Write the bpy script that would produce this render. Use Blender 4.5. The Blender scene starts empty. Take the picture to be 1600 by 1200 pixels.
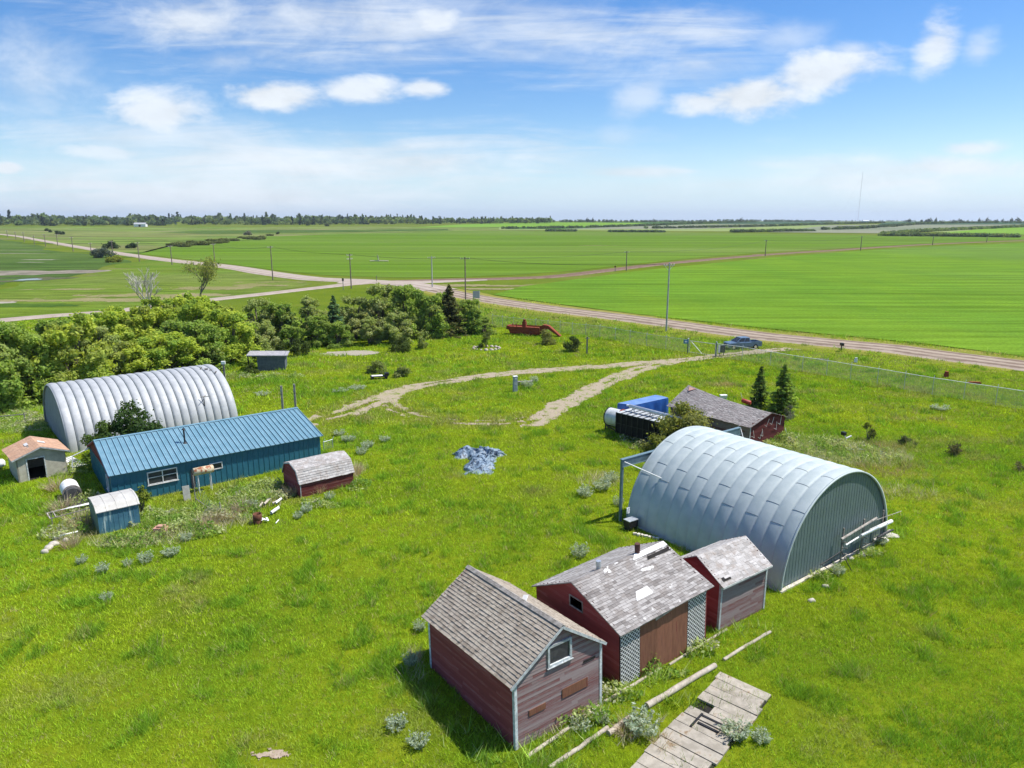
import bpy, bmesh, math, random
import numpy as np
from mathutils import Vector, Matrix
C = bpy.context.scene.collection
PI = math.pi
# ---------------------------------------------------------------- camera
FPX, CXP, CYP, HC = 1111.0, 800.0, 600.0, 20.0
PITCH = math.atan(255.0/FPX)
cam = bpy.data.cameras.new('camera'); camo = bpy.data.objects.new('camera', cam); C.objects.link(camo)
camo.location = (0, 0, HC); camo.rotation_euler = (PI/2-PITCH, 0, 0)
cam.sensor_width = 36; cam.lens = 36*FPX/1600; cam.clip_start = .5; cam.clip_end = 40000
bpy.context.scene.camera = camo
# ---------------------------------------------------------------- light
SUN_EL, SUN_AZ = math.radians(60), math.radians(11)      # azimuth measured from +X towards +Y
sd = Vector((math.cos(SUN_EL)*math.cos(SUN_AZ), math.cos(SUN_EL)*math.sin(SUN_AZ), math.sin(SUN_EL)))
sun = bpy.data.lights.new('sun', 'SUN'); suno = bpy.data.objects.new('sun', sun); C.objects.link(suno)
sun.energy = 3.6; sun.angle = math.radians(.5); sun.color = (1, .955, .88)
suno.rotation_euler = sd.to_track_quat('Z', 'Y').to_euler(); suno.location = (0, 0, 60)
vs = bpy.context.scene.view_settings
bpy.context.scene.display_settings.display_device = 'sRGB'
vs.view_transform = 'Standard'; vs.look = 'None'; vs.gamma = 1; vs.exposure = .86
SKY_STR = .084

def ray(px, py):
    a = (px-CXP)/FPX; b = (CYP-py)/FPX
    return (a, math.cos(PITCH)+b*math.sin(PITCH), -math.sin(PITCH)+b*math.cos(PITCH))

class NT:
    """small helper to write node trees"""
    def __init__(s, tree): s.t = tree; s.n = tree.nodes; s.l = tree.links
    def node(s, typ, **kw):
        n = s.n.new(typ)
        for k, v in kw.items():
            if k.startswith('i_'): s.put(n.inputs[k[2:].replace('_', ' ')], v)
            else: setattr(n, k, v)
        return n
    def put(s, sock, v):
        if hasattr(v, 'is_output') or isinstance(v, bpy.types.NodeSocket): s.l.new(v, sock)
        else:
            if sock.type == 'RGBA' and len(v) == 3: v = (*v, 1)
            sock.default_value = v
    def math(s, op, a, b=0, c=None, clamp=False):
        n = s.n.new('ShaderNodeMath'); n.operation = op; n.use_clamp = clamp
        s.put(n.inputs[0], a); s.put(n.inputs[1], b)
        if c is not None: s.put(n.inputs[2], c)
        return n.outputs[0]
    def mix(s, f, a, b, blend='MIX'):
        n = s.n.new('ShaderNodeMix'); n.data_type = 'RGBA'; n.blend_type = blend
        s.put(n.inputs[0], f); s.put(n.inputs[6], a); s.put(n.inputs[7], b); return n.outputs[2]
    def ramp(s, f, lo, hi, a=0., b=1.):
        n = s.n.new('ShaderNodeMapRange'); n.interpolation_type = 'SMOOTHSTEP'
        s.put(n.inputs[0], f); s.put(n.inputs[1], lo); s.put(n.inputs[2], hi); s.put(n.inputs[3], a); s.put(n.inputs[4], b)
        return n.outputs[0]
    def noise(s, vec, scale, detail=3, rough=.55, dist=0, out=0):
        n = s.n.new('ShaderNodeTexNoise'); 
        if vec is not None: s.put(n.inputs['Vector'], vec)
        n.inputs['Scale'].default_value = scale; n.inputs['Detail'].default_value = detail
        n.inputs['Roughness'].default_value = rough; n.inputs['Distortion'].default_value = dist
        return n.outputs[out]
    def mapping(s, vec, scale=(1,1,1), rot=(0,0,0), loc=(0,0,0)):
        n = s.n.new('ShaderNodeMapping'); s.put(n.inputs[0], vec)
        n.inputs['Scale'].default_value = scale; n.inputs['Rotation'].default_value = rot; n.inputs['Location'].default_value = loc
        return n.outputs[0]

# ---------------------------------------------------------------- sky with clouds
w = bpy.data.worlds.new("World"); bpy.context.scene.world = w; w.use_nodes = True
w.node_tree.nodes.clear(); N = NT(w.node_tree)
sky = N.node('ShaderNodeTexSky', sky_type='NISHITA', sun_disc=False, sun_elevation=SUN_EL, sun_rotation=PI/2-SUN_AZ,
             altitude=550, air_density=1.0, dust_density=.6, ozone_density=2.2)
tc = N.node('ShaderNodeTexCoord'); sx = N.node('ShaderNodeSeparateXYZ'); N.l.new(tc.outputs['Generated'], sx.inputs[0])
dx, dy, dz = sx.outputs
dyc = N.math('MAXIMUM', dy, .05)
X = N.math('DIVIDE', dx, dyc); Z = N.math('DIVIDE', dz, dyc)
den = N.math('MAXIMUM', N.math('ADD', dz, .10), .02)
cp = N.node('ShaderNodeCombineXYZ'); N.put(cp.inputs[0], N.math('DIVIDE', dx, den)); N.put(cp.inputs[1], N.math('DIVIDE', dy, den))
n_big = N.noise(cp.outputs[0], 1.1, 7, .6, .3)
cp2 = N.node('ShaderNodeCombineXYZ'); N.put(cp2.inputs[0], X); N.put(cp2.inputs[1], N.math('MULTIPLY', Z, 2.2))
n_puff = N.noise(cp2.outputs[0], 9, 8, .62, .2)
n_fine = N.noise(cp2.outputs[0], 3.2, 7, .68, .9)
n_str = N.noise(N.mapping(cp2.outputs[0], (1.5, 7.0, 1), (0, 0, .10)), 2.6, 7, .66, .7)
def cblob(px, py, rx, ry, strength, soft, noise, namt, tilt=0.):
    r0 = ray(px, py); cx_, cz_ = r0[0]/r0[1], r0[2]/r0[1]
    ux = N.math('SUBTRACT', X, cx_); uz = N.math('SUBTRACT', N.math('SUBTRACT', Z, cz_), N.math('MULTIPLY', ux, tilt))
    a = N.math('MULTIPLY', ux, FPX/rx); b = N.math('MULTIPLY', uz, FPX/ry)
    d = N.math('SQRT', N.math('ADD', N.math('MULTIPLY', a, a), N.math('MULTIPLY', b, b)))
    v = N.math('ADD', N.math('SUBTRACT', 1.12, d), N.math('MULTIPLY', N.math('SUBTRACT', noise, .5), namt))
    return N.math('MULTIPLY', N.ramp(v, 0, soft*1.25), strength)
puffs = [(760,70,60,20,.5,1.,0),(350,95,60,22,.5,1.,0),(880,60,120,34,.7,1.2,-.1),(1230,60,80,30,.45,1.2,.1),(610,75,70,20,.6,1.,0),(1330,78,50,16,.6,.9,0),(1010,135,60,26,.45,1.1,.2),(420,80,60,20,.5,1.2,0),(1165,148,118,36,.95,.62,.05),(1285,112,122,36,.92,.7,.18),(1100,160,60,24,.9,.7,0),(1465,72,42,46,.85,.7,0),(1530,78,36,32,.5,.9,0),
 (435,150,95,25,.95,.6,0),(560,140,80,22,.9,.7,0),(665,138,44,15,.9,.7,0),(255,176,105,36,.9,.7,0),(170,238,95,16,.7,.8,-.05),
 (670,35,80,42,.9,.9,0),(1000,150,50,34,.55,1.,.3),(12,263,32,10,.9,.6,0),(1470,262,240,22,.85,.9,-.02),(1400,285,190,18,.8,.9,.06),(1520,232,60,12,.8,.8,0),
 (960,215,45,22,.3,1.,0),(300,30,130,60,.85,1.,0),(480,30,130,60,.8,1.1,0),(60,120,120,100,.6,1.2,0)]
cl = None
for p in puffs:
    m_ = cblob(p[0], p[1], p[2], p[3], p[4], p[5], n_puff, 2.3, p[6])
    cl = m_ if cl is None else N.math('MAXIMUM', cl, m_)
veils = [(500,258,600,66,.88,1.1,.02),(900,60,330,70,.75,1.2,-.12),(520,30,480,90,.8,1.2,0),(1150,290,560,34,.5,1.2,0),(300,300,600,48,.8,1.0,0),(1350,280,330,44,.7,1.1,0),(250,215,300,40,.7,1.1,0),(1000,270,120,14,.7,.8,.0),(1080,45,190,38,.7,1.,-.1)]
for p in veils:
    m_ = cblob(p[0], p[1], p[2], p[3], p[4], p[5], N.math('ADD', N.math('MULTIPLY', n_str, .6), N.math('MULTIPLY', n_fine, .4)), 3.4, p[6])
    cl = N.math('MAXIMUM', cl, m_)
behind = N.math('MULTIPLY', N.ramp(n_big, .5, .72), N.ramp(dy, .45, .2))
cl = N.math('MAXIMUM', cl, behind)
cl = N.math('MULTIPLY', cl, N.ramp(dz, -.02, .02))
hor = N.math('MULTIPLY', N.ramp(dz, .115, -.04), .9)                     # pale air low down
shade = N.ramp(N.math('ADD', N.math('MULTIPLY', n_puff, .55), N.math('MULTIPLY', n_fine, .45)), .32, .62, .80, 1)
hsv = N.node('ShaderNodeHueSaturation', i_Hue=.508, i_Saturation=1.38, i_Value=1.02); N.l.new(sky.outputs[0], hsv.inputs['Color'])
skyc = N.mix(hor, hsv.outputs[0], (3.75, 5.35, 7.6))
cc = N.node('ShaderNodeCombineColor'); N.put(cc.inputs[0], N.math('MULTIPLY', shade, 6.3)); N.put(cc.inputs[1], N.math('MULTIPLY', shade, 6.7)); N.put(cc.inputs[2], N.math('MULTIPLY', shade, 7.1))
skyc = N.mix(cl, skyc, cc.outputs[0])
bg = N.node('ShaderNodeBackground'); N.l.new(skyc, bg.inputs[0]); bg.inputs[1].default_value = SKY_STR
wo = N.node('ShaderNodeOutputWorld'); N.l.new(bg.outputs[0], wo.inputs[0])
w.cycles.sampling_method = 'MANUAL'; w.cycles.sample_map_resolution = 512

# ---------------------------------------------------------------- terrain
def sm(t): t = np.clip(t, 0, 1); return t*t*(3-2*t)
def hz(x, y):
    x = np.asarray(x, float); y = np.asarray(y, float)
    D = np.hypot(x, y)
    az = np.arctan2(x, np.maximum(y, 1))
    amp = 16.2 + 1.6*np.sin(az*7+1.2)*0.5 - 1.2*sm((az-.0)/.5)
    h = amp*sm((D-680)/1750.)
    h = h + 1.3*np.sin(x/410.+1)*np.sin(y/530.)*sm((D-800)/900.)
    q = np.hypot((x+215)/95., (y-262)/75.)
    h = h - 2.3*sm((1.15-q)/1.0)
    return h
def hzf(x, y): return float(hz(x, y))
def R(px, py, z=None):
    """world point where the ray of a measured photo point meets the terrain (or the level z)"""
    r = ray(px, py)
    if z is not None:
        t = (z-HC)/r[2]; return (r[0]*t, r[1]*t)
    if r[2] >= -1e-5: t = 6000/r[1]; return (r[0]*t, r[1]*t)
    t, st = 15.0, 2.0
    while t < 9000:
        if HC+r[2]*t <= hzf(r[0]*t, r[1]*t): break
        t += st; st = max(2.0, t*.01)
    lo, hi = t-st, t
    for _ in range(20):
        m = (lo+hi)/2
        if HC+r[2]*m <= hzf(r[0]*m, r[1]*m): hi = m
        else: lo = m
    return (r[0]*hi, r[1]*hi)
def R3(px, py): p = R(px, py); return (p[0], p[1], hzf(*p))
def top_at(x, y, py):
    """height of a thing standing at x, y whose top was measured at photo row py"""
    r = ray(CXP, py); return HC + r[2]*y/r[1]
def along(p0, ang, px, py):
    """(distance along a plan direction, height) of a photo point that lies on the upright plane through p0"""
    c, s = math.cos(math.radians(ang)), math.sin(math.radians(ang)); r = ray(px, py)
    det = c*(-r[1]) + s*r[0]; t = (p0[0]*r[1]-p0[1]*r[0])/det
    return t, HC+(p0[1]+t*s)/r[1]*r[2]

# ---------------------------------------------------------------- numpy noise
def vnoise(x, y, sc, seed=0):
    x = np.asarray(x, float)/sc; y = np.asarray(y, float)/sc
    xi = np.floor(x).astype(np.int64); yi = np.floor(y).astype(np.int64); fx = x-xi; fy = y-yi
    fx = fx*fx*(3-2*fx); fy = fy*fy*(3-2*fy)
    def h(a, b):
        n = (a*374761393 + b*668265263 + seed*982451653) & 0x7fffffff
        n = ((n ^ (n >> 13))*1274126177) & 0x7fffffff
        return ((n ^ (n >> 16)) & 0xffff)/65535.
    return (h(xi, yi)*(1-fx)+h(xi+1, yi)*fx)*(1-fy) + (h(xi, yi+1)*(1-fx)+h(xi+1, yi+1)*fx)*fy
def fbm(x, y, sc, seed=0, o=4):
    a, s, t = .5, 0, 0
    for i in range(o): s = s+a*vnoise(x, y, sc/2**i, seed+i*17); t += a; a *= .55
    return s/t

# ---------------------------------------------------------------- tagging, meshes
def tag(o, label=None, cat=None, group=None, kind=None):
    if label: o['label'] = label
    if cat: o['category'] = cat
    if group: o['group'] = group
    if kind: o['kind'] = kind
    return o
def thing(name, label, cat, loc=(0,0,0), rz=0, group=None, sc=None):
    o = bpy.data.objects.new(name, None); C.objects.link(o); o.empty_display_size = .3
    o.location = loc if len(loc) == 3 else (loc[0], loc[1], hzf(*loc)); o.rotation_euler = (0, 0, math.radians(rz))
    if sc: o.scale = (sc,)*3 if not hasattr(sc, '__len__') else sc
    return tag(o, label, cat, group)
class MB:
    def __init__(s): s.v = []; s.f = []; s.m = []; s.c = []; s.sm = []
    def face(s, pts, m=0, c=.5, smooth=False):
        i = len(s.v); s.v += [tuple(p) for p in pts]; s.f.append(tuple(range(i, i+len(pts)))); s.m.append(m); s.c.append(c); s.sm.append(smooth)
    def grid(s, P, m=0, c=.5, smooth=True, closed=False):
        """P[i][j] points"""
        i0 = len(s.v); ni, nj = len(P), len(P[0])
        for r in P: s.v += [tuple(p) for p in r]
        for i in range(ni-1):
            for j in range(nj if closed else nj-1):
                k = (j+1) % nj
                s.f.append((i0+i*nj+j, i0+i*nj+k, i0+(i+1)*nj+k, i0+(i+1)*nj+j)); s.m.append(m); s.c.append(c); s.sm.append(smooth)
    def box(s, x0, x1, y0, y1, z0, z1, m=0, c=None, M=None):
        if c is None: c = random.random()
        p = [(x, y, z) for z in (z0, z1) for y in (y0, y1) for x in (x0, x1)]
        if M is not None: p = [tuple(M @ Vector(q)) for q in p]
        i = len(s.v); s.v += p
        for f in ((0,2,3,1),(4,5,7,6),(0,1,5,4),(2,6,7,3),(0,4,6,2),(1,3,7,5)):
            s.f.append(tuple(i+k for k in f)); s.m.append(m); s.c.append(c); s.sm.append(False)
    def beam(s, a, b, w_, h_, m=0, c=None, up=(0,0,1)):
        a = Vector(a); b = Vector(b); d = (b-a); L = d.length; d.normalize(); up = Vector(up)
        if abs(d.dot(up)) > .98: up = Vector((0, 1, 0))
        r = d.cross(up).normalized(); u = r.cross(d)
        M = Matrix(((d.x, r.x, u.x, a.x), (d.y, r.y, u.y, a.y), (d.z, r.z, u.z, a.z), (0, 0, 0, 1)))
        s.box(0, L, -w_/2, w_/2, -h_/2, h_/2, m, c, M)
    def tube(s, pts, rad, n=8, m=0, c=None, caps=True, smooth=True):
        if c is None: c = random.random()
        pts = [Vector(p) for p in pts]
        if not hasattr(rad, '__len__'): rad = [rad]*len(pts)
        rings = []; prev = None
        for i, p in enumerate(pts):
            d = (pts[min(i+1, len(pts)-1)]-pts[max(i-1, 0)]).normalized()
            if prev is None:
                a = d.cross(Vector((0, 0, 1)) if abs(d.z) < .95 else Vector((0, 1, 0))).normalized()
            else: a = (prev - d*prev.dot(d)).normalized()
            prev = a; b = d.cross(a)
            rings.append([tuple(p+(a*math.cos(2*PI*k/n)+b*math.sin(2*PI*k/n))*rad[i]) for k in range(n)])
        s.grid(rings, m, c, smooth, True)
        if caps:
            s.face(rings[0][::-1], m, c); s.face(rings[-1], m, c)
    def build(s, name, mats, parent=None, loc=None, recalc=True):
        if not isinstance(mats, (list, tuple)): mats = [mats]
        me = bpy.data.meshes.new(name); me.from_pydata(s.v, [], s.f)
        for m in mats: me.materials.append(m)
        me.polygons.foreach_set('material_index', s.m); me.polygons.foreach_set('use_smooth', s.sm)
        ca = me.attributes.new('var', 'FLOAT', 'FACE'); ca.data.foreach_set('value', [float(c) for c in s.c])
        me.update()
        if recalc:
            bm = bmesh.new(); bm.from_mesh(me); bmesh.ops.recalc_face_normals(bm, faces=bm.faces); bm.to_mesh(me); bm.free()
        o = bpy.data.objects.new(name, me); C.objects.link(o)
        if parent: o.parent = parent
        if loc: o.location = loc
        return o
def npmesh(name, V, F, mats, col=None, parent=None, smooth=False):
    """V (n,3), F (m,k) with k 3 or 4; col (n,3) vertex colour"""
    me = bpy.data.meshes.new(name); k = F.shape[1]
    me.vertices.add(len(V)); me.vertices.foreach_set('co', V.astype(np.float32).ravel())
    me.loops.add(F.size); me.loops.foreach_set('vertex_index', F.astype(np.int32).ravel())
    me.polygons.add(len(F)); me.polygons.foreach_set('loop_start', np.arange(0, F.size, k, dtype=np.int32))
    me.polygons.foreach_set('loop_total', np.full(len(F), k, dtype=np.int32))
    if smooth: me.polygons.foreach_set('use_smooth', np.ones(len(F), bool))
    me.update(calc_edges=True)
    if col is not None:
        a = me.attributes.new('col', 'FLOAT_COLOR', 'POINT')
        a.data.foreach_set('color', np.concatenate([col, np.ones((len(col), 1))], 1).astype(np.float32).ravel())
    for m in (mats if isinstance(mats, (list, tuple)) else [mats]): me.materials.append(m)
    o = bpy.data.objects.new(name, me); C.objects.link(o)
    if parent: o.parent = parent
    return o
def clone(root, loc, rz=0, sc=1, label=None, group=None):
    r = root.copy(); C.objects.link(r); r.location = loc if len(loc) == 3 else (loc[0], loc[1], hzf(*loc))
    r.rotation_euler = (0, 0, math.radians(rz)); r.scale = sc if hasattr(sc, '__len__') else (sc, sc, sc)
    if label: r['label'] = label
    if group: r['group'] = group
    for ch in list(root.children):
        c = ch.copy(); C.objects.link(c); c.parent = r
        for g in list(ch.children):
            d = g.copy(); C.objects.link(d); d.parent = c
    return r

# ---------------------------------------------------------------- materials
def mat(name):
    m = bpy.data.materials.new(name); m.use_nodes = True; m.node_tree.nodes.clear(); n = NT(m.node_tree)
    out = n.node('ShaderNodeOutputMaterial'); return m, n, out
def bsdf(n, out, col, rough=.8, metal=0., bump=None, bs=.3, bd=.02, spec=.35):
    b = n.node('ShaderNodeBsdfPrincipled'); n.put(b.inputs['Base Color'], col); n.put(b.inputs['Roughness'], rough); n.put(b.inputs['Metallic'], metal)
    b.inputs['Specular IOR Level'].default_value = spec
    if bump is not None:
        bp = n.node('ShaderNodeBump'); bp.inputs['Strength'].default_value = bs; bp.inputs['Distance'].default_value = bd
        n.put(bp.inputs['Height'], bump); n.l.new(bp.outputs[0], b.inputs['Normal'])
    n.l.new(b.outputs[0], out.inputs[0]); return b
def objc(n): return n.node('ShaderNodeTexCoord').outputs['Object']
def var(n): return n.node('ShaderNodeAttribute', attribute_name='var').outputs['Fac']
def simple(name, a, b, rough=.8, metal=0., scale=3., bump=True, lo=.35, hi=.65, vary=.25, stretch=(1,1,1), c3=None, t3=(.62,.7), sc3=9., spec=.35):
    """two-tone weathered surface; c3 is a third stain/patch colour"""
    m, n, out = mat(name); v = n.mapping(objc(n), stretch)
    ns = n.noise(v, scale, 6, .62); col = n.mix(n.ramp(ns, lo, hi), a, b)
    if c3: col = n.mix(n.ramp(n.noise(v, sc3, 5, .6), *t3), col, c3)
    if vary:
        g = n.math('ADD', n.math('MULTIPLY', var(n), vary*2), 1-vary)
        col = n.mix(1., col, n_gray(n, g), 'MULTIPLY')
    fine = n.noise(v, scale*9, 4, .6)
    bsdf(n, out, col, rough, metal, fine if bump else None, .25, .02, spec); return m
def n_gray(n, g):
    c = n.node('ShaderNodeCombineColor')
    for i in range(3): n.put(c.inputs[i], g)
    return c.outputs[0]
def leafmat(name, trans=.35):
    m, n, out = mat(name)
    col = n.node('ShaderNodeAttribute', attribute_name='col').outputs['Color']
    d = n.node('ShaderNodeBsdfDiffuse'); n.put(d.inputs[0], col)
    t = n.node('ShaderNodeBsdfTranslucent'); n.put(t.inputs[0], n.mix(1., col, (1.25, 1.15, .6), 'MULTIPLY'))
    mx = n.node('ShaderNodeMixShader'); mx.inputs[0].default_value = trans
    n.l.new(d.outputs[0], mx.inputs[1]); n.l.new(t.outputs[0], mx.inputs[2]); n.l.new(mx.outputs[0], out.inputs[0]); return m
M_leaf = leafmat('leaves', .48); M_grass = leafmat('grass_blades', .3)
M_bark = simple('bark', (.10,.08,.06), (.22,.19,.15), .95, scale=6)
M_greywood = simple('weathered_wood', (.20,.18,.155), (.40,.37,.33), .9, scale=5, stretch=(1,1,1))
M_white = simple('white_paint', (.62,.62,.60), (.80,.80,.78), .6, scale=4, c3=(.40,.38,.34), t3=(.60,.72))
M_trim = simple('flaking_trim', (.36,.39,.40), (.60,.63,.64), .7, scale=5, c3=(.25,.22,.2), t3=(.58,.68))
M_black = simple('black_steel', (.012,.012,.013), (.03,.03,.032), .5, scale=4)
M_rust = simple('rusty_steel', (.30,.060,.022), (.17,.035,.016), .85, scale=3, c3=(.38,.13,.05), t3=(.58,.7))
M_redwall = None
def siding(name, red, grey, lo, hi, dark=(.06,.03,.03)):
    m, n, out = mat(name); o = objc(n)
    st = n.noise(n.mapping(o, (1.0, 1.0, 15)), 1.6, 7, .75)
    v = var(n); f = n.ramp(n.math('ADD', st, n.math('MULTIPLY', n.math('SUBTRACT', v, .5), .24)), lo, hi)
    col = n.mix(f, red, grey)
    col = n.mix(n.ramp(n.noise(n.mapping(o, (3, 3, 16)), 3, 5, .7), .60, .74), col, dark)
    g = n.math('ADD', n.math('MULTIPLY', v, .35), .82); col = n.mix(1., col, n_gray(n, g), 'MULTIPLY')
    bsdf(n, out, col, .85, 0, n.noise(n.mapping(o, (2, 2, 30)), 3, 4, .6), .35, .01); return m
M_side_red = siding('red_siding', (.27,.055,.052), (.30,.14,.135), .50, .85)
M_side_worn = siding('worn_red_siding', (.22,.062,.058), (.25,.20,.195), .24, .62)
M_side_dull = siding('dull_red_siding', (.13,.024,.02), (.15,.07,.06), .45, .75)
def shingle_mat(name, a, b, c, patch=None, pt=(.60,.64), psc=1.2):
    m, n, out = mat(name); o = objc(n); v = var(n)
    col = n.mix(v, a, b); col = n.mix(n.ramp(n.noise(o, 2.2, 6, .65), .45, .68), col, c)
    if patch: col = n.mix(n.ramp(n.noise(o, psc, 5, .6, .3), *pt), col, patch)
    col = n.mix(1., col, n_gray(n, n.math('ADD', n.math('MULTIPLY', n.noise(o, 30, 3, .7), .5), .75)), 'MULTIPLY')
    bsdf(n, out, col, .95, 0, n.noise(o, 60, 3, .6), .4, .01, .2); return m
M_sh1 = shingle_mat('cedar_shingles', (.20,.165,.125), (.36,.31,.25), (.40,.35,.28))
M_sh2 = shingle_mat('grey_shingles', (.15,.135,.125), (.42,.40,.38), (.25,.225,.205), (.66,.65,.62), (.64,.68), .9)
M_sh3 = shingle_mat('pale_shingles', (.26,.245,.23), (.50,.48,.46), (.32,.28,.25), (.60,.58,.56), (.66,.7), .8)
M_shR = shingle_mat('old_shed_shingles', (.17,.155,.15), (.33,.31,.295), (.24,.21,.20), (.42,.39,.37), (.64,.7), .7)
M_shB = shingle_mat('tan_shingles', (.42,.25,.16), (.52,.33,.22), (.36,.23,.16))
def metal_paint(name, a, b, rough=.35, metal=.3, streak=None, st=(.6,.75), spec=.5):
    m, n, out = mat(name); o = objc(n)
    col = n.mix(n.ramp(n.noise(o, 1.2, 5, .6), .35, .65), a, b)
    if streak: col = n.mix(n.ramp(n.noise(n.mapping(o, (2.2, 2.2, .22)), 2, 5, .65), *st), col, streak)
    col = n.mix(1., col, n_gray(n, n.math('ADD', n.math('MULTIPLY', var(n), .2), .9)), 'MULTIPLY')
    rr = n.ramp(n.noise(o, 3, 4, .6), .3, .7, rough-.06, rough+.14)
    bsdf(n, out, col, rr, metal, n.noise(o, 5, 3, .5), .12, .02, spec); return m
M_galv = metal_paint('galvanised_arch', (.40,.46,.455), (.47,.525,.515), .55, .04, (.36,.43,.44), (.6,.8), .3)
M_galv2 = metal_paint('old_galvanised_arch', (.37,.385,.39), (.43,.445,.45), .55, .08, (.34,.34,.33), (.62,.8))
M_seam = simple('seam_dark', (.10,.13,.14), (.16,.18,.2), .6)
M_teal = metal_paint('teal_end_wall', (.12,.165,.175), (.135,.185,.195), .45, .1, (.17,.235,.245), (.62,.8))
M_blue = metal_paint('blue_wall_sheet', (.020,.125,.190), (.028,.150,.220), .45, .05, (.10,.30,.34), (.66,.82))
M_blue_end = metal_paint('faded_blue_sheet', (.012,.14,.19), (.03,.19,.23), .5, .05, (.14,.33,.36), (.58,.8))
M_blueroof = metal_paint('blue_roof_sheet', (.145,.285,.36), (.19,.335,.41), .42, .1, (.24,.44,.54), (.6,.8))
M_conc = simple('concrete', (.42,.38,.32), (.58,.54,.47), .9, scale=2, c3=(.30,.27,.22), t3=(.6,.7), sc3=5)
M_glass = simple('dark_window', (.03,.035,.04), (.06,.065,.07), .12, scale=1.5, bump=False, vary=0)
M_dark = simple('dark_inside', (.012,.010,.009), (.02,.018,.016), .9, bump=False, vary=0)
M_ply = simple('brown_plywood', (.17,.07,.042), (.24,.105,.062), .8, scale=2, stretch=(4,4,.5), c3=(.15,.04,.03), t3=(.55,.7), sc3=2)
M_log = simple('bleached_log', (.36,.31,.25), (.50,.45,.37), .9, scale=4, c3=(.28,.22,.17), t3=(.6,.7))
M_plank = simple('pale_plank', (.29,.26,.21), (.42,.38,.315), .9, scale=2.2, c3=(.24,.17,.10), t3=(.56,.72), sc3=2.2, vary=.08)
M_steel = simple('galv_steel', (.42,.45,.47), (.58,.61,.63), .4, .6, scale=4)
M_darkred = simple('dark_red_paint', (.17,.02,.015), (.22,.03,.025), .8)
M_galvframe = simple('painted_frame', (.10,.16,.19), (.15,.22,.25), .5, .2)
M_tarpblue = simple('blue_tarp', (.012,.065,.27), (.025,.11,.38), .45, scale=1.2, vary=.1)
M_tarptop = simple('blue_tarp_pale', (.12,.22,.46), (.17,.28,.52), .4, scale=1.2, vary=.1)  # paler blue for the top sheet than for the sides
# ---------------------------------------------------------------- ground
def groundmat(name, cols, sc, extra=None, stretch=(1,1,1), rot=0, rows=None, blotch=None, grain=None):
    m, n, out = mat(name); o = n.mapping(objc(n), stretch, (0, 0, rot))
    n1 = n.noise(o, sc, 7, .62, .4); n2 = n.noise(o, sc*4.3, 6, .65); n3 = n.noise(o, sc*.22, 4, .55)
    c = n.mix(n.ramp(n1, .35, .65), cols[0], cols[1]); c = n.mix(n.ramp(n3, .42, .66), c, cols[2])
    if len(cols) > 3: c = n.mix(n.ramp(n2, .56, .74), c, cols[3])
    if extra:
        for (col, s_, lo, hi) in extra: c = n.mix(n.ramp(n.noise(o, s_, 6, .6, .5), lo, hi), c, col)
    if rows:
        ang, per, amt, col = rows
        wv = n.node('ShaderNodeTexWave', wave_type='BANDS', bands_direction='X'); n.put(wv.inputs['Vector'], n.mapping(objc(n), (1,1,1), (0,0,ang)))
        wv.inputs['Scale'].default_value = per; wv.inputs['Distortion'].default_value = 1.2; wv.inputs['Detail'].default_value = 4; wv.inputs['Detail Scale'].default_value = .6
        rf = n.math('MULTIPLY', n.ramp(wv.outputs['Fac'], .35, .95), n.ramp(n.noise(objc(n), .012, 4, .6), .35, .65, 0, amt))
        c = n.mix(rf, c, col)
    if grain:
        ang, ac, al, lo, hi = grain
        gv = n.noise(n.mapping(objc(n), (al, ac, 1), (0, 0, ang)), 1, 8, .72, .3)
        c = n.mix(1., c, n_gray(n, n.ramp(gv, .30, .70, lo, hi)), 'MULTIPLY')
        gv = n.noise(n.mapping(objc(n), (al*6, ac*3, 1), (0, 0, ang)), 1, 6, .8); c = n.mix(n.ramp(gv, .5, .8, 0, .5), c, (.15,.165,.045))
    g = n.noise(objc(n), 2.3, 5, .75); c = n.mix(1., c, n_gray(n, n.ramp(g, .25, .75, .74, 1.22)), 'MULTIPLY')
    b = bsdf(n, out, c, 1., 0, g, .5, .12, .0); return m
M_ground = groundmat('meadow_ground', [(.095,.145,.014), (.125,.17,.016), (.14,.17,.035), (.07,.115,.018)], .05,
    [((.20,.19,.085), .035, .60, .74)])
M_crop1 = groundmat('crop_near', [(.106,.212,.022), (.138,.245,.022), (.120,.205,.040)], .02, None, (1,.35,1), -.42, (.79, .30, .30, (.06,.125,.014)), grain=(.775, .22, .015, .70, 1.25))
M_crop2 = groundmat('crop_far', [(.112,.200,.019), (.100,.182,.020), (.140,.200,.044), (.100,.180,.032)], .010, [((.16,.19,.07), .009, .62, .76)], (.3,1.6,1), .12, (.25, .16, .25, (.07,.135,.018)), grain=(.1, .06, .003, .72, 1.22))
M_lawn = groundmat('lawn_thatch', [(.13,.185,.008), (.165,.20,.010), (.09,.14,.008), (.16,.165,.025)], .35)
M_pasture = groundmat('pasture', [(.115,.20,.035), (.16,.21,.05), (.19,.20,.075), (.085,.15,.03)], .018, [((.24,.21,.12), .012, .56, .70), ((.045,.085,.02), .009, .58, .68)], (.5,1.8,1), .2, grain=(.1,.05,.008,.50,1.4))
M_hill = groundmat('green_hill', [(.095,.175,.02), (.13,.19,.025), (.155,.19,.05), (.09,.145,.025)], .022, [((.055,.12,.016), .013, .60, .72), ((.22,.21,.09), .03, .60, .74)], (.5,1.4,1), -.1, grain=(.3,.35,.05,.60,1.3))
M_marsh = groundmat('marsh_meadow', [(.055,.10,.026), (.075,.13,.03), (.10,.15,.04), (.045,.08,.026)], .02, [((.12,.17,.03), .02, .56, .70), ((.24,.22,.14), .014, .66, .72)], (.5,1.4,1), .1, grain=(.1,.25,.03,.6,1.4))
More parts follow.
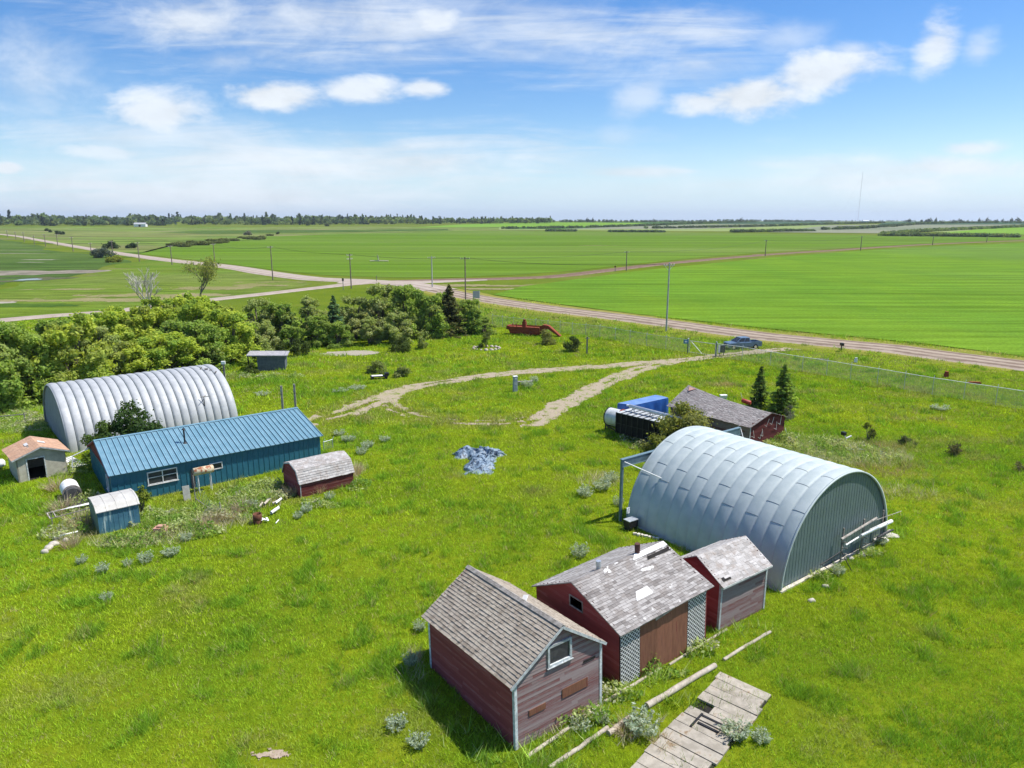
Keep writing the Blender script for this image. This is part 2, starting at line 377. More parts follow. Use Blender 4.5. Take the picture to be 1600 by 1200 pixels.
M_reed = simple('dead_reeds', (.20,.17,.12), (.36,.31,.24), 1, scale=.2, c3=(.10,.12,.05), t3=(.5,.7), sc3=.1)
M_farg = [groundmat('far_green', [(.045,.105,.03), (.055,.125,.03), (.05,.11,.03)], .004, None, (.4,2,1)),
          groundmat('far_pale', [(.20,.27,.085), (.24,.29,.11), (.19,.25,.10)], .004, None, (.4,2,1)),
          groundmat('far_grey', [(.20,.215,.15), (.25,.25,.18), (.17,.20,.13)], .005, None, (.4,2,1)),
          groundmat('far_dark', [(.055,.105,.06), (.065,.12,.07), (.05,.10,.055)], .004, None, (.4,2,1)),
          groundmat('far_bright', [(.14,.27,.03), (.17,.30,.04), (.14,.25,.04)], .004, None, (.4,2,1))]
def build_ground():
    na, nr = 288, 220
    rr = [0]+list(np.geomspace(6, 16000, nr)); P = []
    cx, cy = 0., 60.
    th = np.linspace(0, 2*PI, na, endpoint=False)
    V = [(cx, cy, 0.)]; F3 = []
    for r_ in rr[1:]:
        x = cx+r_*np.cos(th); y = cy+r_*np.sin(th); V += list(zip(x, y, hz(x, y)))
    me = bpy.data.meshes.new('ground'); F = [(0, 1+k, 1+(k+1) % na) for k in range(na)]
    for i in range(nr-1):
        a = 1+i*na; b = a+na
        F += [(a+k, b+k, b+(k+1) % na, a+(k+1) % na) for k in range(na)]
    me.from_pydata([tuple(map(float, v)) for v in V], [], F); me.materials.append(M_ground)
    me.polygons.foreach_set('use_smooth', [True]*len(F)); me.update()
    o = bpy.data.objects.new('ground', me); C.objects.link(o); return tag(o, 'grassy prairie ground', None, None, 'structure')
build_ground()
def drape(name, poly, off, m, step=40., label=None):
    bm = bmesh.new(); vs_ = [bm.verts.new((p[0], p[1], 0)) for p in poly]; bm.faces.new(vs_)
    bmesh.ops.triangulate(bm, faces=bm.faces[:])
    xs = [p[0] for p in poly]; ys = [p[1] for p in poly]
    for ax, (a, b) in enumerate(((min(xs), max(xs)), (min(ys), max(ys)))):
        k = a+step
        while k < b:
            co = (k, 0, 0) if ax == 0 else (0, k, 0); no = (1, 0, 0) if ax == 0 else (0, 1, 0)
            bmesh.ops.bisect_plane(bm, geom=bm.verts[:]+bm.edges[:]+bm.faces[:], plane_co=co, plane_no=no, dist=1e-4); k += step
    for v in bm.verts: v.co.z = hzf(v.co.x, v.co.y)+off
    for f in bm.faces:
        f.smooth = True
        if f.normal.z < 0: f.normal_flip()
    me = bpy.data.meshes.new(name); bm.to_mesh(me); bm.free(); me.materials.append(m)
    o = bpy.data.objects.new(name, me); C.objects.link(o); return tag(o, label, None, None, 'structure')
def wob(pts, amp, n=6, seed=0):
    """refine a polyline and make it wander a little"""
    out = []; rnd = random.Random(seed)
    for a, b in zip(pts[:-1], pts[1:]):
        for k in range(n):
            t = k/n; L = math.hypot(b[0]-a[0], b[1]-a[1]); q = amp*L*(0 if k == 0 else 1)
            out.append((a[0]+(b[0]-a[0])*t+rnd.uniform(-q, q), a[1]+(b[1]-a[1])*t+rnd.uniform(-q, q)))
    out.append(pts[-1]); return out
PX = lambda L: [R(*p) for p in L]
# fields; each boundary is given by measured points that are carried onto the terrain
main_far = R(1600, 558); 
crop1 = PX([(1640,563),(1440,537),(1200,514),(1000,492),(860,474),(770,461),(815,448),(870,441),(1000,423),(1200,403),(1344,392),(1460,385),(1600,380),(1800,374)])
crop1 += [(520, 330), (200, 130)]
drape('crop_field', crop1, .12, M_crop1, 40, 'bright green crop field between the two gravel roads')
up2 = [(218,397),(262,386),(330,379),(372,374),(400,371),(440,369),(520,366),(620,364),(700,361),(800,361),(900,361),(1000,363),(1140,364),(1300,367),(1500,369),(1800,369)]
lo2 = [(1800,370.5),(1600,374),(1440,381),(1300,389),(1200,394),(1100,402),(1000,412),(900,423),(800,430),(700,434),(620,434),(500,430),(420,421),(350,412),(262,402)]
drape('crop_field', PX(up2)+PX(lo2), .10, M_crop2, 40, 'green crop field beyond the crossroads')
drape('hill_pasture', wob(PX([(0,497),(0,452),(40,440),(110,436),(150,426),(200,411),(240,406),(330,418),(420,434),(490,443),(380,463),(250,478),(120,489)])+[R(0,497)], .05, 4, 3)[:-1], .06, M_hill, 14, 'green hillside between the two tracks')
drape('marsh', wob(PX([(-60,452),(40,438),(108,433),(150,423),(205,408),(150,398),(60,383),(0,374),(-80,372)])+[R(-60,452)], .05, 4, 5)[:-1], .04, M_marsh, 14, 'low wet meadow beside the slough')
drape('pasture', PX([(-100,362),(0,364),(60,376),(150,391),(215,396),(262,384),(330,377),(400,369),(440,366),(560,364),(700,359),(860,359),(860,355),(700,355),(560,354),(400,355),(200,355),(0,354),(-100,354)]), .08, M_pasture, 40, 'rough pasture below the far woods')
drape('marsh_strip', PX([(330,366),(430,364),(700,360),(700,357.5),(430,360),(300,361),(250,363)]), .2, M_marsh, 40, 'dark wet strip across the pasture')
drape('far_field', PX([(780,359),(1600,363),(1800,363),(1800,353),(1250,351),(1050,352),(780,352)]), .16, M_farg[1], 60)
drape('far_field', PX([(880,358),(1090,358),(1220,353.5),(1300,350),(1090,350.5),(960,355)]), .3, M_farg[2], 60)
drape('far_field', PX([(790,358),(880,358),(1060,351.6),(1170,347.8),(1080,346.6),(900,348),(790,350)]), .34, M_farg[0], 60)
drape('far_field', PX([(1200,363),(1400,365),(1480,357),(1640,351),(1640,349),(1450,349.5),(1300,352)]), .34, M_farg[2], 60)
drape('far_field', PX([(1120,350),(1300,350),(1360,347.6),(1200,346.8),(1140,347.4)]), .42, M_farg[3], 60)
drape('far_field', PX([(1370,351.5),(1660,350.6),(1660,346.6),(1420,346.2)]), .5, M_farg[3], 60)
drape('far_field', PX([(1440,367),(1660,367),(1660,355.5),(1560,356)]), .42, M_farg[4], 60)
drape('far_field', PX([(640,356),(960,354),(1010,348.6),(860,347.4),(720,351)]), .38, M_farg[4], 60)
lawnp = [(-75,14),(-75,80),(-62,92),(-45,110),(-33,121),(-8,131)]+PX([(785,511),(875,520.5),(961,532),(1040,546),(1100,556),(1159,563.5),(1253,581),(1370,601),(1456,617),(1560,634),(1640,648)])+[(75,60),(75,14)]
drape('lawn_soil', lawnp, .012, M_lawn, 20, 'thatch and soil under the yard grass')
# ------------- pond and reeds
pc = R(46, 437); 
def blob(cx, cy, rx, ry, n=28, j=.18, seed=1, rot=0):
    rnd = random.Random(seed); o = []
    for k in range(n):
        a = 2*PI*k/n; r_ = 1+rnd.uniform(-j, j); x = rx*r_*math.cos(a); y = ry*r_*math.sin(a)
        o.append((cx+x*math.cos(rot)-y*math.sin(rot), cy+x*math.sin(rot)+y*math.cos(rot)))
    return o
mw, nw, ow = mat('pond_water'); bsdf(nw, ow, (.03,.045,.05), .06, 0, nw.noise(objc(nw), .8, 3, .5), .03, .02, .5)
drape('pond', blob(pc[0], pc[1], 5.2, 3.6, 24, .25, 4), .10, mw, 4, 'small open pond in the reeds')
a_ = R(0, 431); b_ = R(88, 425)
drape('reed_bank', blob((a_[0]+b_[0])/2-6, (a_[1]+b_[1])/2+3, 34, 9, 30, .25, 5, .05), .07, M_reed, 6, 'pale dead reeds round the slough')
drape('reed_bank', blob(R(40,438)[0]-16, R(40,438)[1]+2, 34, 11, 30, .2, 6, .05), .055, groundmat('reeds_green', [(.07,.11,.045), (.05,.08,.035), (.12,.11,.07), (.20,.17,.12)], .3), 6, 'green reeds round the pond')
for (px, py, rx, ry, s_) in ((14,396,26,1.8,7),(62,406,10,2.6,8),(48,410,7,1.4,9),(3,473,3.4,2.4,10),(30,391,22,1.1,11),(52,376,10,1.2,12),(222,392,9,.9,14)):
    p = R(px, py); drape('alkali_flat', blob(p[0], p[1], rx, ry, 22, .3, s_), .075, simple('alkali', (.38,.34,.27), (.46,.42,.34), 1, scale=.3), 8, 'pale bare patch in the wet meadow')
# ------------- roads
def road(name, pts, width, off, m, label, ncol=14, seg=8., wf=None, jit=.25):
    P = [Vector((p[0], p[1])) for p in pts]
    Q = []
    for i in range(len(P)-1):           # catmull-rom
        p0 = P[max(i-1, 0)]; p1 = P[i]; p2 = P[i+1]; p3 = P[min(i+2, len(P)-1)]
        n = max(2, int((p2-p1).length/seg))
        for k in range(n):
            t = k/n; Q.append(.5*((2*p1)+(p2-p0)*t+(2*p0-5*p1+4*p2-p3)*t*t+(3*p1-p0-3*p2+p3)*t**3))
    Q.append(P[-1]); b = MB(); rows = []; rnd = random.Random(3)
    for i, q in enumerate(Q):
        d = (Q[min(i+1, len(Q)-1)]-Q[max(i-1, 0)]).normalized(); nn = Vector((-d.y, d.x)); W = width*(wf(i/len(Q)) if wf else 1)
        r_ = []
        for k in range(ncol+1):
            u = k/ncol*2-1; e = rnd.uniform(-jit, jit) if k in (0, ncol) else 0
            x, y = q+nn*(u*W/2+e)
            z = hzf(x, y)+off*(1-abs(u)**6)+.03
            r_.append((x, y, z))
        rows.append(r_)
    b.grid(rows, 0, .5)
    pat = [.55,.75,.35,.15,.6,.85,.5,.2,.55,.8,.45,.15,.5,.75,.6]
    k0 = 0
    for i in range(len(rows)-1):
        for k in range(ncol): b.c[k0] = pat[int(k*14/ncol) % 15]; k0 += 1
    o = b.build(name, m, recalc=False)
    return tag(o, label, None, None, 'structure')
def gravel(name, a, b_, c, grass=None):
    m, n, out = mat(name); o = objc(n); v = var(n)
    col = n.mix(n.ramp(n.math('ADD', v, n.math('MULTIPLY', n.math('SUBTRACT', n.noise(o, .35, 5, .6), .5), 1.3)), .2, .7), a, b_)
    col = n.mix(n.ramp(n.noise(o, .12, 5, .65), .55, .75), col, c)
    if grass: col = n.mix(n.ramp(n.noise(o, grass[1], 6, .7), *grass[2]), col, grass[0])
    g = n.noise(o, 5, 5, .8); col = n.mix(1., col, n_gray(n, n.ramp(g, .2, .8, .8, 1.2)), 'MULTIPLY')
    bsdf(n, out, col, 1, 0, g, .4, .05, 0); return m
M_gravel = gravel('gravel_road', (.175,.130,.100), (.345,.285,.225), (.27,.22,.17))
M_gravel2 = gravel('gravel_light', (.30,.245,.20), (.39,.335,.285), (.33,.275,.215))
M_dirt = gravel('dark_dirt_road', (.13,.085,.06), (.22,.16,.12), (.17,.12,.085))
M_verge = gravel('dry_verge', (.17,.19,.03), (.24,.22,.06), (.13,.18,.02))
mainpts = PX([(1900,618),(1600,572),(1400,546),(1200,527),(1000,500),(860,483),(770,470),(705,458),(660,448)])
main_c = [(120,58)]+mainpts[1:]
road('verge', PX([(1600,573),(1400,547),(1200,528),(1000,501),(860,484),(770,471),(705,459),(660,449)]), 17, .05, M_verge, 'dry verge along the gravel road', 6, 10, jit=1.2)
road('gravel_road', main_c, 9.2, .22, M_gravel, 'wide gravel road past the property')
road('dirt_road', PX([(600,441),(700,437.5),(850,433.5),(950,422.5),(1050,411),(1200,398),(1300,391.5),(1450,382),(1600,376),(1800,370.5)]), 9, .24, M_dirt, 'dark dirt road between the crop fields', 8, 14)
road('gravel_road', PX([(540,440),(600,441),(680,440.5),(760,438)]), 13, .26, M_gravel2, 'light gravel at the crossroads', 8, 10, jit=.6, wf=lambda t: max(.03, 1-t**1.5))
road('gravel_road', PX([(690,454),(640,444.5),(560,439),(490,436),(420,427),(350,416),(250,405),(150,390.5),(60,375),(0,366),(-120,353)]), 9.5, .27, M_gravel2, 'gravel road running off to the left horizon', 10, 14, wf=lambda t: 1.25-.25*min(1, t*4))
road('gravel_road', PX([(580,441),(540,445),(470,453),(400,461),(300,472),(170,487.5),(80,494),(0,501),(-120,512)]), 6, .20, M_gravel2, 'narrow gravel track behind the trees', 8, 10, wf=lambda t: 1.7-.7*min(1, t*6))
# ------------- driveway (cells kept where the worn strip is bare)
def dist_poly(x, y, pts):
    d = np.full(x.shape, 1e9)
    for a, b in zip(pts[:-1], pts[1:]):
        vx, vy = b[0]-a[0], b[1]-a[1]; L2 = vx*vx+vy*vy+1e-9
        t = np.clip(((x-a[0])*vx+(y-a[1])*vy)/L2, 0, 1)
        d = np.minimum(d, np.hypot(x-a[0]-t*vx, y-a[1]-t*vy))
    return d
drv1 = PX([(1310,541),(1215,546),(1140,555),(1080,561),(1020,567),(950,572),(880,577),(820,581),(740,590),(690,597),(650,604),(620,612),(600,622)])
drv1b = PX([(600,622),(575,632),(540,645),(500,655),(465,668)])
drv2 = PX([(1075,562),(1030,569),(995,578),(960,592),(920,612),(880,632),(850,650),(825,662)])
drv3 = PX([(600,622),(615,638),(650,652),(720,660),(790,660),(850,650)])
def bare(x, y):
    """0..1 how bare the yard is"""
    s = np.zeros(np.shape(x)); n_ = fbm(x, y, 3.2, 5)-.5; n2 = fbm(x, y, .9, 9)-.5
    for pts, wd, st in ((drv1, 1.5, .95), (drv2, 1.55, .97), (drv1b, 2.2, .78), (drv3, 1.3, .66)):
        d = dist_poly(x, y, pts)
        if pts is drv2: st = st*np.clip(.5+np.hypot(x-drv2[-1][0], y-drv2[-1][1])/12, 0, 1)
        s = np.maximum(s, st*np.clip(1.35-d/wd, 0, 1)*1.0 - .42*np.exp(-(d/.38)**2))
    return s + n_*.9 + n2*.5
def cells(name, fn, x0, x1, y0, y1, st, off, m, label, thr=.5, keepcond=None):
    xs = np.arange(x0, x1, st); ys = np.arange(y0, y1, st); Xg, Yg = np.meshgrid(xs, ys, indexing='ij')
    rs = np.random.RandomState(2); Xj = Xg+rs.uniform(-.3, .3, Xg.shape)*st; Yj = Yg+rs.uniform(-.3, .3, Xg.shape)*st
    S = fn(Xg[:-1, :-1]+st/2, Yg[:-1, :-1]+st/2) > thr
    idx = np.arange(Xg.size).reshape(Xg.shape)
    F = np.stack([idx[:-1, :-1][S], idx[1:, :-1][S], idx[1:, 1:][S], idx[:-1, 1:][S]], 1)
    used, inv = np.unique(F, return_inverse=True); F = inv.reshape(F.shape)
    xv = Xj.ravel()[used]; yv = Yj.ravel()[used]
    o = npmesh(name, np.stack([xv, yv, hz(xv, yv)+off], 1), F, m); return tag(o, label, None, None, 'structure')
M_drive = gravel('driveway_dirt', (.34,.285,.21), (.45,.385,.30), (.33,.30,.16), ((.16,.20,.04), .9, (.52,.62)))
def strength_dr(x, y):
    s = bare(x, y); near = np.minimum(np.minimum(dist_poly(x, y, drv1), dist_poly(x, y, drv2)), np.minimum(dist_poly(x, y, drv1b), dist_poly(x, y, drv3)))
    return np.where(near < 5, s, 0)
cells('driveway', strength_dr, -32, 58, 58, 124, .22, .035, M_drive, 'worn dirt driveway looping through the yard', .48)
pad = R(552, 552); cells('concrete_pad', lambda x, y: 1.1-np.hypot((x-pad[0])/4.4, (y-pad[1])/2.1)+(fbm(x, y, 1.2, 13)-.5)*1.1, pad[0]-7, pad[0]+7, pad[1]-4, pad[1]+4, .16, .04, gravel('pad_gravel', (.33,.30,.24), (.44,.40,.34), (.30,.30,.18)), 'pale bare gravel pad by the trees', .12)
sp = R(417, 1182)
cells('bare_soil', lambda x, y: 1.15-np.hypot((x-sp[0])/1.15, (y-sp[1])/.62)+(fbm(x, y, .35, 3)-.5)*1.5-.25, sp[0]-2, sp[0]+2, sp[1]-1.5, sp[1]+1.5, .05, .05, simple('sand', (.40,.30,.22), (.52,.42,.32), 1, scale=5), 'sandy bare patch in the foreground grass')

def patchcells(name, spots, st, off, m, label, thr=.35, sc=9):
    P = [(R(px, py), rx, ry) for px, py, rx, ry in spots]
    xs = [p[0][0] for p in P]; ys = [p[0][1] for p in P]; mx = max(max(p[1], p[2]) for p in P)
    def fn(x, y):
        s = np.full(x.shape, -9.)
        for (c, rx, ry) in P: s = np.maximum(s, 1-np.hypot((x-c[0])/rx, (y-c[1])/ry))
        return s+(fbm(x, y, sc, 41, 5)-.5)*2.0
    cells(name, fn, min(xs)-mx, max(xs)+mx, min(ys)-mx, max(ys)+mx, st, off, m, label, thr)
M_dryg = groundmat('dry_grass_patch', [(.22,.20,.10), (.26,.23,.12), (.19,.19,.07), (.13,.17,.04)], .12)
M_dkg = groundmat('dark_grass_patch', [(.05,.10,.02), (.07,.13,.02), (.09,.15,.03), (.04,.08,.02)], .12)
patchcells('dry_grass', [(250,462,26,7),(330,450,22,7),(190,468,20,5),(400,446,18,6),(440,441,12,4),(120,452,16,3),(60,470,18,3)], .8, .085, M_dryg, 'straw-coloured dry grass on the hillside', .30, 7)
patchcells('dry_grass', [(700,446,16,4),(800,447,14,3),(770,452,10,3)], .7, .10, M_dryg, 'dry grass strip between the roads', .2, 6)
patchcells('dark_grass', [(30,478,16,4),(110,395,60,7),(60,388,50,6),(170,402,26,4),(230,396,22,4)], 1.5, .085, M_dkg, 'darker damp grass in the low meadow', .15, 16)
patchcells('dry_grass', [(120,374,110,16),(240,366,130,18),(200,384,60,8),(380,362,90,14),(60,366,80,12),(560,361,120,12)], 5, .14, groundmat('olive_pasture', [(.14,.15,.06), (.19,.18,.09), (.12,.15,.05), (.10,.13,.04)], .02), 'olive dry stretches across the far pasture', .25, 60)
patchcells('dark_grass', [(150,381,60,7),(250,376,90,9),(330,370,90,9),(430,361,120,12)], 4, .17, groundmat('dark_pasture', [(.055,.095,.025), (.08,.12,.03), (.07,.11,.03), (.05,.08,.03)], .02), 'dark scrubby stretches across the far pasture', .35, 50)
patchcells('pale_crop', [(1240,392,22,3),(1200,398,18,3),(1330,388,16,2),(1180,404,10,2),(930,384,30,3)], 1.2, .15, M_dryg, 'thin pale spots in the crop beside the dark road', .35, 10)
# ---------------------------------------------------------------- building helpers
random.seed(11)
def lap_wall(b, A, B, zb, ztop, holes=(), step=.125, thick=.02, out=1, m=0):
    """clapboards from plan point A to B; ztop(t) gives the top height along the wall; holes = (t0, t1, z0, z1)"""
    A = Vector((A[0], A[1], 0)); B = Vector((B[0], B[1], 0)); L = (B-A).length; d = (B-A)/L; nrm = Vector((d.y, -d.x, 0))*out
    z = zb; zmax = max(ztop(k*L/40) for k in range(41))
    while z < zmax:
        z2 = min(z+step, zmax)
        segs = []; N_ = 80; run = None
        for k in range(N_+1):
            t = k*L/N_; inside = (ztop(t) >= z+.25*step)
            if inside and run is None: run = t
            if (not inside) and run is not None: segs.append((run, t-L/N_)); run = None
        if run is not None: segs.append((run, L))
        for (s0, s1) in segs:
            parts = [(s0, s1)]
            for h in holes:
                if z2 > h[2]+.01 and z < h[3]-.01:
                    np_ = []
                    for (a, c) in parts:
                        if h[1] <= a or h[0] >= c: np_.append((a, c)); continue
                        if h[0] > a: np_.append((a, h[0]))
                        if h[1] < c: np_.append((h[1], c))
                    parts = np_
            for (a, c) in parts:
                cuts = [a]; q = a+random.uniform(.8, 3.2)
                while q < c-.4: cuts.append(q); q += random.uniform(1.2, 3.6)
                cuts.append(c)
                for u0, u1 in zip(cuts[:-1], cuts[1:]):
                    u1 -= .004; cc = random.random(); p0 = A+d*u0; p1 = A+d*u1; o1 = nrm*thick; o2 = nrm*.003
                    j = random.uniform(-.003, .003)
                    b.face([p0+o1+Vector((0,0,z+j)), p1+o1+Vector((0,0,z+j)), p1+o2+Vector((0,0,z2)), p0+o2+Vector((0,0,z2))], m, cc)
                    b.face([p0+Vector((0,0,z+j)), p1+Vector((0,0,z+j)), p1+o1+Vector((0,0,z+j)), p0+o1+Vector((0,0,z+j))], m, cc)
        z = z2
def solid_wall(b, A, B, zb, ztop_pts, th=.07, out=1, m=0, c=.5):
    """plain backing wall; ztop_pts = [(t, z)...] along A-B, thickness inwards"""
    A = Vector((A[0], A[1], 0)); B = Vector((B[0], B[1], 0)); L = (B-A).length; d = (B-A)/L; nrm = Vector((d.y, -d.x, 0))*out
    poly = [(0, zb)]+[(L, zb)]+[(t, z) for t, z in ztop_pts[::-1]]
    f = [A+d*t+Vector((0, 0, z)) for t, z in poly]; k = [p-nrm*th for p in f]
    b.face(f, m, c); b.face(k[::-1], m, c)
    for i in range(len(f)): j = (i+1) % len(f); b.face([f[i], f[j], k[j], k[i]], m, c)
def holed_wall(b, A, B, zb, zt, holes, th=.07, out=1, m=0, c=.5):
    """rectangular wall with rectangular openings"""
    A = Vector((A[0], A[1], 0)); B = Vector((B[0], B[1], 0)); L = (B-A).length; d = (B-A)/L; nrm = Vector((d.y, -d.x, 0))*out
    ts = sorted({0, L, *[h[0] for h in holes], *[h[1] for h in holes]}); zs = sorted({zb, zt, *[h[2] for h in holes], *[h[3] for h in holes]})
    M = Matrix(((d.x, -nrm.x, 0, A.x), (d.y, -nrm.y, 0, A.y), (0, 0, 1, 0), (0, 0, 0, 1)))
    for t0, t1 in zip(ts[:-1], ts[1:]):
        for z0, z1 in zip(zs[:-1], zs[1:]):
            tm, zm = (t0+t1)/2, (z0+z1)/2
            if any(h[0] < tm < h[1] and h[2] < zm < h[3] for h in holes): continue
            b.box(t0, t1, 0, th, z0, z1, m, c, M)
def slope(b, E0, E1, R0, R1, course, wmin, wmax, thick=.02, deck=.04, miss=None, m=0, md=1, sag=None, skew=.004, edge_m=None):
    """shingled roof slope. E0-E1 eave line, R0-R1 ridge line (matching ends). miss(u,v) in 0..1 -> True leaves a hole"""
    E0, E1, R0, R1 = map(Vector, (E0, E1, R0, R1))
    def P(u, v):
        p = (E0*(1-u)+E1*u)*(1-v)+(R0*(1-u)+R1*u)*v
        if sag: p = p+Vector((0, 0, sag(u, v)))
        return p
    nrm = (E1-E0).cross(R0-E0).normalized()
    if nrm.z < 0: nrm = -nrm
    Lu = (E1-E0).length; Lv = (R0-E0).length; nv = max(1, round(Lv/course))
    nu_d = 12; nv_d = 8
    for i in range(nu_d):
        for j in range(nv_d):
            um, vm = (i+.5)/nu_d, (j+.5)/nv_d
            if miss and miss(um, vm) == 2: continue
            q = [P(i/nu_d, j/nv_d), P((i+1)/nu_d, j/nv_d), P((i+1)/nu_d, (j+1)/nv_d), P(i/nu_d, (j+1)/nv_d)]
            b.face([p-nrm*.004 for p in q], md, .5); b.face([p-nrm*deck for p in q][::-1], md, .5)
    for a, c in ((0, 1),):
        for (p, q) in ((P(0, 0), P(1, 0)), (P(0, 1), P(1, 1)), (P(0, 0), P(0, 1)), (P(1, 0), P(1, 1))):
            if not sag: b.face([p-nrm*.004, q-nrm*.004, q-nrm*deck, p-nrm*deck], md, .5)
    for j in range(nv):
        v0 = j/nv; v1 = min(1, (j+1.25)/nv); u = -random.uniform(0, wmax)/Lu
        base = random.random()*.5
        while u < 1:
            wdt = random.uniform(wmin, wmax)/Lu; a = max(0, u); c = min(1, u+wdt)-.006/Lu; u += wdt
            if c-a < .02/Lu: continue
            if miss and miss((a+c)/2, (v0+v1)/2): continue
            jj = random.uniform(-skew, skew)/Lv*2; cc = min(1, base+random.random()*.75)
            t0 = thick*random.uniform(.8, 1.5)
            p = [P(a, v0+jj)+nrm*t0, P(c, v0+jj)+nrm*t0, P(c, v1)+nrm*.004, P(a, v1)+nrm*.004]
            b.face(p, m, cc); b.face([P(a, v0+jj), P(c, v0+jj), p[1], p[0]], m, cc*.5)
            b.face([P(a, v0+jj), p[0], p[3]], m, cc*.5); b.face([P(c, v0+jj), p[2], p[1]], m, cc*.5)
def window(root, A, B, t0, t1, z0, z1, fr=.07, mull=(), trans=(), out=1, frame_m=None, depth=.05, pane=True, sill=True, name='window', pane_m=None):
    """frame (> pane, sill) on the wall A-B at distance t0..t1"""
    A = Vector((A[0], A[1], 0)); B = Vector((B[0], B[1], 0)); d = (B-A).normalized(); nrm = Vector((d.y, -d.x, 0))*out
    M = Matrix(((d.x, nrm.x, 0, A.x), (d.y, nrm.y, 0, A.y), (0, 0, 1, 0), (0, 0, 0, 1)))
    b = MB(); y0, y1 = -.03, depth
    b.box(t0, t0+fr, y0, y1, z0, z1, M=M); b.box(t1-fr, t1, y0, y1, z0, z1, M=M)
    b.box(t0+fr, t1-fr, y0, y1-.003, z1-fr, z1, M=M); b.box(t0+fr, t1-fr, y0, y1-.003, z0, z0+fr, M=M)
    for k in mull: b.box(t0+(t1-t0)*k-fr*.4, t0+(t1-t0)*k+fr*.4, y0, y1-.006, z0+fr, z1-fr, M=M)
    for k in trans: b.box(t0+fr, t1-fr, y0+.002, y1-.012, z0+(z1-z0)*k-fr*.25, z0+(z1-z0)*k+fr*.25, M=M)
    w_ = b.build(name, frame_m or M_trim, root)
    if pane:
        g = MB(); g.box(t0+fr*.6, t1-fr*.6, -.02, -.006, z0+fr*.6, z1-fr*.6, M=M); g.build('pane', pane_m or M_glass, w_)
    if sill:
        s_ = MB(); s_.box(t0-.05, t1+.05, y1-.02, y1+.04, z0-.035, z0-.003, M=M); s_.build('sill', frame_m or M_trim, w_)
    return w_
def L3(x, y, z): return Vector((x, y, z))

# ================================================================ front granary
root = thing('red_granary', 'nearest red granary with even tan cedar shingles and a white-framed gable window', 'shed', (*R(806,1172), 0), 36.4)
root.rotation_euler[0] = -.040
W, Dp, ze, zr, ur = 4.5, 6.5, 2.98, 4.47, 2.3
gab = lambda t: ze+(zr-ze)*(t/ur if t < ur else (W-t)/(W-ur))
o0 = R(806,1172)
wt0, wz0 = along(o0, 36.4, 858, 1046); wt1, wz1 = along(o0, 36.4, 896, 1000)
wx0, wx1, wzz0, wzz1 = wt0, wt1, 2.86, 3.78
b = MB(); lap_wall(b, (0,0), (W,0), 0, gab, [(wx0, wx1, wzz0, wzz1)], .13); solid_wall(b, (0,.01), (W,.01), 0, [(0,ze),(ur,zr-.04),(W,ze)]); b.build('wall', M_side_worn, root)
b = MB(); lap_wall(b, (0,Dp), (0,0), 0, lambda t: ze, (), .13); solid_wall(b, (.01,Dp), (.01,0), 0, [(0,ze),(Dp,ze)]); b.build('wall', M_side_red, root)
b = MB(); lap_wall(b, (W,0), (W,Dp), 0, lambda t: ze, (), .13); solid_wall(b, (W-.01,0), (W-.01,Dp), 0, [(0,ze),(Dp,ze)]); b.build('wall', M_side_worn, root)
b = MB(); lap_wall(b, (W,Dp), (0,Dp), 0, gab, (), .13); solid_wall(b, (W,Dp-.01), (0,Dp-.01), 0, [(0,ze),(W-ur,zr-.04),(W,ze)]); b.build('wall', M_side_red, root)
ov, og = .28, .16
k1 = (zr-ze)/ur; k2 = (zr-ze)/(W-ur)
b = MB(); slope(b, (-ov,Dp+og,ze-ov*k1+.03), (-ov,-og,ze-ov*k1+.03), (ur,Dp+og,zr+.03), (ur,-og,zr+.03), .165, .12, .27, .034)
slope(b, (W+.16,-og,ze-.16*k2+.03), (W+.16,Dp+og,ze-.16*k2+.03), (ur,-og,zr+.03), (ur,Dp+og,zr+.03), .17, .10, .24, .016, skew=.02)
b.build('roof', [M_sh1, M_greywood], root)
b = MB(); b.beam((ur-.07,-og-.02,zr+.035), (ur-.07,Dp+og+.02,zr+.035), .17, .03, up=(-.5,0,.85)); b.beam((ur+.075,-og-.02,zr+.03), (ur+.075,Dp+og+.02,zr+.03), .15, .03, up=(.5,0,.85)); b.build('ridge_cap', M_greywood, root)
for (x, y) in ((0,0),(W,0),(0,Dp),(W,Dp)):
    b = MB(); sx_, sy_ = (-1 if x == 0 else 1), (-1 if y == 0 else 1)
    b.box(x-.028 if sx_ < 0 else x-.10, x+.10 if sx_ < 0 else x+.028, y-.035 if sy_ < 0 else y+.020, y-.020 if sy_ < 0 else y+.035, 0, ze-.05)
    b.box(x-.035 if sx_ < 0 else x+.020, x-.020 if sx_ < 0 else x+.035, y-.035 if sy_ < 0 else y-.10, y+.10 if sy_ < 0 else y+.035, 0, ze-.05)
    b.build('corner_trim', M_trim, root)
b = MB(); b.beam((-ov,-og-.012,ze-ov*k1-.03), (ur,-og-.012,zr-.03), .022, .11); b.beam((W+.16,-og-.012,ze-.16*k2-.03), (ur,-og-.012,zr-.03), .022, .11); b.build('rake_board', M_trim, root)
window(root, (0,0), (W,0), wx0, wx1, wzz0, wzz1, .10, depth=.06)
for (pa, pb) in (((827,1120),(853,1098)), ((879,1092),(919,1058))):
    ta, za = along(o0, 36.4, *pa); tb, zb_ = along(o0, 36.4, *pb); b = MB()
    b.box(ta, tb, -.045, -.024, min(za, zb_), max(za, zb_)+.0, c=.4); b.build('patch_board', M_ply, root)
b = MB(); b.box(W-1.0, W-.35, -.05, -.024, 2.36, 2.44, c=.1, M=None); b.build('slot', M_dark, root)
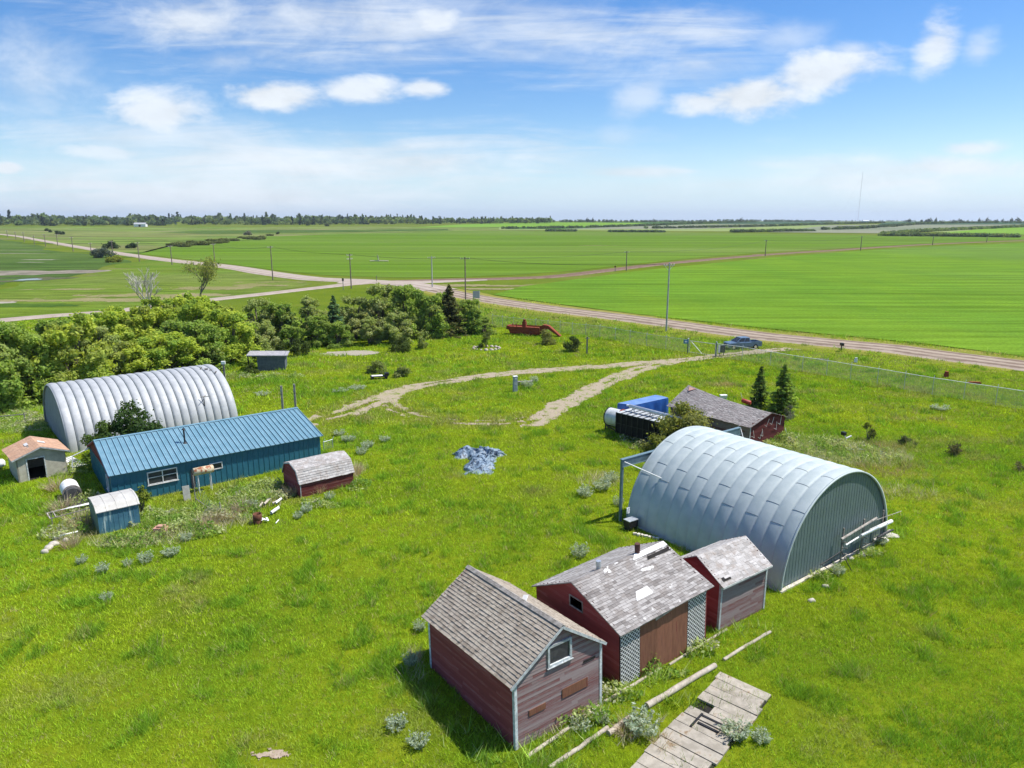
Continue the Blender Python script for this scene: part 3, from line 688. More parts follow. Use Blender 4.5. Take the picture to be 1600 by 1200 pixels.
b = MB(); M_ = Matrix.Translation((ur+.42, Dp*.44, zr-.42*k2+.09)) @ Matrix.Rotation(-.5, 4, 'Y') @ Matrix.Rotation(.5, 4, 'Z'); b.box(-.2,.2,-.12,.12,-.012,.012, M=M_); b.build('flashing', M_white, root)

# ================================================================ middle shed with lattice
o0 = R(968,1075); root = thing('red_shed', 'middle red shed with white lattice panels, brown boarded front and patchy grey roof', 'shed', (*o0, 0), 36.6)
root.rotation_euler[1] = -.050
W, Dp, ze, zr, vr = 5.85, 5.75, 2.80, 3.90, 2.95
zb_ = 2.45
gab = lambda t: ze+(zr-ze)*t/vr if t < vr else zr-(zr-zb_)*(t-vr)/(Dp-vr)
h0, hz0 = along(o0, 126.6, 914, 932); h1, hz1 = along(o0, 126.6, 894.5, 938)
ha, hb = min(h0, h1), max(h0, h1)
hole = (Dp-hb-.0, Dp-ha, 2.62, 3.12)
b = MB(); lap_wall(b, (0,Dp), (0,0), -.35, lambda t: gab(Dp-t), [hole], .16, .008)
b.build('wall', M_side_red, root)
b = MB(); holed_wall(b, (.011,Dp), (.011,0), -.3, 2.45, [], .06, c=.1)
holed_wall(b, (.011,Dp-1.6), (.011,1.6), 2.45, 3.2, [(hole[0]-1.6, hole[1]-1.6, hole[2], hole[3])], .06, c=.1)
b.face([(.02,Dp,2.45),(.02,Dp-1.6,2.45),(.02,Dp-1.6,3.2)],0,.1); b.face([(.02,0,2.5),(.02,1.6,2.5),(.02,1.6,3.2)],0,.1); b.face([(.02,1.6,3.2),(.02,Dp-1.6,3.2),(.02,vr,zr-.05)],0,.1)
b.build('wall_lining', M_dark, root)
b = MB(); lap_wall(b, (W,0), (W,Dp), -.5, gab, (), .16, .008); solid_wall(b, (W-.01,0), (W-.01,Dp), 0, [(0,ze-.03),(vr,zr-.05),(Dp,zb_-.03)]); b.build('wall', M_side_red, root)
b = MB(); lap_wall(b, (W,Dp), (0,Dp), -.5, lambda t: zb_, (), .16, .008); solid_wall(b, (W,Dp-.01), (0,Dp-.01), 0, [(0,zb_-.02),(W,zb_-.02)]); b.build('wall', M_side_red, root)
lat = [(.04, 1.22), (4.45, 5.72)]
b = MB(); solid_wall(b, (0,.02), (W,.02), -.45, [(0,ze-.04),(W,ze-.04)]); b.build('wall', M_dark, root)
pt0, pt1 = 1.25, 4.42
b = MB(); x = pt0
while x < pt1-.05:
    x2 = min(x+random.choice((1.06, 1.06, 1.05)), pt1); b.box(x, x2-.006, -.035, -.012, -.2, ze-.06); x = x2
b.build('boarded_front', M_ply, root)
M_pipe = simple('brown_pipe', (.07,.03,.025), (.12,.055,.045), .8)
def lattice(x0, x1, z0, z1, y):
    b = MB(); st = .165; wd = .040
    W_, H_ = x1-x0, z1-z0
    for sgn in (1, -1):
        k = -H_ if sgn == 1 else 0
        k = -H_
        while k < W_+H_:
            # line x = k + t, z = t (sgn 1) or z = H - t
            t0 = max(0, -k); t1 = min(H_, W_-k)
            if t1-t0 > .03:
                yy = y-(.008 if sgn > 0 else 0)
                pa = (x0+k+t0, yy, z0+(t0 if sgn > 0 else H_-t0)); pb = (x0+k+t1, yy, z0+(t1 if sgn > 0 else H_-t1))
                b.beam(pa, pb, .007, wd, c=.5, up=(0,1,0)) if False else b.beam(pa, pb, wd, .007, c=.5, up=(0,1,0))
            k += st*1.25
    return b
for (x0, x1) in lat: lattice(x0, x1, -.05, ze-.10, -.03).build('lattice_panel', M_white, root)
b = MB(); b.beam((2.2,-.07,ze-.28), (3.9,-.06,ze-.12), .02, .13); b.build('loose_board', M_greywood, root)
ov, og = .22, .14; kf = (zr-ze)/vr; kb = (zr-zb_)/(Dp-vr)
def miss2(u, v):
    if .70 < u < .985 and .80+.02*math.sin(u*40) < v < .885: return 2 if False else 1
    return False
b = MB(); slope(b, (-og,-ov,ze-ov*kf+.03), (W+og+.1,-ov,ze-ov*kf+.03), (-og,vr,zr+.03), (W+og,vr,zr+.03), .15, .22, .34, .024, skew=.008, miss=miss2)
slope(b, (W+og,Dp+ov,zb_-ov*kb+.03), (-og,Dp+ov,zb_-ov*kb+.03), (W+og,vr,zr+.03), (-og,vr,zr+.03), .15, .22, .34, .012, skew=.012)
b.build('roof', [M_sh2, M_greywood], root)
b = MB(); 
p_ = lambda u, v, h: (u, vr-v, zr-v*kf+.03+h)
b.face([p_(4.25,.60,.024), p_(5.95,.62,.024), p_(5.95,.36,.024), p_(4.5,.36,.024)], 0, .1); b.build('roof_hole', M_dark, root)
for (u0, u1, v0, v1, dz_) in ((3.55,5.98,.06,.33,.035),(1.9,3.0,1.75,2.15,.02)):
    b = MB(); q = [p_(u0,v1,dz_), p_(u1,v1,dz_), p_(u1,v0,dz_), p_(u0+.35,v0,dz_)]; q2 = [(x,y,z+.018) for x,y,z in q]
    b.face(q2, 0, .7); b.face(q[::-1], 0, .5)
    for i in range(4): b.face([q[i], q[(i+1)%4], q2[(i+1)%4], q2[i]], 0, .4)
    b.build('roof_board', M_white, root)
for (uu, vv, rr, hh, mm) in ((1.72, .10, .115, .42, M_steel), (4.15, .28, .125, .62, M_pipe)):
    b = MB(); zz = zr-abs(vv)*kf
    b.tube([(uu,vr+.25-vv,zz-.1), (uu,vr+.25-vv,zz+hh*.45)], rr, 12, c=.5); b.tube([(uu,vr+.25-vv,zz+hh*.45), (uu,vr+.25-vv,zz+hh)], rr*1.12, 12, c=.6)
    b.build('stovepipe', mm, root)
window(root, (0,Dp), (0,0), hole[0]-.05, hole[1]+.05, hole[2]-.05, hole[3]+.03, .05, pane=False, depth=.03, frame_m=M_greywood, name='window_opening', sill=False)

# ================================================================ small granary by the arch
o0 = R(1122,988); root = thing('small_red_granary', 'smallest red granary with pale mismatched shingles, beside the grey arched hut', 'shed', (*o0, 0), 36)
W, Dp, ze, zr, vr = 3.72, 2.9, 2.66, 3.55, 1.5; zb_ = 2.75
gab = lambda t: ze+(zr-ze)*t/vr if t < vr else zr-(zr-zb_)*(t-vr)/(Dp-vr)
b = MB(); lap_wall(b, (0,0), (W,0), 0, lambda t: ze, (), .13); solid_wall(b, (0,.01), (W,.01), 0, [(0,ze-.03),(W,ze-.03)]); b.build('wall', M_side_worn, root)
b = MB(); lap_wall(b, (0,Dp), (0,0), 0, lambda t: gab(Dp-t), (), .13, .012); solid_wall(b, (.01,Dp), (.01,0), 0, [(0,zb_-.03),(Dp-vr,zr-.05),(Dp,ze-.03)]); b.build('wall', M_side_red, root)
b = MB(); lap_wall(b, (W,0), (W,Dp), 0, gab, (), .13); solid_wall(b, (W-.01,0), (W-.01,Dp), 0, [(0,ze-.03),(vr,zr-.05),(Dp,zb_-.03)]); b.build('wall', M_side_red, root)
b = MB(); lap_wall(b, (W,Dp), (0,Dp), 0, lambda t: zb_, (), .13); solid_wall(b, (W,Dp-.01), (0,Dp-.01), 0, [(0,zb_-.03),(W,zb_-.03)]); b.build('wall', M_side_red, root)
for (x, y) in ((0,0),(W,0)):
    b = MB(); s_ = -1 if x == 0 else 1
    b.box(*((x-.025, x+.09) if s_ < 0 else (x-.09, x+.025)), -.036, -.021, 0, ze-.06); b.box(*((x-.034, x-.021) if s_ < 0 else (x+.021, x+.034)), -.036, .09, 0, ze-.06); b.build('corner_trim', M_trim, root)
kf = (zr-ze)/vr; kb = (zr-zb_)/(Dp-vr); ov, og = .22, .14
ms3 = lambda u, v: (.05 < u < .24 and .10 < v < .18) or (.04 < u < .12 and .18 < v < .24)
b = MB(); slope(b, (-og,-ov,ze-ov*kf+.03), (W+og,-ov,ze-ov*kf+.03), (-og,vr,zr+.03), (W+og,vr,zr+.03), .17, .25, .42, .012, skew=.03, miss=ms3)
slope(b, (W+og,Dp+ov,zb_-ov*kb+.03), (-og,Dp+ov,zb_-ov*kb+.03), (W+og,vr,zr+.03), (-og,vr,zr+.03), .17, .25, .42, .012, skew=.02)
b.build('roof', [M_sh3, M_greywood], root)
b = MB(); b.beam((-og,-ov-.012,ze-ov*kf), (W+og,-ov-.012,ze-ov*kf), .02, .10); b.build('fascia', M_white, root)
b = MB(); kk = kf; b.face([(.1,-ov+.22,ze-(ov-.22)*kf+.036),(.75,-ov+.22,ze-(ov-.22)*kf+.036),(.85,-ov+.42,ze-(ov-.42)*kf+.036),(.2,-ov+.42,ze-(ov-.42)*kf+.036)],0,.2); b.build('roof_hole', M_dark, root)

# ================================================================ arched huts
def arch_hut(root, W, H, L, bays, m_arch, m_end, bulge=.07, seam=True, end_ribs=True, seed=0, end_in=.12, flute=True):
    rnd = random.Random(seed); rx = W/2
    def prof(a, s, rr=0):   # a 0..pi from near foot
        return (rx-(rx+rr)*math.cos(a), s, (H+rr)*math.sin(a))
    na = 56; per = 12; rows = []
    nv = bays*per
    for j in range(nv+1):
        f = (j/per) % 1.0; s = L*j/nv
        g = abs(math.sin(PI*f))**.5 if flute else 0
        rows.append([prof(PI*i/na, s, bulge*g) for i in range(na+1)])
    b = MB(); b.grid(rows, 0, .5); b.build('arch_shell', m_arch, root)
    if seam:
        for k in range(bays):
            for ai in ((.20, .36, .66) if k % 2 else (.26, .43, .74)):
                a = PI*ai; pts = []
                for q in range(9):
                    f = q/8; s = L*(k+f)/bays; g = abs(math.sin(PI*f))**.5
                    pts.append(prof(a, s, bulge*g+.006))
                b = MB(); b.tube(pts, .013, 4, c=.4, caps=False); b.build('panel_seam', M_seam, root)
    for (s, nm, dr) in ((end_in, 'end_wall', -1), (L-end_in, 'end_wall', 1)):
        b = MB(); n = 48
        P = [prof(PI*i/n, s, -.02) for i in range(n+1)]
        b.face(P if dr < 0 else P[::-1], 0, .5)
        if end_ribs:
            x = .25
            while x < W-.2:
                zt = H*math.sqrt(max(0, 1-((x-rx)/rx)**2))-.05
                if zt > .2:
                    y = s+dr*.012; b.box(x-.02, x+.02, min(y, s-.001 if dr > 0 else s+.001), max(y, s), 0, zt, c=.8)
                x += .3
        b.build(nm, m_end, root)
    b = MB()
    for s in (.02, L-.02):
        b.grid([[prof(PI*i/na, s+ds, r_) for i in range(na+1)] for (ds, r_) in ((0,-.05),(-.06,-.05),(-.06,.05),(.06,.05),(.06,-.05),(0,-.05))], 0, .7)
    b.build('arch_rim', m_arch, root)
    return prof
oq = R(1220, 925); root = thing('quonset_hut', 'large grey corrugated arched hut with teal end wall', 'arched hut', (*oq, 0), 36.5)
prof = arch_hut(root, 11.55, 5.65, 11.75, 14, M_galv, M_teal, .085, seed=1)
b = MB(); b.box(-.15, 11.7, -.14, .08, -.1, .11, c=.6); b.build('foundation', M_conc, root)
b = MB(); b.box(-.2, -.005, .08, 11.8, -.1, .05, c=.4); b.build('foundation', M_conc, root)
# sliding-door track frame at the far end
ty = 12.1
b = MB(); b.box(-.42, 12.35, ty-.09, ty+.09, 3.95, 4.42, c=.4); b.box(-.45, 12.38, ty-.13, ty+.13, 4.42, 4.46, c=1.); b.box(-.45, 12.38, ty-.13, ty-.095, 3.90, 3.945, c=1.); b.build('door_track', M_galvframe, root)
for x in (-.42, 12.2):
    b = MB(); b.box(x, x+.16, ty-.08, ty+.08, 0, 3.945, c=.5); b.build('track_post', M_galvframe, root)
for (p, q) in (((-.3,ty-.17,4.3),(1.15,9.9,3.42)), ((12.25,ty-.17,4.4),(11.1,10.2,2.6))):
    b = MB(); b.tube([p, q], .035, 6); b.build('brace_rod', M_white, root)
b = MB(); b.box(1.5, 9.9, 11.82, 11.9, .1, 3.4, c=.3); b.build('sliding_door', M_teal, root)
HUT = (oq, 36.5)
def hutw(px, py, off=-.15):
    t, z = along(oq, 36.5, px, py); return (t, off, z)
# rack brackets and pipes on the end wall
hut_root = root
def hut_child_world(root_name, label, cat, group=None): return thing(root_name, label, cat, (*oq, 0), 36.5, group)
for i, (px, top, bot) in enumerate(((1314,826,884),(1346,812,870),(1376,798,848))):
    t, _, z1 = hutw(px, top); b = MB(); b.box(t-.05, t+.05, -.22, -.145, .1, z1+.1, c=.2)
    for k in range(4): b.beam((t, -.22, .35+k*.36), (t, -.52, .41+k*.36), .04, .04, c=.1)
    b.build('rack_bracket', M_greywood, hut_root)
pipes = [((1307,840),(1362,807),.075,-.30,M_greywood,'long bare pipe on the top bracket of the teal end wall','.'),((1354,812),(1400,796),.02,-.34,M_greywood,'thin pole sticking out past the right edge of the hut','.'),
 ((1312,848),(1352,824),.05,-.38,M_white,'thin white pipe low on the left of the wall rack','.'),((1333,833),(1360,820),.10,-.48,M_steel,'short fat grey pipe in the middle of the wall rack','.'),
 ((1350,826),(1383,811),.12,-.40,M_white,'fat white plastic pipe on the wall rack','.'),((1356,841),(1382,826),.09,-.34,M_greywood,'weathered round timber low on the wall rack','.'),((1360,836),(1384,824),.06,-.46,M_black,'short dark rod under the white pipe on the rack','.')]
for (pa, pb, r_, off, mm, lab, _) in pipes:
    a = hutw(*pa, off); c = hutw(*pb, off)
    rt = hut_child_world('pipe', lab, 'pipe', 'pipes and poles racked on the hut wall'); b = MB(); b.tube([a, c], r_, 10, c=.7); b.tube([(a[0]-.01,a[1],a[2]), (a[0]-.004,a[1],a[2])], r_*.7, 8, c=0); b.build('tube', mm, rt)
# T stand leaning in front of the wall
rt = hut_child_world('tool_stand', 'black steel trestle stand leaning against the teal end wall', 'stand')
a = hutw(1268,877,-.55); c = hutw(1299,857,-.55); b = MB(); b.tube([a, c], .035, 8); b.build('crossbar', M_black, rt)
for p, q in ((a, hutw(1283,908,-1.0)), (c, hutw(1301,900,-1.0))):
    b = MB(); b.tube([(p[0]+.1,p[1],p[2]), (q[0],q[1]-.1,.02)], .025, 6); b.build('leg', M_black, rt)
# dark slot (vent) on arch side
b = MB(); b.tube([(-.02-.05,1.0,.1),(.16,1.2,1.1)], .05, 6, c=0); b.build('prop_bar', M_black, hut_root)
rt = thing('utility_box', 'small black metal box standing at the back corner of the grey arched hut', 'box', (*R(985,828), 0), 36)
b = MB(); b.box(-.35,.45,-.25,.3,.25,.72,c=.3); b.build('body', M_black, rt); b = MB(); b.box(-.37,.47,-.27,.32,.724,.76,c=.9); b.build('lid', M_steel, rt)
for x in (-.3,.4):
    b = MB(); b.box(x-.03,x+.03,-.2,.25,0,.25); b.build('leg', M_black, rt)
rt = thing('electric_meter_post', 'short pale meter post at the back corner of the grey arched hut', 'post', (*R(979,822), 0), 36)
b = MB(); b.box(-.04,.04,-.04,.04,0,1.3); b.build('post', M_galvframe, rt); b = MB(); b.box(-.12,.12,-.12,-.045,.95,1.35); b.build('meter', M_white, rt)

# ================================================================ left arched hut
ol = R(108, 708); root = thing('quonset_hut', 'pale ribbed arched hut standing behind the blue house', 'arched hut', (*ol, 0), 39.5)
# frame: arch opens along +x here, so turn the profile
hold = []
def arch_left(root, W, H, L, bays, ang):
    c, s = math.cos(math.radians(ang)), math.sin(math.radians(ang)); rx = W/2
    def P(a, t, rr=0):
        w_ = rx-(rx+rr)*math.cos(a); return (t+w_*c, w_*s, (H+rr)*math.sin(a))
    na, per = 56, 10; rows = []
    for j in range(bays*per+1):
        f = (j/per) % 1.0; t = L*j/(bays*per); g = abs(math.sin(PI*f))**.30
        rows.append([P(PI*i/na, t, .17*g) for i in range(na+1)])
    b = MB(); b.grid(rows, 0, .5); b.build('arch_shell', M_galv2, root)
    for (t, dr) in ((.15, -1), (L-.15, 1)):
        b = MB(); n = 40; b.face([P(PI*i/n, t, -.02) for i in range(n+1)], 0, .5); k = .4
        while k < W-.3:
            zt = H*math.sqrt(max(0, 1-((k-rx)/rx)**2))-.06; x = t+k*c
            if zt > .3: b.beam((x+dr*.03, k*s, 0), (x+dr*.03, k*s, zt), .07, .05, c=.9)
            k += .5
        b.build('end_wall', M_galv2, root)
    b = MB()
    for t in (.02, L-.02): b.grid([[P(PI*i/na, t+ds, r_) for i in range(na+1)] for (ds, r_) in ((-.05,-.03),(-.05,.03),(.05,.03),(.05,-.03),(-.05,-.03))], 0, .8)
    b.build('arch_rim', M_galv2, root); return P
PL = arch_left(root, 12, 5.0, 14.8, 20, 91.5)
for k in range(1, 20):
    b = MB(); b.tube([PL(PI*i/40, 14.8*k/20, .075) for i in range(41)], .055, 4, c=.3, caps=False); b.build('rib_joint', M_seam, root)
for (a, t, s_) in ((.62, 13.6, .35), (.58, 13.9, .25), (.66, 13.2, .3), (.52, 14.2, .3)):
    b = MB(); p = Vector(PL(a*PI*.5+.35, t, .26)); b.box(-s_/2, s_/2, -s_*.2, s_*.2, -.01, .02, c=.1, M=Matrix.Translation(p) @ Matrix.Rotation(.9, 4, 'X') @ Matrix.Rotation(random.uniform(-1, 1), 4, 'Z')); b.build('torn_patch', M_black, root)
# ================================================================ blue house
o0 = R(178, 790); root = thing('blue_house', 'long low blue sheet-metal house with light blue ribbed roof', 'house', (*o0, 0), 37.8)
W, Dp, ze, zr, vr = 15.7, 9.6, 2.32, 3.55, 5.3; zb_ = 2.1
BH = (o0, 37.8)
def bw(px, py): return along(o0, 37.8, px, py)
w1a, w1b = bw(233, 771), bw(277, 736); w2a, w2b = bw(329, 748), bw(348, 732)
wn1 = (w1a[0], w1b[0], .98, 1.98); wn2 = (w2a[0], w2b[0], 1.18, 1.72)
def ribbed(b, A, B, zb, ztop, step=.4, out=1, rib=.03, holes=()):
    A = Vector((A[0], A[1], 0)); B = Vector((B[0], B[1], 0)); L = (B-A).length; d = (B-A)/L; nrm = Vector((d.y, -d.x, 0))*out
    M = Matrix(((d.x, nrm.x, 0, A.x), (d.y, nrm.y, 0, A.y), (0, 0, 1, 0), (0, 0, 0, 1))); t = .03
    while t < L-.03:
        zz = [(zb, ztop(t)-.02)]
        for h in holes:
            if h[0]-.04 < t < h[1]+.04: zz = [(zb, h[2]-.03), (h[3]+.03, ztop(t)-.02)]
        for (z0, z1) in zz:
            if z1 > z0+.05: b.box(t-.025, t+.025, -.002, rib, z0, z1, c=.75, M=M)
        t += step
b = MB(); holed_wall(b, (0,0), (W,0), 0, ze, [wn1, wn2], .08, c=.5); ribbed(b, (0,0), (W,0), .02, lambda t: ze, .42, holes=[wn1, wn2]); b.build('wall', M_blue, root)
gab = lambda t: ze+(zr-ze)*t/vr if t < vr else zr-(zr-zb_)*(t-vr)/(Dp-vr)
gw = [1.15, 1.95, .75, 1.85]
b = MB(); solid_wall(b, (0,Dp), (0,0), 0, [(0,zb_-.02),(Dp,ze-.02)]); ribbed(b, (0,Dp), (0,0), .02, lambda t: ze-.05, .42, holes=[(Dp-gw[1], Dp-gw[0], gw[2], gw[3])]); b.build('wall', M_blue_end, root)
b = MB(); b.face([(-.004,Dp,zb_+.0),(-.004,0,ze),(-.004,vr,zr-.03)][::-1], 0, .3); b.beam((-.02,0,ze), (-.02,Dp,zb_), .03, .1, c=.8); b.build('gable', M_darkred, root)
b = MB(); solid_wall(b, (W,0), (W,Dp), 0, [(0,ze-.02),(vr,zr-.05),(Dp,zb_-.02)]); ribbed(b, (W,0), (W,Dp), .02, gab, .42); b.build('wall', M_blue_end, root)
b = MB(); solid_wall(b, (W,Dp), (0,Dp), 0, [(0,zb_),(W,zb_)]); b.build('wall', M_blue, root)
M_ribshade = simple('rib_shade_line', (.02,.06,.10), (.03,.09,.14), .7)  # shade beside each roof rib put in as a dark strip at the lap
def metal_slope(b, E0, E1, R0, R1, step=.4, rib=.06, th=.03):
    E0, E1, R0, R1 = map(Vector, (E0, E1, R0, R1)); n = (E1-E0).cross(R0-E0).normalized(); n = n if n.z > 0 else -n
    q = [E0, E1, R1, R0]; lo = [p-n*th for p in q]; b.face(q, 0, .5); b.face(lo[::-1], 0, .5)
    for i in range(4): b.face([q[i], q[(i+1) % 4], lo[(i+1) % 4], lo[i]], 0, .6)
    L = (E1-E0).length; t = .03; du = (E1-E0)/L; sl = (R0-E0)
    while t < L:
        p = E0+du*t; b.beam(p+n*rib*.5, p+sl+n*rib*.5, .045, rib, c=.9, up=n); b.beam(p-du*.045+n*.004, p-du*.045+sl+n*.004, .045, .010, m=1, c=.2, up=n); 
        for k in (.33, .66): b.beam(p+du*step*k+n*.006, p+du*step*k+sl+n*.006, .03, .014, c=.6, up=n) if t+step*k < L else None
        t += step
ov, og = .26, .14; kf = (zr-ze)/vr; kb = (zr-zb_)/(Dp-vr)
b = MB(); metal_slope(b, (-og,-ov,ze-ov*kf+.06), (W+.25,-ov,ze-ov*kf+.06), (-og,vr,zr+.06), (W+.25,vr,zr+.06)); metal_slope(b, (W+.25,Dp+ov,zb_-ov*kb+.06), (-og,Dp+ov,zb_-ov*kb+.06), (W+.25,vr,zr+.06), (-og,vr,zr+.06)); b.build('roof', [M_blueroof, M_ribshade], root)
b = MB(); b.beam((-og,vr-.1,zr+.085), (W+.25,vr-.1,zr+.085), .22, .02, up=(0,-.2,1)); b.beam((-og,vr+.1,zr+.08), (W+.25,vr+.1,zr+.08), .22, .02, up=(0,.3,1)); b.build('ridge_cap', M_blueroof, root)
b = MB(); b.beam((-og-.01,-ov,ze-ov*kf-.03), (-og-.01,vr,zr-.03), .03, .14); b.beam((-og-.01,Dp+ov,zb_-ov*kb-.03), (-og-.01,vr,zr-.03), .03, .14); b.build('bargeboard', M_darkred, root)
window(root, (0,0), (W,0), wn1[0], wn1[1], wn1[2], wn1[3], .07, (.5,), (.55,), frame_m=M_white, depth=.055)
window(root, (0,0), (W,0), wn2[0], wn2[1], wn2[2], wn2[3], .06, frame_m=M_white, depth=.055, sill=False)
window(root, (0,Dp), (0,0), Dp-gw[1], Dp-gw[0], gw[2], gw[3], .09, frame_m=M_white, depth=.055)
# flue: foot of the pipe measured on the roof plane
r_ = ray(289, 692); lo, hi = 20., 120.
co, si = math.cos(math.radians(37.8)), math.sin(math.radians(37.8))
for _ in range(50):
    t = (lo+hi)/2; X_, Y_, Z_ = r_[0]*t-o0[0], r_[1]*t-o0[1], HC+r_[2]*t
    v_ = -X_*si+Y_*co; zz = ze+kf*v_+.06
    if Z_ > zz: lo = t
    else: hi = t
u_, v_ = X_*co+Y_*si, v_
b = MB(); b.tube([(u_,v_,ze+kf*v_), (u_,v_,ze+kf*v_+1.15)], .065, 10, c=.5); b.tube([(u_,v_,ze+kf*v_+1.15), (u_,v_,ze+kf*v_+1.24)], [.16,.10], 10, c=.5); b.tube([(u_,v_,ze+kf*v_+.02), (u_,v_,ze+kf*v_+.12)], [.2,.07], 10, c=.6); b.build('flue_pipe', M_black, root)
b = MB()
t0_, z0_ = bw(300, 760); b.box(t0_, t0_+.28, -.06, -.034, .02, 1.55, c=.2); b.build('corner_board', simple('old_dark_board', (.03,.03,.035), (.06,.055,.06)), root)
b = MB(); b.tube([(-.12,Dp-.2,zb_-.2),(-1.3,Dp-.2,zb_-.6),(-1.45,Dp-.2,.1)], .05, 8, c=.9); b.build('downspout', M_white, root)
# fuel tank on stand
tk = R(321, 767); root = thing('fuel_tank', 'rusty cream barrel tank on two white legs against the blue wall', 'tank', (*tk, 0), 37.8)
b = MB(); b.tube([(-.72,0,1.66),(-.68,0,1.66),(.68,0,1.66),(.72,0,1.66)], [.24,.3,.3,.24], 18, c=.5); b.build('barrel', simple('cream_rust', (.52,.42,.26), (.62,.54,.38), .6, scale=2, c3=(.30,.10,.04), t3=(.5,.62), sc3=3), root)
for x in (-.45, .45):
    for y in (-.2, .2):
        b = MB(); b.tube([(x,y,0),(x,y*.8,1.45)], .028, 6); b.build('leg', M_white, root)
# ================================================================ gambrel hut
o0 = R(470.5, 778); root = thing('gambrel_shed', 'small dark red hut with barn-shaped shingled roof in front of the blue house', 'shed', (*o0, 0), 38.5)
L_, Wd, z1, z2, z3 = 4.25, 3.3, 1.12, 1.98, 2.32; k1_, k2_ = .5, 1.6
ends = [(0,z1),(k1_,z2),(k2_,z3),(Wd-k1_,z2),(Wd,z1)]
def gz(t):
    for (a, za), (c, zc) in zip(ends[:-1], ends[1:]):
        if a <= t <= c: return za+(zc-za)*(t-a)/(c-a)
    return z1
b = MB(); lap_wall(b, (0,0), (L_,0), 0, lambda t: z1, (), .11); solid_wall(b, (0,.01), (L_,.01), 0, [(0,z1),(L_,z1)]); b.build('wall', M_side_dull, root)
b = MB(); lap_wall(b, (0,Wd), (0,0), 0, lambda t: gz(Wd-t), (), .11, .012); solid_wall(b, (.01,Wd), (.01,0), 0, [(0,z1),(k1_,z2),(Wd-k2_,z3-.03),(Wd-k1_,z2),(Wd,z1)]); b.build('wall', M_side_red, root)
b = MB(); lap_wall(b, (L_,0), (L_,Wd), 0, gz, (), .11, .012); solid_wall(b, (L_-.01,0), (L_-.01,Wd), 0, [(0,z1),(k1_,z2),(k2_,z3-.03),(Wd-k1_,z2),(Wd,z1)]); b.build('wall', M_side_dull, root)
b = MB(); lap_wall(b, (L_,Wd), (0,Wd), 0, lambda t: z1, (), .11); b.build('wall', M_side_dull, root)
b = MB(); g_ = .1
slope(b, (-g_,-.08,z1-.08), (L_+g_,-.08,z1-.08), (-g_,k1_-.03,z2+.03), (L_+g_,k1_-.03,z2+.03), .19, .2, .34, .034, skew=.01)
slope(b, (-g_,k1_-.04,z2+.03), (L_+g_,k1_-.04,z2+.03), (-g_,k2_,z3+.03), (L_+g_,k2_,z3+.03), .16, .2, .32, .014, skew=.01)
slope(b, (L_+g_,Wd-k1_+.04,z2+.03), (-g_,Wd-k1_+.04,z2+.03), (L_+g_,k2_,z3+.03), (-g_,k2_,z3+.03), .16, .2, .32, .014)
slope(b, (L_+g_,Wd+.08,z1-.08), (-g_,Wd+.08,z1-.08), (L_+g_,Wd-k1_+.03,z2+.03), (-g_,Wd-k1_+.03,z2+.03), .16, .2, .32, .014)
b.build('roof', [M_sh3, M_greywood], root)
b = MB()
for (a, za), (c, zc) in zip(ends[:-1], ends[1:]): b.beam((-g_-.012,a,za-.02), (-g_-.012,c,zc-.02), .02, .08)
b.build('rake_trim', M_trim, root); b = MB(); b.box(-.03,.03,-.04,-.022,0,z1-.1); b.build('corner_trim', M_trim, root)
# ================================================================ little metal garden shed
o0 = R(156, 836); root = thing('metal_garden_shed', 'small faded blue metal shed with white roof by the corner of the blue house', 'shed', (*o0, 0), 40)
L_, Wd = 2.45, 2.6
M_fade = metal_paint('faded_blue_shed', (.04,.13,.20), (.07,.19,.26), .6, 0, (.40,.50,.50), (.54,.68)); M_gr = metal_paint('faded_green_side', (.14,.22,.16), (.20,.28,.21), .6, 0, (.3,.4,.35), (.6,.8))
gp = [(0,1.62),(.35,1.92),(1.3,2.02),(Wd-.35,1.9),(Wd,1.6)]
for nm, A, B, zt, m_ in (('wall',(0,0),(L_,0),[(0,1.6),(L_,1.6)],M_fade), ('wall',(0,Wd),(0,0),[(0,1.6),(.35,1.9),(1.3,2.02),(Wd-.35,1.9),(Wd,1.62)],M_gr), ('wall',(L_,0),(L_,Wd),[(0,1.6),(.35,1.9),(1.3,2.02),(Wd-.35,1.9),(Wd,1.6)],M_gr), ('wall',(L_,Wd),(0,Wd),[(0,1.6),(L_,1.6)],M_fade)):
    b = MB(); solid_wall(b, A, B, 0, zt, .03); ribbed(b, A, B, .02, lambda t: 1.6, .3, rib=.015); b.build(nm, m_, root)
b = MB(); M_wr = metal_paint('white_roof_sheet', (.44,.425,.385), (.52,.51,.47), .6, 0, (.34,.27,.18), (.58,.78))
pr = [(-.1,1.56),(.33,1.93),(1.3,2.05),(Wd-.33,1.93),(Wd+.1,1.56)]
b.grid([[(x,y,z) for (y,z) in pr] for x in (-.08, L_+.08)], 0, .5, False); b.grid([[(x,y,z-.03) for (y,z) in pr] for x in (-.08, L_+.08)], 0, .5, False)
for x in np.arange(-.05, L_+.08, .62): 
    for (p, q) in zip(pr[:-1], pr[1:]): b.beam((x,p[0],p[1]+.01), (x,q[0],q[1]+.01), .03, .025, c=.7)
b.build('roof', M_wr, root)
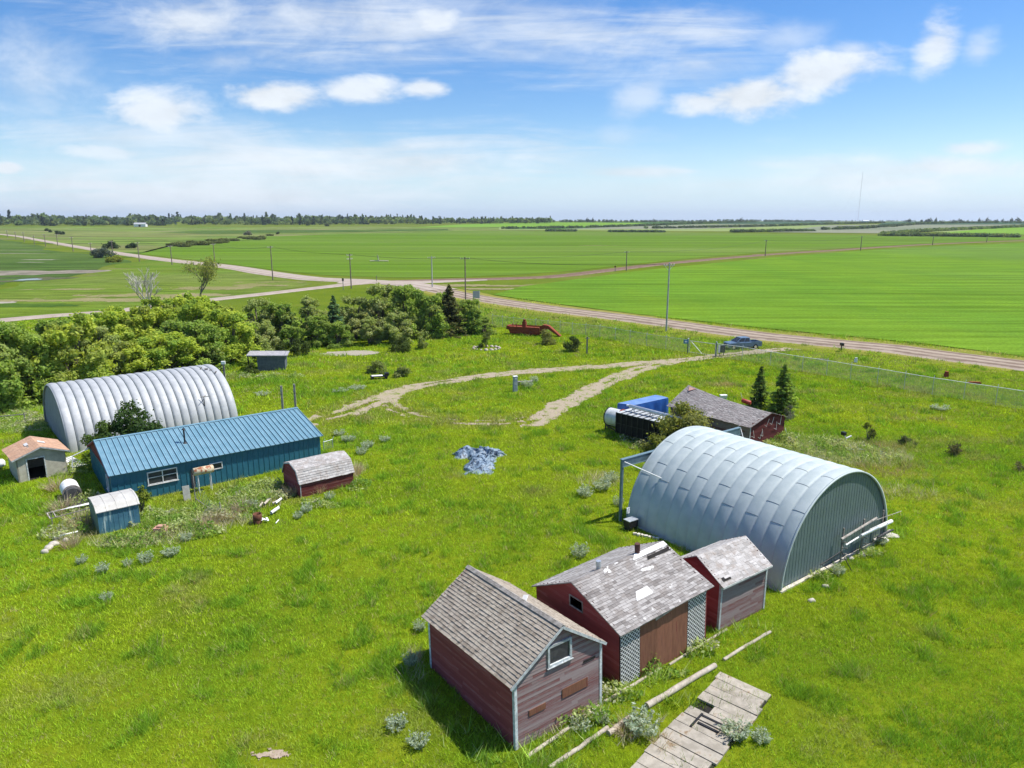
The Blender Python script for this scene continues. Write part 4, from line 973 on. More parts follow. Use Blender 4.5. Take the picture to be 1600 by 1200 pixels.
# ================================================================ beige shed
o0 = R(30, 755); root = thing('beige_shed', 'beige stucco shed with tan roof and an open doorway', 'shed', (*o0, 0), 44)
W, Dp, ze, zr, ur = 3.35, 3.5, 2.0, 2.62, 1.72
M_stucco = simple('beige_stucco', (.40,.37,.30), (.50,.47,.39), .95, scale=2.5, c3=(.28,.25,.2), t3=(.6,.75), sc3=2)
dr = (.72, 1.85, .0, 1.72)
b = MB(); holed_wall(b, (0,0), (W,0), 0, ze, [dr], .1, c=.5); b.face([(0,0,ze),(W,0,ze),(ur,0,zr)],0,.5); b.face([(0,.1,ze),(W,.1,ze),(ur,.1,zr)][::-1],0,.5); b.build('wall', M_stucco, root)
b = MB(); solid_wall(b, (0,Dp), (0,0), 0, [(0,ze),(Dp,ze)], .1); b.build('wall', M_stucco, root)
b = MB(); solid_wall(b, (W,0), (W,Dp), 0, [(0,ze),(Dp,ze)], .1); b.build('wall', M_stucco, root)
b = MB(); solid_wall(b, (W,Dp), (0,Dp), 0, [(0,ze),(W-ur,zr),(W,ze)], .1); b.build('wall', M_stucco, root)
b = MB(); b.box(.1,W-.1,.11,Dp-.1,-.02,.04); b.build('floor_slab', M_dark, root)
b = MB(); b.box(dr[0]-.08,dr[0],-.03,.06,0,dr[3]+.08); b.box(dr[1],dr[1]+.08,-.03,.06,0,dr[3]+.08); b.box(dr[0],dr[1],-.028,.06,dr[3],dr[3]+.08); b.build('door_frame', M_trim, root)
kk = (zr-ze)/ur; k2 = (zr-ze)/(W-ur); ov, og = .3, .25
b = MB(); slope(b, (-ov,Dp+og,ze-ov*kk+.04), (-ov,-og,ze-ov*kk+.04), (ur,Dp+og,zr+.04), (ur,-og,zr+.04), .2, .3, .5, .012, skew=.01, miss=lambda u, v: .42 < u < .62 and .62 < v < .70)
slope(b, (W+ov,-og,ze-ov*k2+.04), (W+ov,Dp+og,ze-ov*k2+.04), (ur,-og,zr+.04), (ur,Dp+og,zr+.04), .2, .3, .5, .012, skew=.01)
b.build('roof', [M_shB, M_greywood], root)
b = MB(); b.beam((-ov,-og-.012,ze-ov*kk-.02), (ur,-og-.012,zr-.02), .02, .1); b.beam((W+ov,-og-.012,ze-ov*k2-.02), (ur,-og-.012,zr-.02), .02, .1); b.build('rake_board', M_trim, root)
b = MB(); b.face([(ur+.15,Dp*.55,zr+.03),(ur+.6,Dp*.5,zr-.12),(ur+.62,Dp*.38,zr-.12),(ur+.15,Dp*.4,zr+.03)],0,.9); b.face([(ur-.75,1.55,zr-.18),(ur-.5,1.55,zr-.09),(ur-.5,2.3,zr-.09),(ur-.75,2.3,zr-.18)],0,.1); b.build('roof_patch', M_white, root)
# ================================================================ sagging red shed at the back
ob = (21.25, 60.9); root = thing('old_red_shed', 'old dark red shed with sagging grey roof and white antler shapes on its end', 'shed', (*ob, 0), 36)
W, Dp, ze, ur = 5.2, 9.3, 2.2, 2.75
zf, zbk = 2.95, 3.75; rz_ = lambda v: zf+(zbk-zf)*(v/Dp)**1.15-.18*math.sin(PI*v/Dp)
gabf = lambda t: ze+(zf-ze)*(t/ur if t < ur else (W-t)/(W-ur))
b = MB(); lap_wall(b, (0,0), (W,0), 0, gabf, (), .2, .01); solid_wall(b, (0,.01), (W,.01), 0, [(0,ze),(ur,zf-.04),(W,ze)]); b.build('wall', siding('maroon_siding', (.10,.016,.015), (.15,.05,.045), .5, .8), root)
b = MB(); lap_wall(b, (0,Dp), (0,0), 0, lambda t: ze, (), .18); solid_wall(b, (.01,Dp), (.01,0), 0, [(0,ze),(Dp,ze)]); b.build('wall', M_side_worn, root)
b = MB(); solid_wall(b, (W,0), (W,Dp), 0, [(0,ze),(Dp,ze)]); b.build('wall', M_side_red, root)
b = MB(); solid_wall(b, (W,Dp), (0,Dp), 0, [(0,ze),(W-ur,zbk-.08),(W,ze)]); b.build('wall', M_side_red, root)
sg = lambda u, v: (v)*(rz_((1-u)*Dp)-(zf*u+zbk*(1-u)))
sg2 = lambda u, v: (v)*(rz_(u*Dp)-(zf*(1-u)+zbk*u))
b = MB(); slope(b, (-.35,Dp+.2,ze-.1), (-.35,-.2,ze-.1), (ur,Dp+.2,zbk+.04), (ur,-.2,zf+.04), .19, .16, .34, .02, skew=.05, sag=sg)
slope(b, (W+.4,-.2,ze-.1), (W+.4,Dp+.2,ze-.1), (ur,-.2,zf+.04), (ur,Dp+.2,zbk+.04), .19, .16, .34, .02, skew=.05, sag=sg2)
b.build('roof', [M_shR, M_greywood], root)
b = MB(); b.box(-.07,.05,-.04,-.022,0,ze); b.build('corner_trim', M_trim, root)
for k, (x, z) in enumerate(((.6,1.0),(1.5,.75),(2.3,1.75),(3.1,1.8),(3.9,1.2),(4.4,1.6),(1.9,.9))):
    b = MB(); a = random.uniform(-.6, .6); L1 = .75
    p = (x, -.06, z); q = (x+math.sin(a)*L1, -.07, z+math.cos(a)*L1); r2 = (x-.5*math.cos(a+.4), -.09, z+.22)
    b.tube([p, q], .018, 5); b.tube([p, r2], .016, 5); b.build('antler', M_white, root)
b = MB(); b.tube([(W+.05,-.1,1.1),(W+.3,-.3,.1)], .03, 5); b.build('prop_stick', M_white, root)
b = MB(); b.face([(1.9,Dp-.5,rz_(Dp-.5)-.25),(2.5,Dp-.1,rz_(Dp)-.02),(2.6,Dp-.9,rz_(Dp-.9)+.0)],0,.3); b.build('roof_patch', simple('pinkish_board', (.4,.22,.18), (.5,.3,.25)), root)
# ================================================================ grey shed among the trees
o0 = R(403, 580); root = thing('grey_woodland_shed', 'small grey flat-roofed shed at the foot of the trees', 'shed', (*o0, 0), 12)
b = MB(); b.box(0,3.6,0,3,0,2.1,c=.4); b.build('wall', simple('grey_wall', (.09,.11,.13), (.14,.16,.18), .8), root)
b = MB(); M_ = Matrix.Rotation(.04, 4, 'Y'); b.box(-1.4,3.9,-.3,3.3,2.12,2.24,c=.8,M=M_); b.build('roof', simple('pale_roof', (.24,.235,.24), (.34,.33,.34), .8), root)
b = MB(); b.box(-1.25,-1.1,.1,.25,0,2.1); b.build('porch_post', M_dark, root)
# ---------------------------------------------------------------- vegetation builders (numpy)
def rs(seed): return np.random.RandomState(seed)
def leaves(P, size, rng, elong=1.7, up=.3, nrm=None):
    """one bent diamond leaf-clump per point -> verts, faces(quads)"""
    n = len(P); d = rng.normal(size=(n, 3)); d[:, 2] += up
    if nrm is not None: d = d*.8+nrm*1.0
    d /= np.linalg.norm(d, axis=1)[:, None]
    a = rng.normal(size=(n, 3)); a -= d*(a*d).sum(1)[:, None]; a /= np.linalg.norm(a, axis=1)[:, None]; c = np.cross(d, a)
    s = (size*rng.uniform(.6, 1.35, n))[:, None]
    V = np.stack([P-a*s*elong*.5, P+c*s*.5, P+a*s*elong*.5+d*s*.12, P-c*s*.5], 1).reshape(-1, 3)
    return V, np.arange(4*n).reshape(n, 4)
def tint(n, rng, cols, wts=None, jit=.18):
    cols = np.array(cols); k = rng.choice(len(cols), n, p=wts); c = cols[k]*(1+rng.uniform(-jit, jit, (n, 1)))
    return np.clip(c, 0, 1)
def crown(name, parent, clumps, per, size, cols, seed, wts=None, shell=.35, up=.35):
    rng = rs(seed); Ps, Cs, Ns = [], [], []
    for (x, y, z, r_) in clumps:
        n = int(per*(r_**1.6)); d = rng.normal(size=(n, 3)); d /= np.linalg.norm(d, axis=1)[:, None]
        rad = r_*(shell+(1-shell)*rng.rand(n)**.6)[:, None]*(1+.34*np.sin(d[:, :1]*5+x*3)*np.cos(d[:, 1:2]*4+y))
        rad = np.where(rng.rand(n, 1) < .12, rad*1.35, rad); P = np.array([x, y, z])+d*rad*np.array([1, 1, .82]); Ps.append(P); Ns.append(d)
        base = np.array(cols)[rng.choice(len(cols), p=wts)]; c = tint(n, rng, cols, wts, .35); Cs.append(c*.5+base*.5)
    P = np.concatenate(Ps); Cc = np.concatenate(Cs); Nn = np.concatenate(Ns); P[:, 2] = np.maximum(P[:, 2], .05)
    V, F = leaves(P, size, rng, up=up, nrm=Nn)
    return npmesh(name, V, F, M_leaf, np.repeat(Cc, 4, 0), parent)
G_YEL = [(0.425,0.531,0.071),(0.531,0.619,0.106),(0.283,0.407,0.071),(0.336,0.389,0.106)]
G_MID = [(0.265,0.407,0.079),(0.354,0.478,0.088),(0.195,0.300,0.071),(0.389,0.442,0.160)]
G_OLV_ = [(0.318,0.371,0.124),(0.389,0.425,0.160),(0.231,0.283,0.098),(0.442,0.442,0.212)]
def dome(rng, R_, H, n, base=.8, cl=(.9, 1.5)):
    out = []
    for i in range(n):
        a = rng.uniform(0, 2*PI); t = rng.uniform(0, 1)**.8; z = base+(H-base)*t
        rr = R_*math.sqrt(max(.05, 1-(t*.93)**2.2))*rng.uniform(.35, 1.0); q = rng.uniform(*cl)*(1-.35*t)
        out.append((rr*math.cos(a), rr*math.sin(a), max(z-q*.6, q*.5), q))
    return out
def bushy(seed, R_, H, cols, n=18, per=330, size=.26, mul=2.0, label='', wts=None, base=.5):
    rng = rs(seed); root = thing('tree', label, 'tree', (0, 0, 0))
    cl = dome(rng, R_, H, int(n*1.7), base, (R_*.17, R_*.37)); b = MB()
    for k in range(4):
        x, y = rng.uniform(-.5, .5, 2); tx, ty, tz, _ = cl[k]
        b.tube([(x*.4, y*.4, -.1), (x+tx*.2, y+ty*.2, H*.3), (tx*.7, ty*.7, max(tz, H*.5)), (tx, ty, tz+.5)], [.15, .11, .07, .03], 6)
    for (x, y, z, r_) in cl[4:14]: b.tube([(x*.15, y*.15, H*.22), (x*.55, y*.55, z*.75), (x, y, z)], [.08, .055, .02], 5)
    b.build('trunk', M_bark, root); crown('crown', root, cl, int(per*mul), size*.72, cols, seed, wts); return root
def spruce(seed, H, R_, label, cols=((0.084,0.154,0.056),(0.112,0.182,0.070),(0.063,0.112,0.049)), cat='tree', dens=1.):
    rng = rs(seed); root = thing('spruce_tree', label, 'spruce', (0, 0, 0)); b = MB(); b.tube([(0,0,-.1),(0,0,H*.5),(0,0,H*.98)], [.03*H**.6*1.3, .06, .01], 7); b.build('trunk', M_bark, root)
    P, Cn = [], []
    nl = int(H*3.6); 
    for i in range(nl):
        t = (i+.5)/nl; z = .25+(H-.3)*t; L = R_*(1-t)**.85*rng.uniform(.82, 1.12)+.08; nb = int((9 if t < .75 else 6))
        for k in range(nb):
            a = rng.uniform(0, 2*PI); l = L*rng.uniform(.7, 1.1); n = int((14+34*l)*dens)
            s = rng.rand(n)**.7*l; side = rng.normal(0, .10+.10*l*.5, n)*(1-s/l*.6)
            zz = z-.28*s+.16*s*s/max(l, .3)+rng.normal(0, .04, n)-abs(side)*.3
            P.append(np.stack([s*math.cos(a)-side*math.sin(a), s*math.sin(a)+side*math.cos(a), zz], 1))
            base = np.array(cols)[rng.choice(len(cols))]*rng.uniform(.8, 1.3); tip = (s/l > .78)[:, None]
            Cn.append(base*(1+.9*tip)+rng.uniform(-.006, .006, (n, 1)))
    P = np.concatenate(P); Cc = np.clip(np.concatenate(Cn), .004, 1); P[:, 2] = np.maximum(P[:, 2], .02)
    V, F = leaves(P, .085*(H/5)**.5*1.35, rng, 2.4, .1); npmesh('crown', V, F, M_leaf, np.repeat(Cc, 4, 0), root); return root
def branchy(seed, H, spread, label, leafcols=None, bark=None, nleaf=0, size=.2, trunks=2, cat='tree', name='tree', depth=4):
    rng = rs(seed); rnd = random.Random(seed); root = thing(name, label, cat, (0, 0, 0)); b = MB(); tips = []
    def grow(p, d, L, r_, k):
        q = p+d*L*.5+Vector((rnd.uniform(-.06,.06)*L, rnd.uniform(-.06,.06)*L, 0)); e = p+d*L
        b.tube([p, q, e], [r_, r_*.85, r_*.65], 5 if k > 1 else 4, caps=False)
        if k == 0: tips.append(e); return
        for _ in range(3 if k > 1 else 4):
            a = rnd.uniform(0, 2*PI); nd = (d+Vector((math.cos(a), math.sin(a), rnd.uniform(-.15, .45)))*rnd.uniform(.45, .8)*spread).normalized()
            grow(e if _ else q.lerp(e, .6), nd, L*rnd.uniform(.52, .75), r_*.6, k-1)
        tips.append(e)
    for t in range(trunks):
        a = rnd.uniform(0, 2*PI); grow(Vector((.15*t, 0, -.1)), Vector((math.cos(a)*.25*spread, math.sin(a)*.25*spread, 1)).normalized(), H*.36, H*.018, depth)
    b.build('branches' if cat != 'tree' else 'trunk', bark or M_bark, root)
    if leafcols:
        P = []
        for e in tips: n = max(1, int(nleaf/len(tips))); P.append(np.array(e)+rng.normal(0, .36*H/8, (n, 3)))
        P = np.concatenate(P); V, F = leaves(P, size, rng); npmesh('crown', V, F, M_leaf, np.repeat(tint(len(P), rng, leafcols), 4, 0), root)
    return root
def stalks(seed, n, R_, H, cols, width=.02, name='bush', label='', cat='bush', lean=.5, leafn=0, leafs=.05, leafcols=None, arc=.2):
    """tussock / sagebrush / brush: upright stalks with small leaves along them, one mesh"""
    rng = rs(seed); a = rng.uniform(0, 2*PI, n); r0 = R_*.45*np.sqrt(rng.rand(n)); L = H*rng.uniform(.55, 1.1, n)
    bx, by = r0*np.cos(a), r0*np.sin(a); out = rng.uniform(.15, 1., n)*R_*lean; a2 = a+rng.normal(0, .5, n)
    tx, ty = bx+out*np.cos(a2), by+out*np.sin(a2); ph = rng.uniform(0, 2*PI, n); wx, wy = np.cos(ph)*width/2, np.sin(ph)*width/2
    mz = L*.55; mx, my = bx+(tx-bx)*.4, by+(ty-by)*.4
    V = np.stack([np.stack([bx-wx, by-wy, 0*L-.02], 1), np.stack([bx+wx, by+wy, 0*L-.02], 1), np.stack([mx+wx*.8, my+wy*.8, mz], 1), np.stack([mx-wx*.8, my-wy*.8, mz], 1),
                  np.stack([tx+wx*.2, ty+wy*.2, L], 1), np.stack([tx-wx*.2, ty-wy*.2, L], 1)], 1).reshape(-1, 3)
    k = np.arange(n)[:, None]*6; F = np.concatenate([k+np.array([0,1,2,3]), k+np.array([3,2,4,5])])
    Cc = np.repeat(tint(n, rng, cols, None, .25), 6, 0)
    if leafn:
        j = rng.randint(0, n, leafn); t = rng.uniform(.25, 1.02, leafn)
        P = np.stack([bx[j]+(tx-bx)[j]*t**1.4, by[j]+(ty-by)[j]*t**1.4, L[j]*t], 1)+rng.normal(0, .035+R_*.02, (leafn, 3)); P[:, 2] = np.maximum(P[:, 2], .02)
        V2, F2 = leaves(P, leafs, rng, 2.0); F = np.concatenate([F, F2+len(V)]); V = np.concatenate([V, V2])
        Cc = np.concatenate([Cc, np.repeat(tint(leafn, rng, leafcols or cols), 4, 0)])
    o = npmesh(name, V, F, M_leaf, Cc); return tag(o, label, cat)

# ================================================================ shelterbelt
protos = {}
def proto(key, fn):
    if key not in protos: protos[key] = fn(); return protos[key], True
    return protos[key], False
def place_tree(key, fn, px, py, rz, sc, label, group=None, top=None, xy=None, h0=None):
    x, y = xy or R(px, py); o, first = proto(key, fn)
    if top is not None and h0: sz = (top_at(x, y, top)-hzf(x, y))/h0; sc = (sc[0]*sz, sc[1]*sz, sz) if hasattr(sc, '__len__') else sc*sz
    if first:
        o.location = (x, y, hzf(x, y)); o.rotation_euler = (0, 0, math.radians(rz)); o.scale = sc if hasattr(sc, '__len__') else (sc,)*3
        o['label'] = label
        if group: o['group'] = group
        return o
    return clone(o, (x, y), rz, sc, label, group)
G_OLV = [(.34,.43,.13),(.40,.48,.16),(.26,.33,.11),(.42,.45,.22)]
B = {'a': lambda: bushy(21, 3.6, 8, G_YEL, 26, 300, .30), 'b': lambda: bushy(22, 3.8, 8, G_MID, 28, 290, .30), 'c': lambda: bushy(23, 3.5, 8, G_OLV, 24, 270, .28),
     'd': lambda: bushy(24, 4.2, 8, G_YEL[:2]+G_MID[:1], 30, 300, .29), 'e': lambda: bushy(25, 3.3, 8, G_MID[:3]+G_OLV[:1], 24, 300, .27)}
SHG = 'trees of the shelterbelt behind the arched hut'
kind = {'a': 'yellow-green', 'b': 'mid-green', 'c': 'olive, loosely leaved', 'd': 'bright spreading', 'e': 'dark green'}
# (key, px base, py base, top row, width scale, where)
belt = [('b',8,634,500,1.1,'at the left edge of the photo, front row'),('e',58,628,515,1.0,'second from the left edge in the front row'),('a',118,618,485,1.15,'its tall crown reaching the narrow track'),
 ('c',160,604,505,1.0,'behind the left end of the arched hut'),('a',205,597,520,1.1,'pressed against the back of the arched hut, low crown'),('d',262,590,518,1.15,'low and rounded behind the middle of the arched hut'),
 ('b',318,578,500,1.0,'behind the right end of the arched hut'),('d',362,566,480,1.15,'overhanging the left side of the grey flat-roofed shed'),
 ('e',20,592,505,1.1,'back row at the left edge'),('b',92,582,497,1.1,'back row above the second front tree'),('d',175,566,478,1.2,'tall, back row behind the arched hut left half'),
 ('a',240,560,462,1.15,'tallest crown left of the dead white tree'),('d',300,552,458,1.15,'tallest crown right of the dead white tree'),('a',352,545,468,1.1,'back row above the grey flat-roofed shed'),
 ('c',405,540,472,1.0,'behind and right of the grey flat-roofed shed'),('c',408,556,505,.8,'low one touching the roof of the grey flat-roofed shed'),('b',440,540,478,.95,'left of the first dark spruce'),('c',488,532,470,.95,'between the two dark spruces of the row'),
 ('e',500,541,495,.8,'low one between the two dark spruces'),('c',556,530,468,1.0,'right of the second dark spruce'),('c',596,527,450,1.2,'left half of the broad rounded clump'),('b',640,526,452,1.15,'right half of the broad rounded clump'),
 ('c',620,536,492,.9,'low at the front of the broad rounded clump'),('b',672,526,466,.95,'touching the left side of the big brown-green spruce'),('c',578,538,500,.8,'low, in front of the broad clump at its left end'),
 ('e',735,521,470,.85,'right of the big brown-green spruce'),('b',756,522,497,.6,'last small one at the right end of the row'),('e',530,541,505,.75,'low, right of the concrete pad'),('e',455,545,510,.75,'dark, low, right of the grey flat-roofed shed'),
 ('e',130,600,545,.8,'dark and low in a gap of the left part'),('b',280,568,500,1.,'filling the middle of the belt behind the arched hut'),('e',425,528,475,.9,'back row left of the first spruce'),('b',690,519,462,.8,'back row behind the big brown-green spruce')]
for i, (k, px, py, top, ws, where) in enumerate(belt):
    place_tree(k, B[k], px, py, 47*i % 360, (ws, ws), '%s bushy tree, %s' % (kind[k], where), 'bushy trees of the shelterbelt', top, None, 8.3) if False else None
    x, y = R(px, py); hgt = top_at(x, y, top)-hzf(x, y); s = hgt/8.2*(1.1 if px > 380 else 1.0)
    o, first = proto(k, B[k]); lab = '%s bushy tree, %s' % (kind[k], where); sc_ = (s*.25+ws*.8, s*.25+ws*.8, s)
    if first: o.location = (x, y, 0); o.rotation_euler = (0, 0, math.radians(47*i % 360)); o.scale = sc_; tag(o, lab, 'tree', 'bushy trees of the shelterbelt')
    else: clone(o, (x, y), 47*i % 360, sc_, lab, 'bushy trees of the shelterbelt')
def spr(seed, px, py, top, wr, label, group, cols=None):
    x, y = R(px, py); H = top_at(x, y, top)-hzf(x, y); kw = {'cols': cols} if cols else {}
    o = spruce(seed, H, H*wr, label, dens=.75, **kw); o.location = (x, y, hzf(x, y)); tag(o, None, None, group); return o
g1 = 'dark spruces in the shelterbelt'; blu = ((0.070,0.133,0.070),(0.098,0.168,0.084),(0.126,0.196,0.098))
spr(31, 455, 541, 479, .34, 'dark spruce, first of the two in the middle of the tree row', g1)
spr(32, 524, 535, 461, .36, 'dark spruce, second of the two in the middle of the tree row', g1, blu)
spr(33, 703, 524, 444, .42, 'big brown-green spruce near the right end of the tree row', g1, ((0.098,0.105,0.049),(0.126,0.133,0.056),(0.070,0.084,0.042)))
g2 = 'young spruces beside the old red shed'
spr(34, 1185, 637, 571, .30, 'left and slimmer of the two young spruces beside the old red shed', g2, ((.10,.155,.045),(.13,.19,.05),(.08,.12,.04)))
spr(35, 1221, 645, 568, .36, 'right and bushier of the two young spruces beside the old red shed', g2, ((.10,.16,.04),(.14,.21,.05),(.19,.26,.06)))
o = branchy(41, 11.5, .8, 'bare white dead tree rising above the shelterbelt', None, simple('dead_bark', (.38,.35,.31), (.52,.49,.45), .9), trunks=3, depth=4); p = R(236, 505); o.location = (*p, 0); o.rotation_euler = (0,0,1.)
o = branchy(42, 13.5, 1.1, 'thin sparse-leaved tree standing above the shelterbelt', [(.30,.34,.10),(.24,.29,.08),(.34,.36,.13)], M_bark, 2200, .24, trunks=1, depth=4); p = R(325, 492); o.location = (*p, 0)
# shrubs --------------------------------------------------------------
def shrub(seed, px, py, R_, H, cols, label, n=9, per=900, size=.11, name='shrub', group=None, stems=True, twig=None, xy=None):
    rng = rs(seed); x, y = xy or R(px, py); root = thing(name, label, 'shrub', (x, y, hzf(x, y)), 0, group)
    cl = dome(rng, R_*.75, H, n, H*.25, (R_*.28, R_*.5)); b = MB()
    for k in range(min(n, 7)):
        q = cl[k]; b.tube([(q[0]*.1, q[1]*.1, -.05), (q[0]*.5, q[1]*.5, q[2]*.6), (q[0], q[1], q[2]+.1)], [.035, .025, .01], 5)
    b.build('stems', twig or M_bark, root); crown('foliage', root, cl, per, size, cols, seed); return root
DK = [(0.062,0.106,0.031),(0.088,0.138,0.037),(0.050,0.075,0.031)]; YG = [(0.213,0.275,0.037),(0.275,0.325,0.062),(0.163,0.225,0.037)]; GRY = [(0.150,0.175,0.125),(0.213,0.237,0.175),(0.112,0.138,0.088)]
shrub(51, 1068, 704, 3.2, 4.3, [(0.250,0.275,0.062),(0.188,0.225,0.062),(0.300,0.312,0.112),(0.138,0.175,0.050)], 'loose yellow-green bush growing between the black trailer and the grey arched hut', 22, 420, .15)
shrub(52, 1026, 716, 1.6, 2.5, [(0.225,0.263,0.050),(0.175,0.213,0.050),(0.275,0.288,0.100)], 'low yellow-green bush at the near end of the black trailer', 10, 500, .13)
shrub(53, 200, 704, 2.5, 4.8, [(0.075,0.138,0.037),(0.100,0.163,0.044),(0.062,0.106,0.037)], 'dark green bush between the blue roof and the pale arched hut, right part', 18, 500, .15, xy=(-32.4, 59.0))
shrub(54, 165, 716, 1.9, 3.6, [(0.100,0.175,0.037),(0.125,0.200,0.050),(0.075,0.112,0.037)], 'dark green bush between the blue roof and the pale arched hut, left part', 12, 500, .14, xy=(-35.0, 57.6))
shrub(55, 222, 800, .85, 1.9, YG, 'upright yellow-green bush in front of the blue house window', 9, 800, .10)
shrub(56, 1356, 688, .75, 1.9, [(0.088,0.138,0.037),(0.125,0.150,0.062),(0.188,0.213,0.037)], 'small dark bush with a thin stem, nearest the white rubbish behind the grey hut', 7, 700, .10)
shrub(57, 1417, 694, .8, 1.0, [(0.125,0.150,0.075),(0.175,0.188,0.100),(0.100,0.125,0.050)], 'small round grey-green bush, middle of the three on the right lawn', 7, 800, .09)
shrub(58, 1492, 712, .95, 1.2, [(0.138,0.138,0.075),(0.188,0.175,0.088),(0.100,0.112,0.050)], 'round twiggy bush right of the middle one on the right lawn', 8, 700, .09)
shrub(59, 1592, 737, .6, 1.0, [(0.150,0.150,0.088),(0.200,0.200,0.100)], 'small twiggy bush at the right edge of the photo', 6, 600, .08)
shrub(60, 1235, 655, .9, 1.4, GRY, 'grey twiggy bush at the foot of the right young spruce', 8, 700, .09)
shrub(61, 853, 538, 1.6, 3.0, [(0.300,0.300,0.112),(0.237,0.250,0.088),(0.188,0.213,0.075)], 'pale yellow bush in front of the rusty machine', 10, 420, .14)
shrub(62, 892, 549, 1.9, 2.3, [(0.075,0.125,0.037),(0.112,0.138,0.050),(0.062,0.088,0.037)], 'dark upright bush right of the rusty machine', 12, 420, .13)
for k, (px, py, r_, h_, lb) in enumerate(((470,556,1.8,2.6,'dark low bush at the tree foot between the grey shed and the gravel pad'),(440,557,1.5,2.2,'dark bush just right of the grey flat-roofed shed'),(628,549,2.2,2.4,'dark bush sticking out from the foot of the broad tree clump'),(662,545,1.3,2.0,'pale green bush right of the one at the foot of the broad clump'),(628,589,1.6,1.3,'low green bush beside the flat cart'),(590,583,1.8,1.6,'thin pale bush behind the flat cart'),(395,585,1.2,1.6,'bush hiding the left corner of the grey flat-roofed shed'))):
    shrub(120+k, px, py, r_, h_, [(.09,.13,.04),(.13,.18,.05),(.06,.09,.03)] if k in (0,1,2,6) else [(.22,.28,.08),(.28,.32,.13)], lb, 11, 420, .14)
shrub(63, 760, 543, 1.3, 2.6, [(0.150,0.200,0.062),(0.188,0.225,0.075)], 'green bush inside the ring of stones', 8, 450, .13)
shrub(64, 160, 403, 6.5, 6.5, [(0.125,0.163,0.125),(0.163,0.200,0.150)], 'round grey bush beside the far left gravel road', 12, 60, .55)
shrub(65, 178, 410, 5.2, 3.2, [(0.237,0.275,0.050),(0.300,0.325,0.062)], 'low yellow-green bush in the wet meadow by the far left road', 10, 70, .45)
for k, (px, py, s_, lab) in enumerate(((73,361,7,'left dark bush of the pair in the far pasture'),(78,363,6,'middle dark bush of the far pasture'),(91,366,8,'dark bush right of the pair in the far pasture'),(98,366.5,6,'rightmost dark bush of the far pasture group'),(205,388,7,'dark shrub at the field corner by the left road'),(176,388.5,9,'low shrub on the field edge by the left road'),(387,367.5,9,'lone pale bush at the head of the green field'),(434,366,6,'small dark bush at the head of the green field'),(480,352.5,9,'round dark tree standing alone below the far woods'),(510,353.5,10,'dark round tree right of the lone one below the far woods'))):
    shrub(70+k, px, py, s_*.7, s_*.62, [(.07,.11,.05),(.09,.13,.06)] if k != 6 else [(.25,.26,.22),(.2,.22,.17)], lab, 9, 34, .8, group='bushes scattered over the far pasture')
rngb = rs(5)
bb = [(232+rngb.uniform(0,130), 0) for _ in range(34)]
for k in range(26):
    px = 270+k*6.2+rngb.uniform(-4, 4); py = 384.5-(px-270)*.085+rngb.uniform(-3.5, 3.2)
    s_ = rngb.uniform(3.5, 6.5); x, y = R(px, py)
    if k == 0: wil = shrub(90, px, py, 4.5, 3.0, [(.15,.18,.06),(.20,.22,.09),(.11,.14,.05)], 'pale willow scrub clump on the near left of the slough strip', 9, 40, .55, group='willow scrub along the green field edge'); wp = wil; wp['label'] = 'pale willow scrub clump along the far edge of the green field'
    else: clone(wp, (x, y), rngb.uniform(0, 360), (s_/4.5*1.2, s_/4.5, s_/5.2), 'pale willow scrub clump along the far edge of the green field', 'willow scrub along the green field edge')

# ================================================================ lawn grass
straw = [(1150,602,6,1.6,.8),(1240,612,5,1.2,.6),(1330,700,8,2.4,.7),(1400,735,5,2.5,.7),(1450,655,7,1.2,.5),(1500,690,9,1.8,.35),(1380,640,10,1.5,.3),(700,660,7,1.6,.5),(560,655,8,2,.5),(840,770,2,1.4,.3),
 (700,745,1.5,1,.5),(950,740,1.6,1,.35),(1475,560,10,2,.5),(1560,790,3,2,.3),(1310,520,20,2.5,.5),(760,560,5,3,.35),(1000,540,7,2,.35),(160,830,3,1.6,.7),(250,840,3,1.2,.6),(330,815,2.5,1,.6),(60,560,3,2,.3),(640,1080,1,.6,.3),(395,1160,.9,.6,.5)]
lush = [(500,615,7,3.5,.9),(420,600,7,4,.8),(1050,600,9,2,.5),(600,690,7,1.6,.5),(560,640,3,.8,.5),(470,570,6,3,.6),(1130,860,3,2,.3),(980,590,6,1.5,.5),(1540,1160,3,2,.6),(1300,1100,1.2,.8,.6),(1250,620,9,1.2,.3)]
def blobs(x, y, L):
    s = np.zeros(len(x))
    for (px, py, rx, ry, a) in L:
        c = R(px, py); s = np.maximum(s, a*np.clip(1.25-np.hypot((x-c[0])/rx, (y-c[1])/ry), 0, 1)*1.6)
    return np.clip(s, 0, 1)
YELG, BRI, LUSH, STRAW, SAGE = map(np.array, ((.435,.565,.036), (.325,.51,.036), (.22,.40,.036), (.46,.38,.19), (.30,.36,.24)))
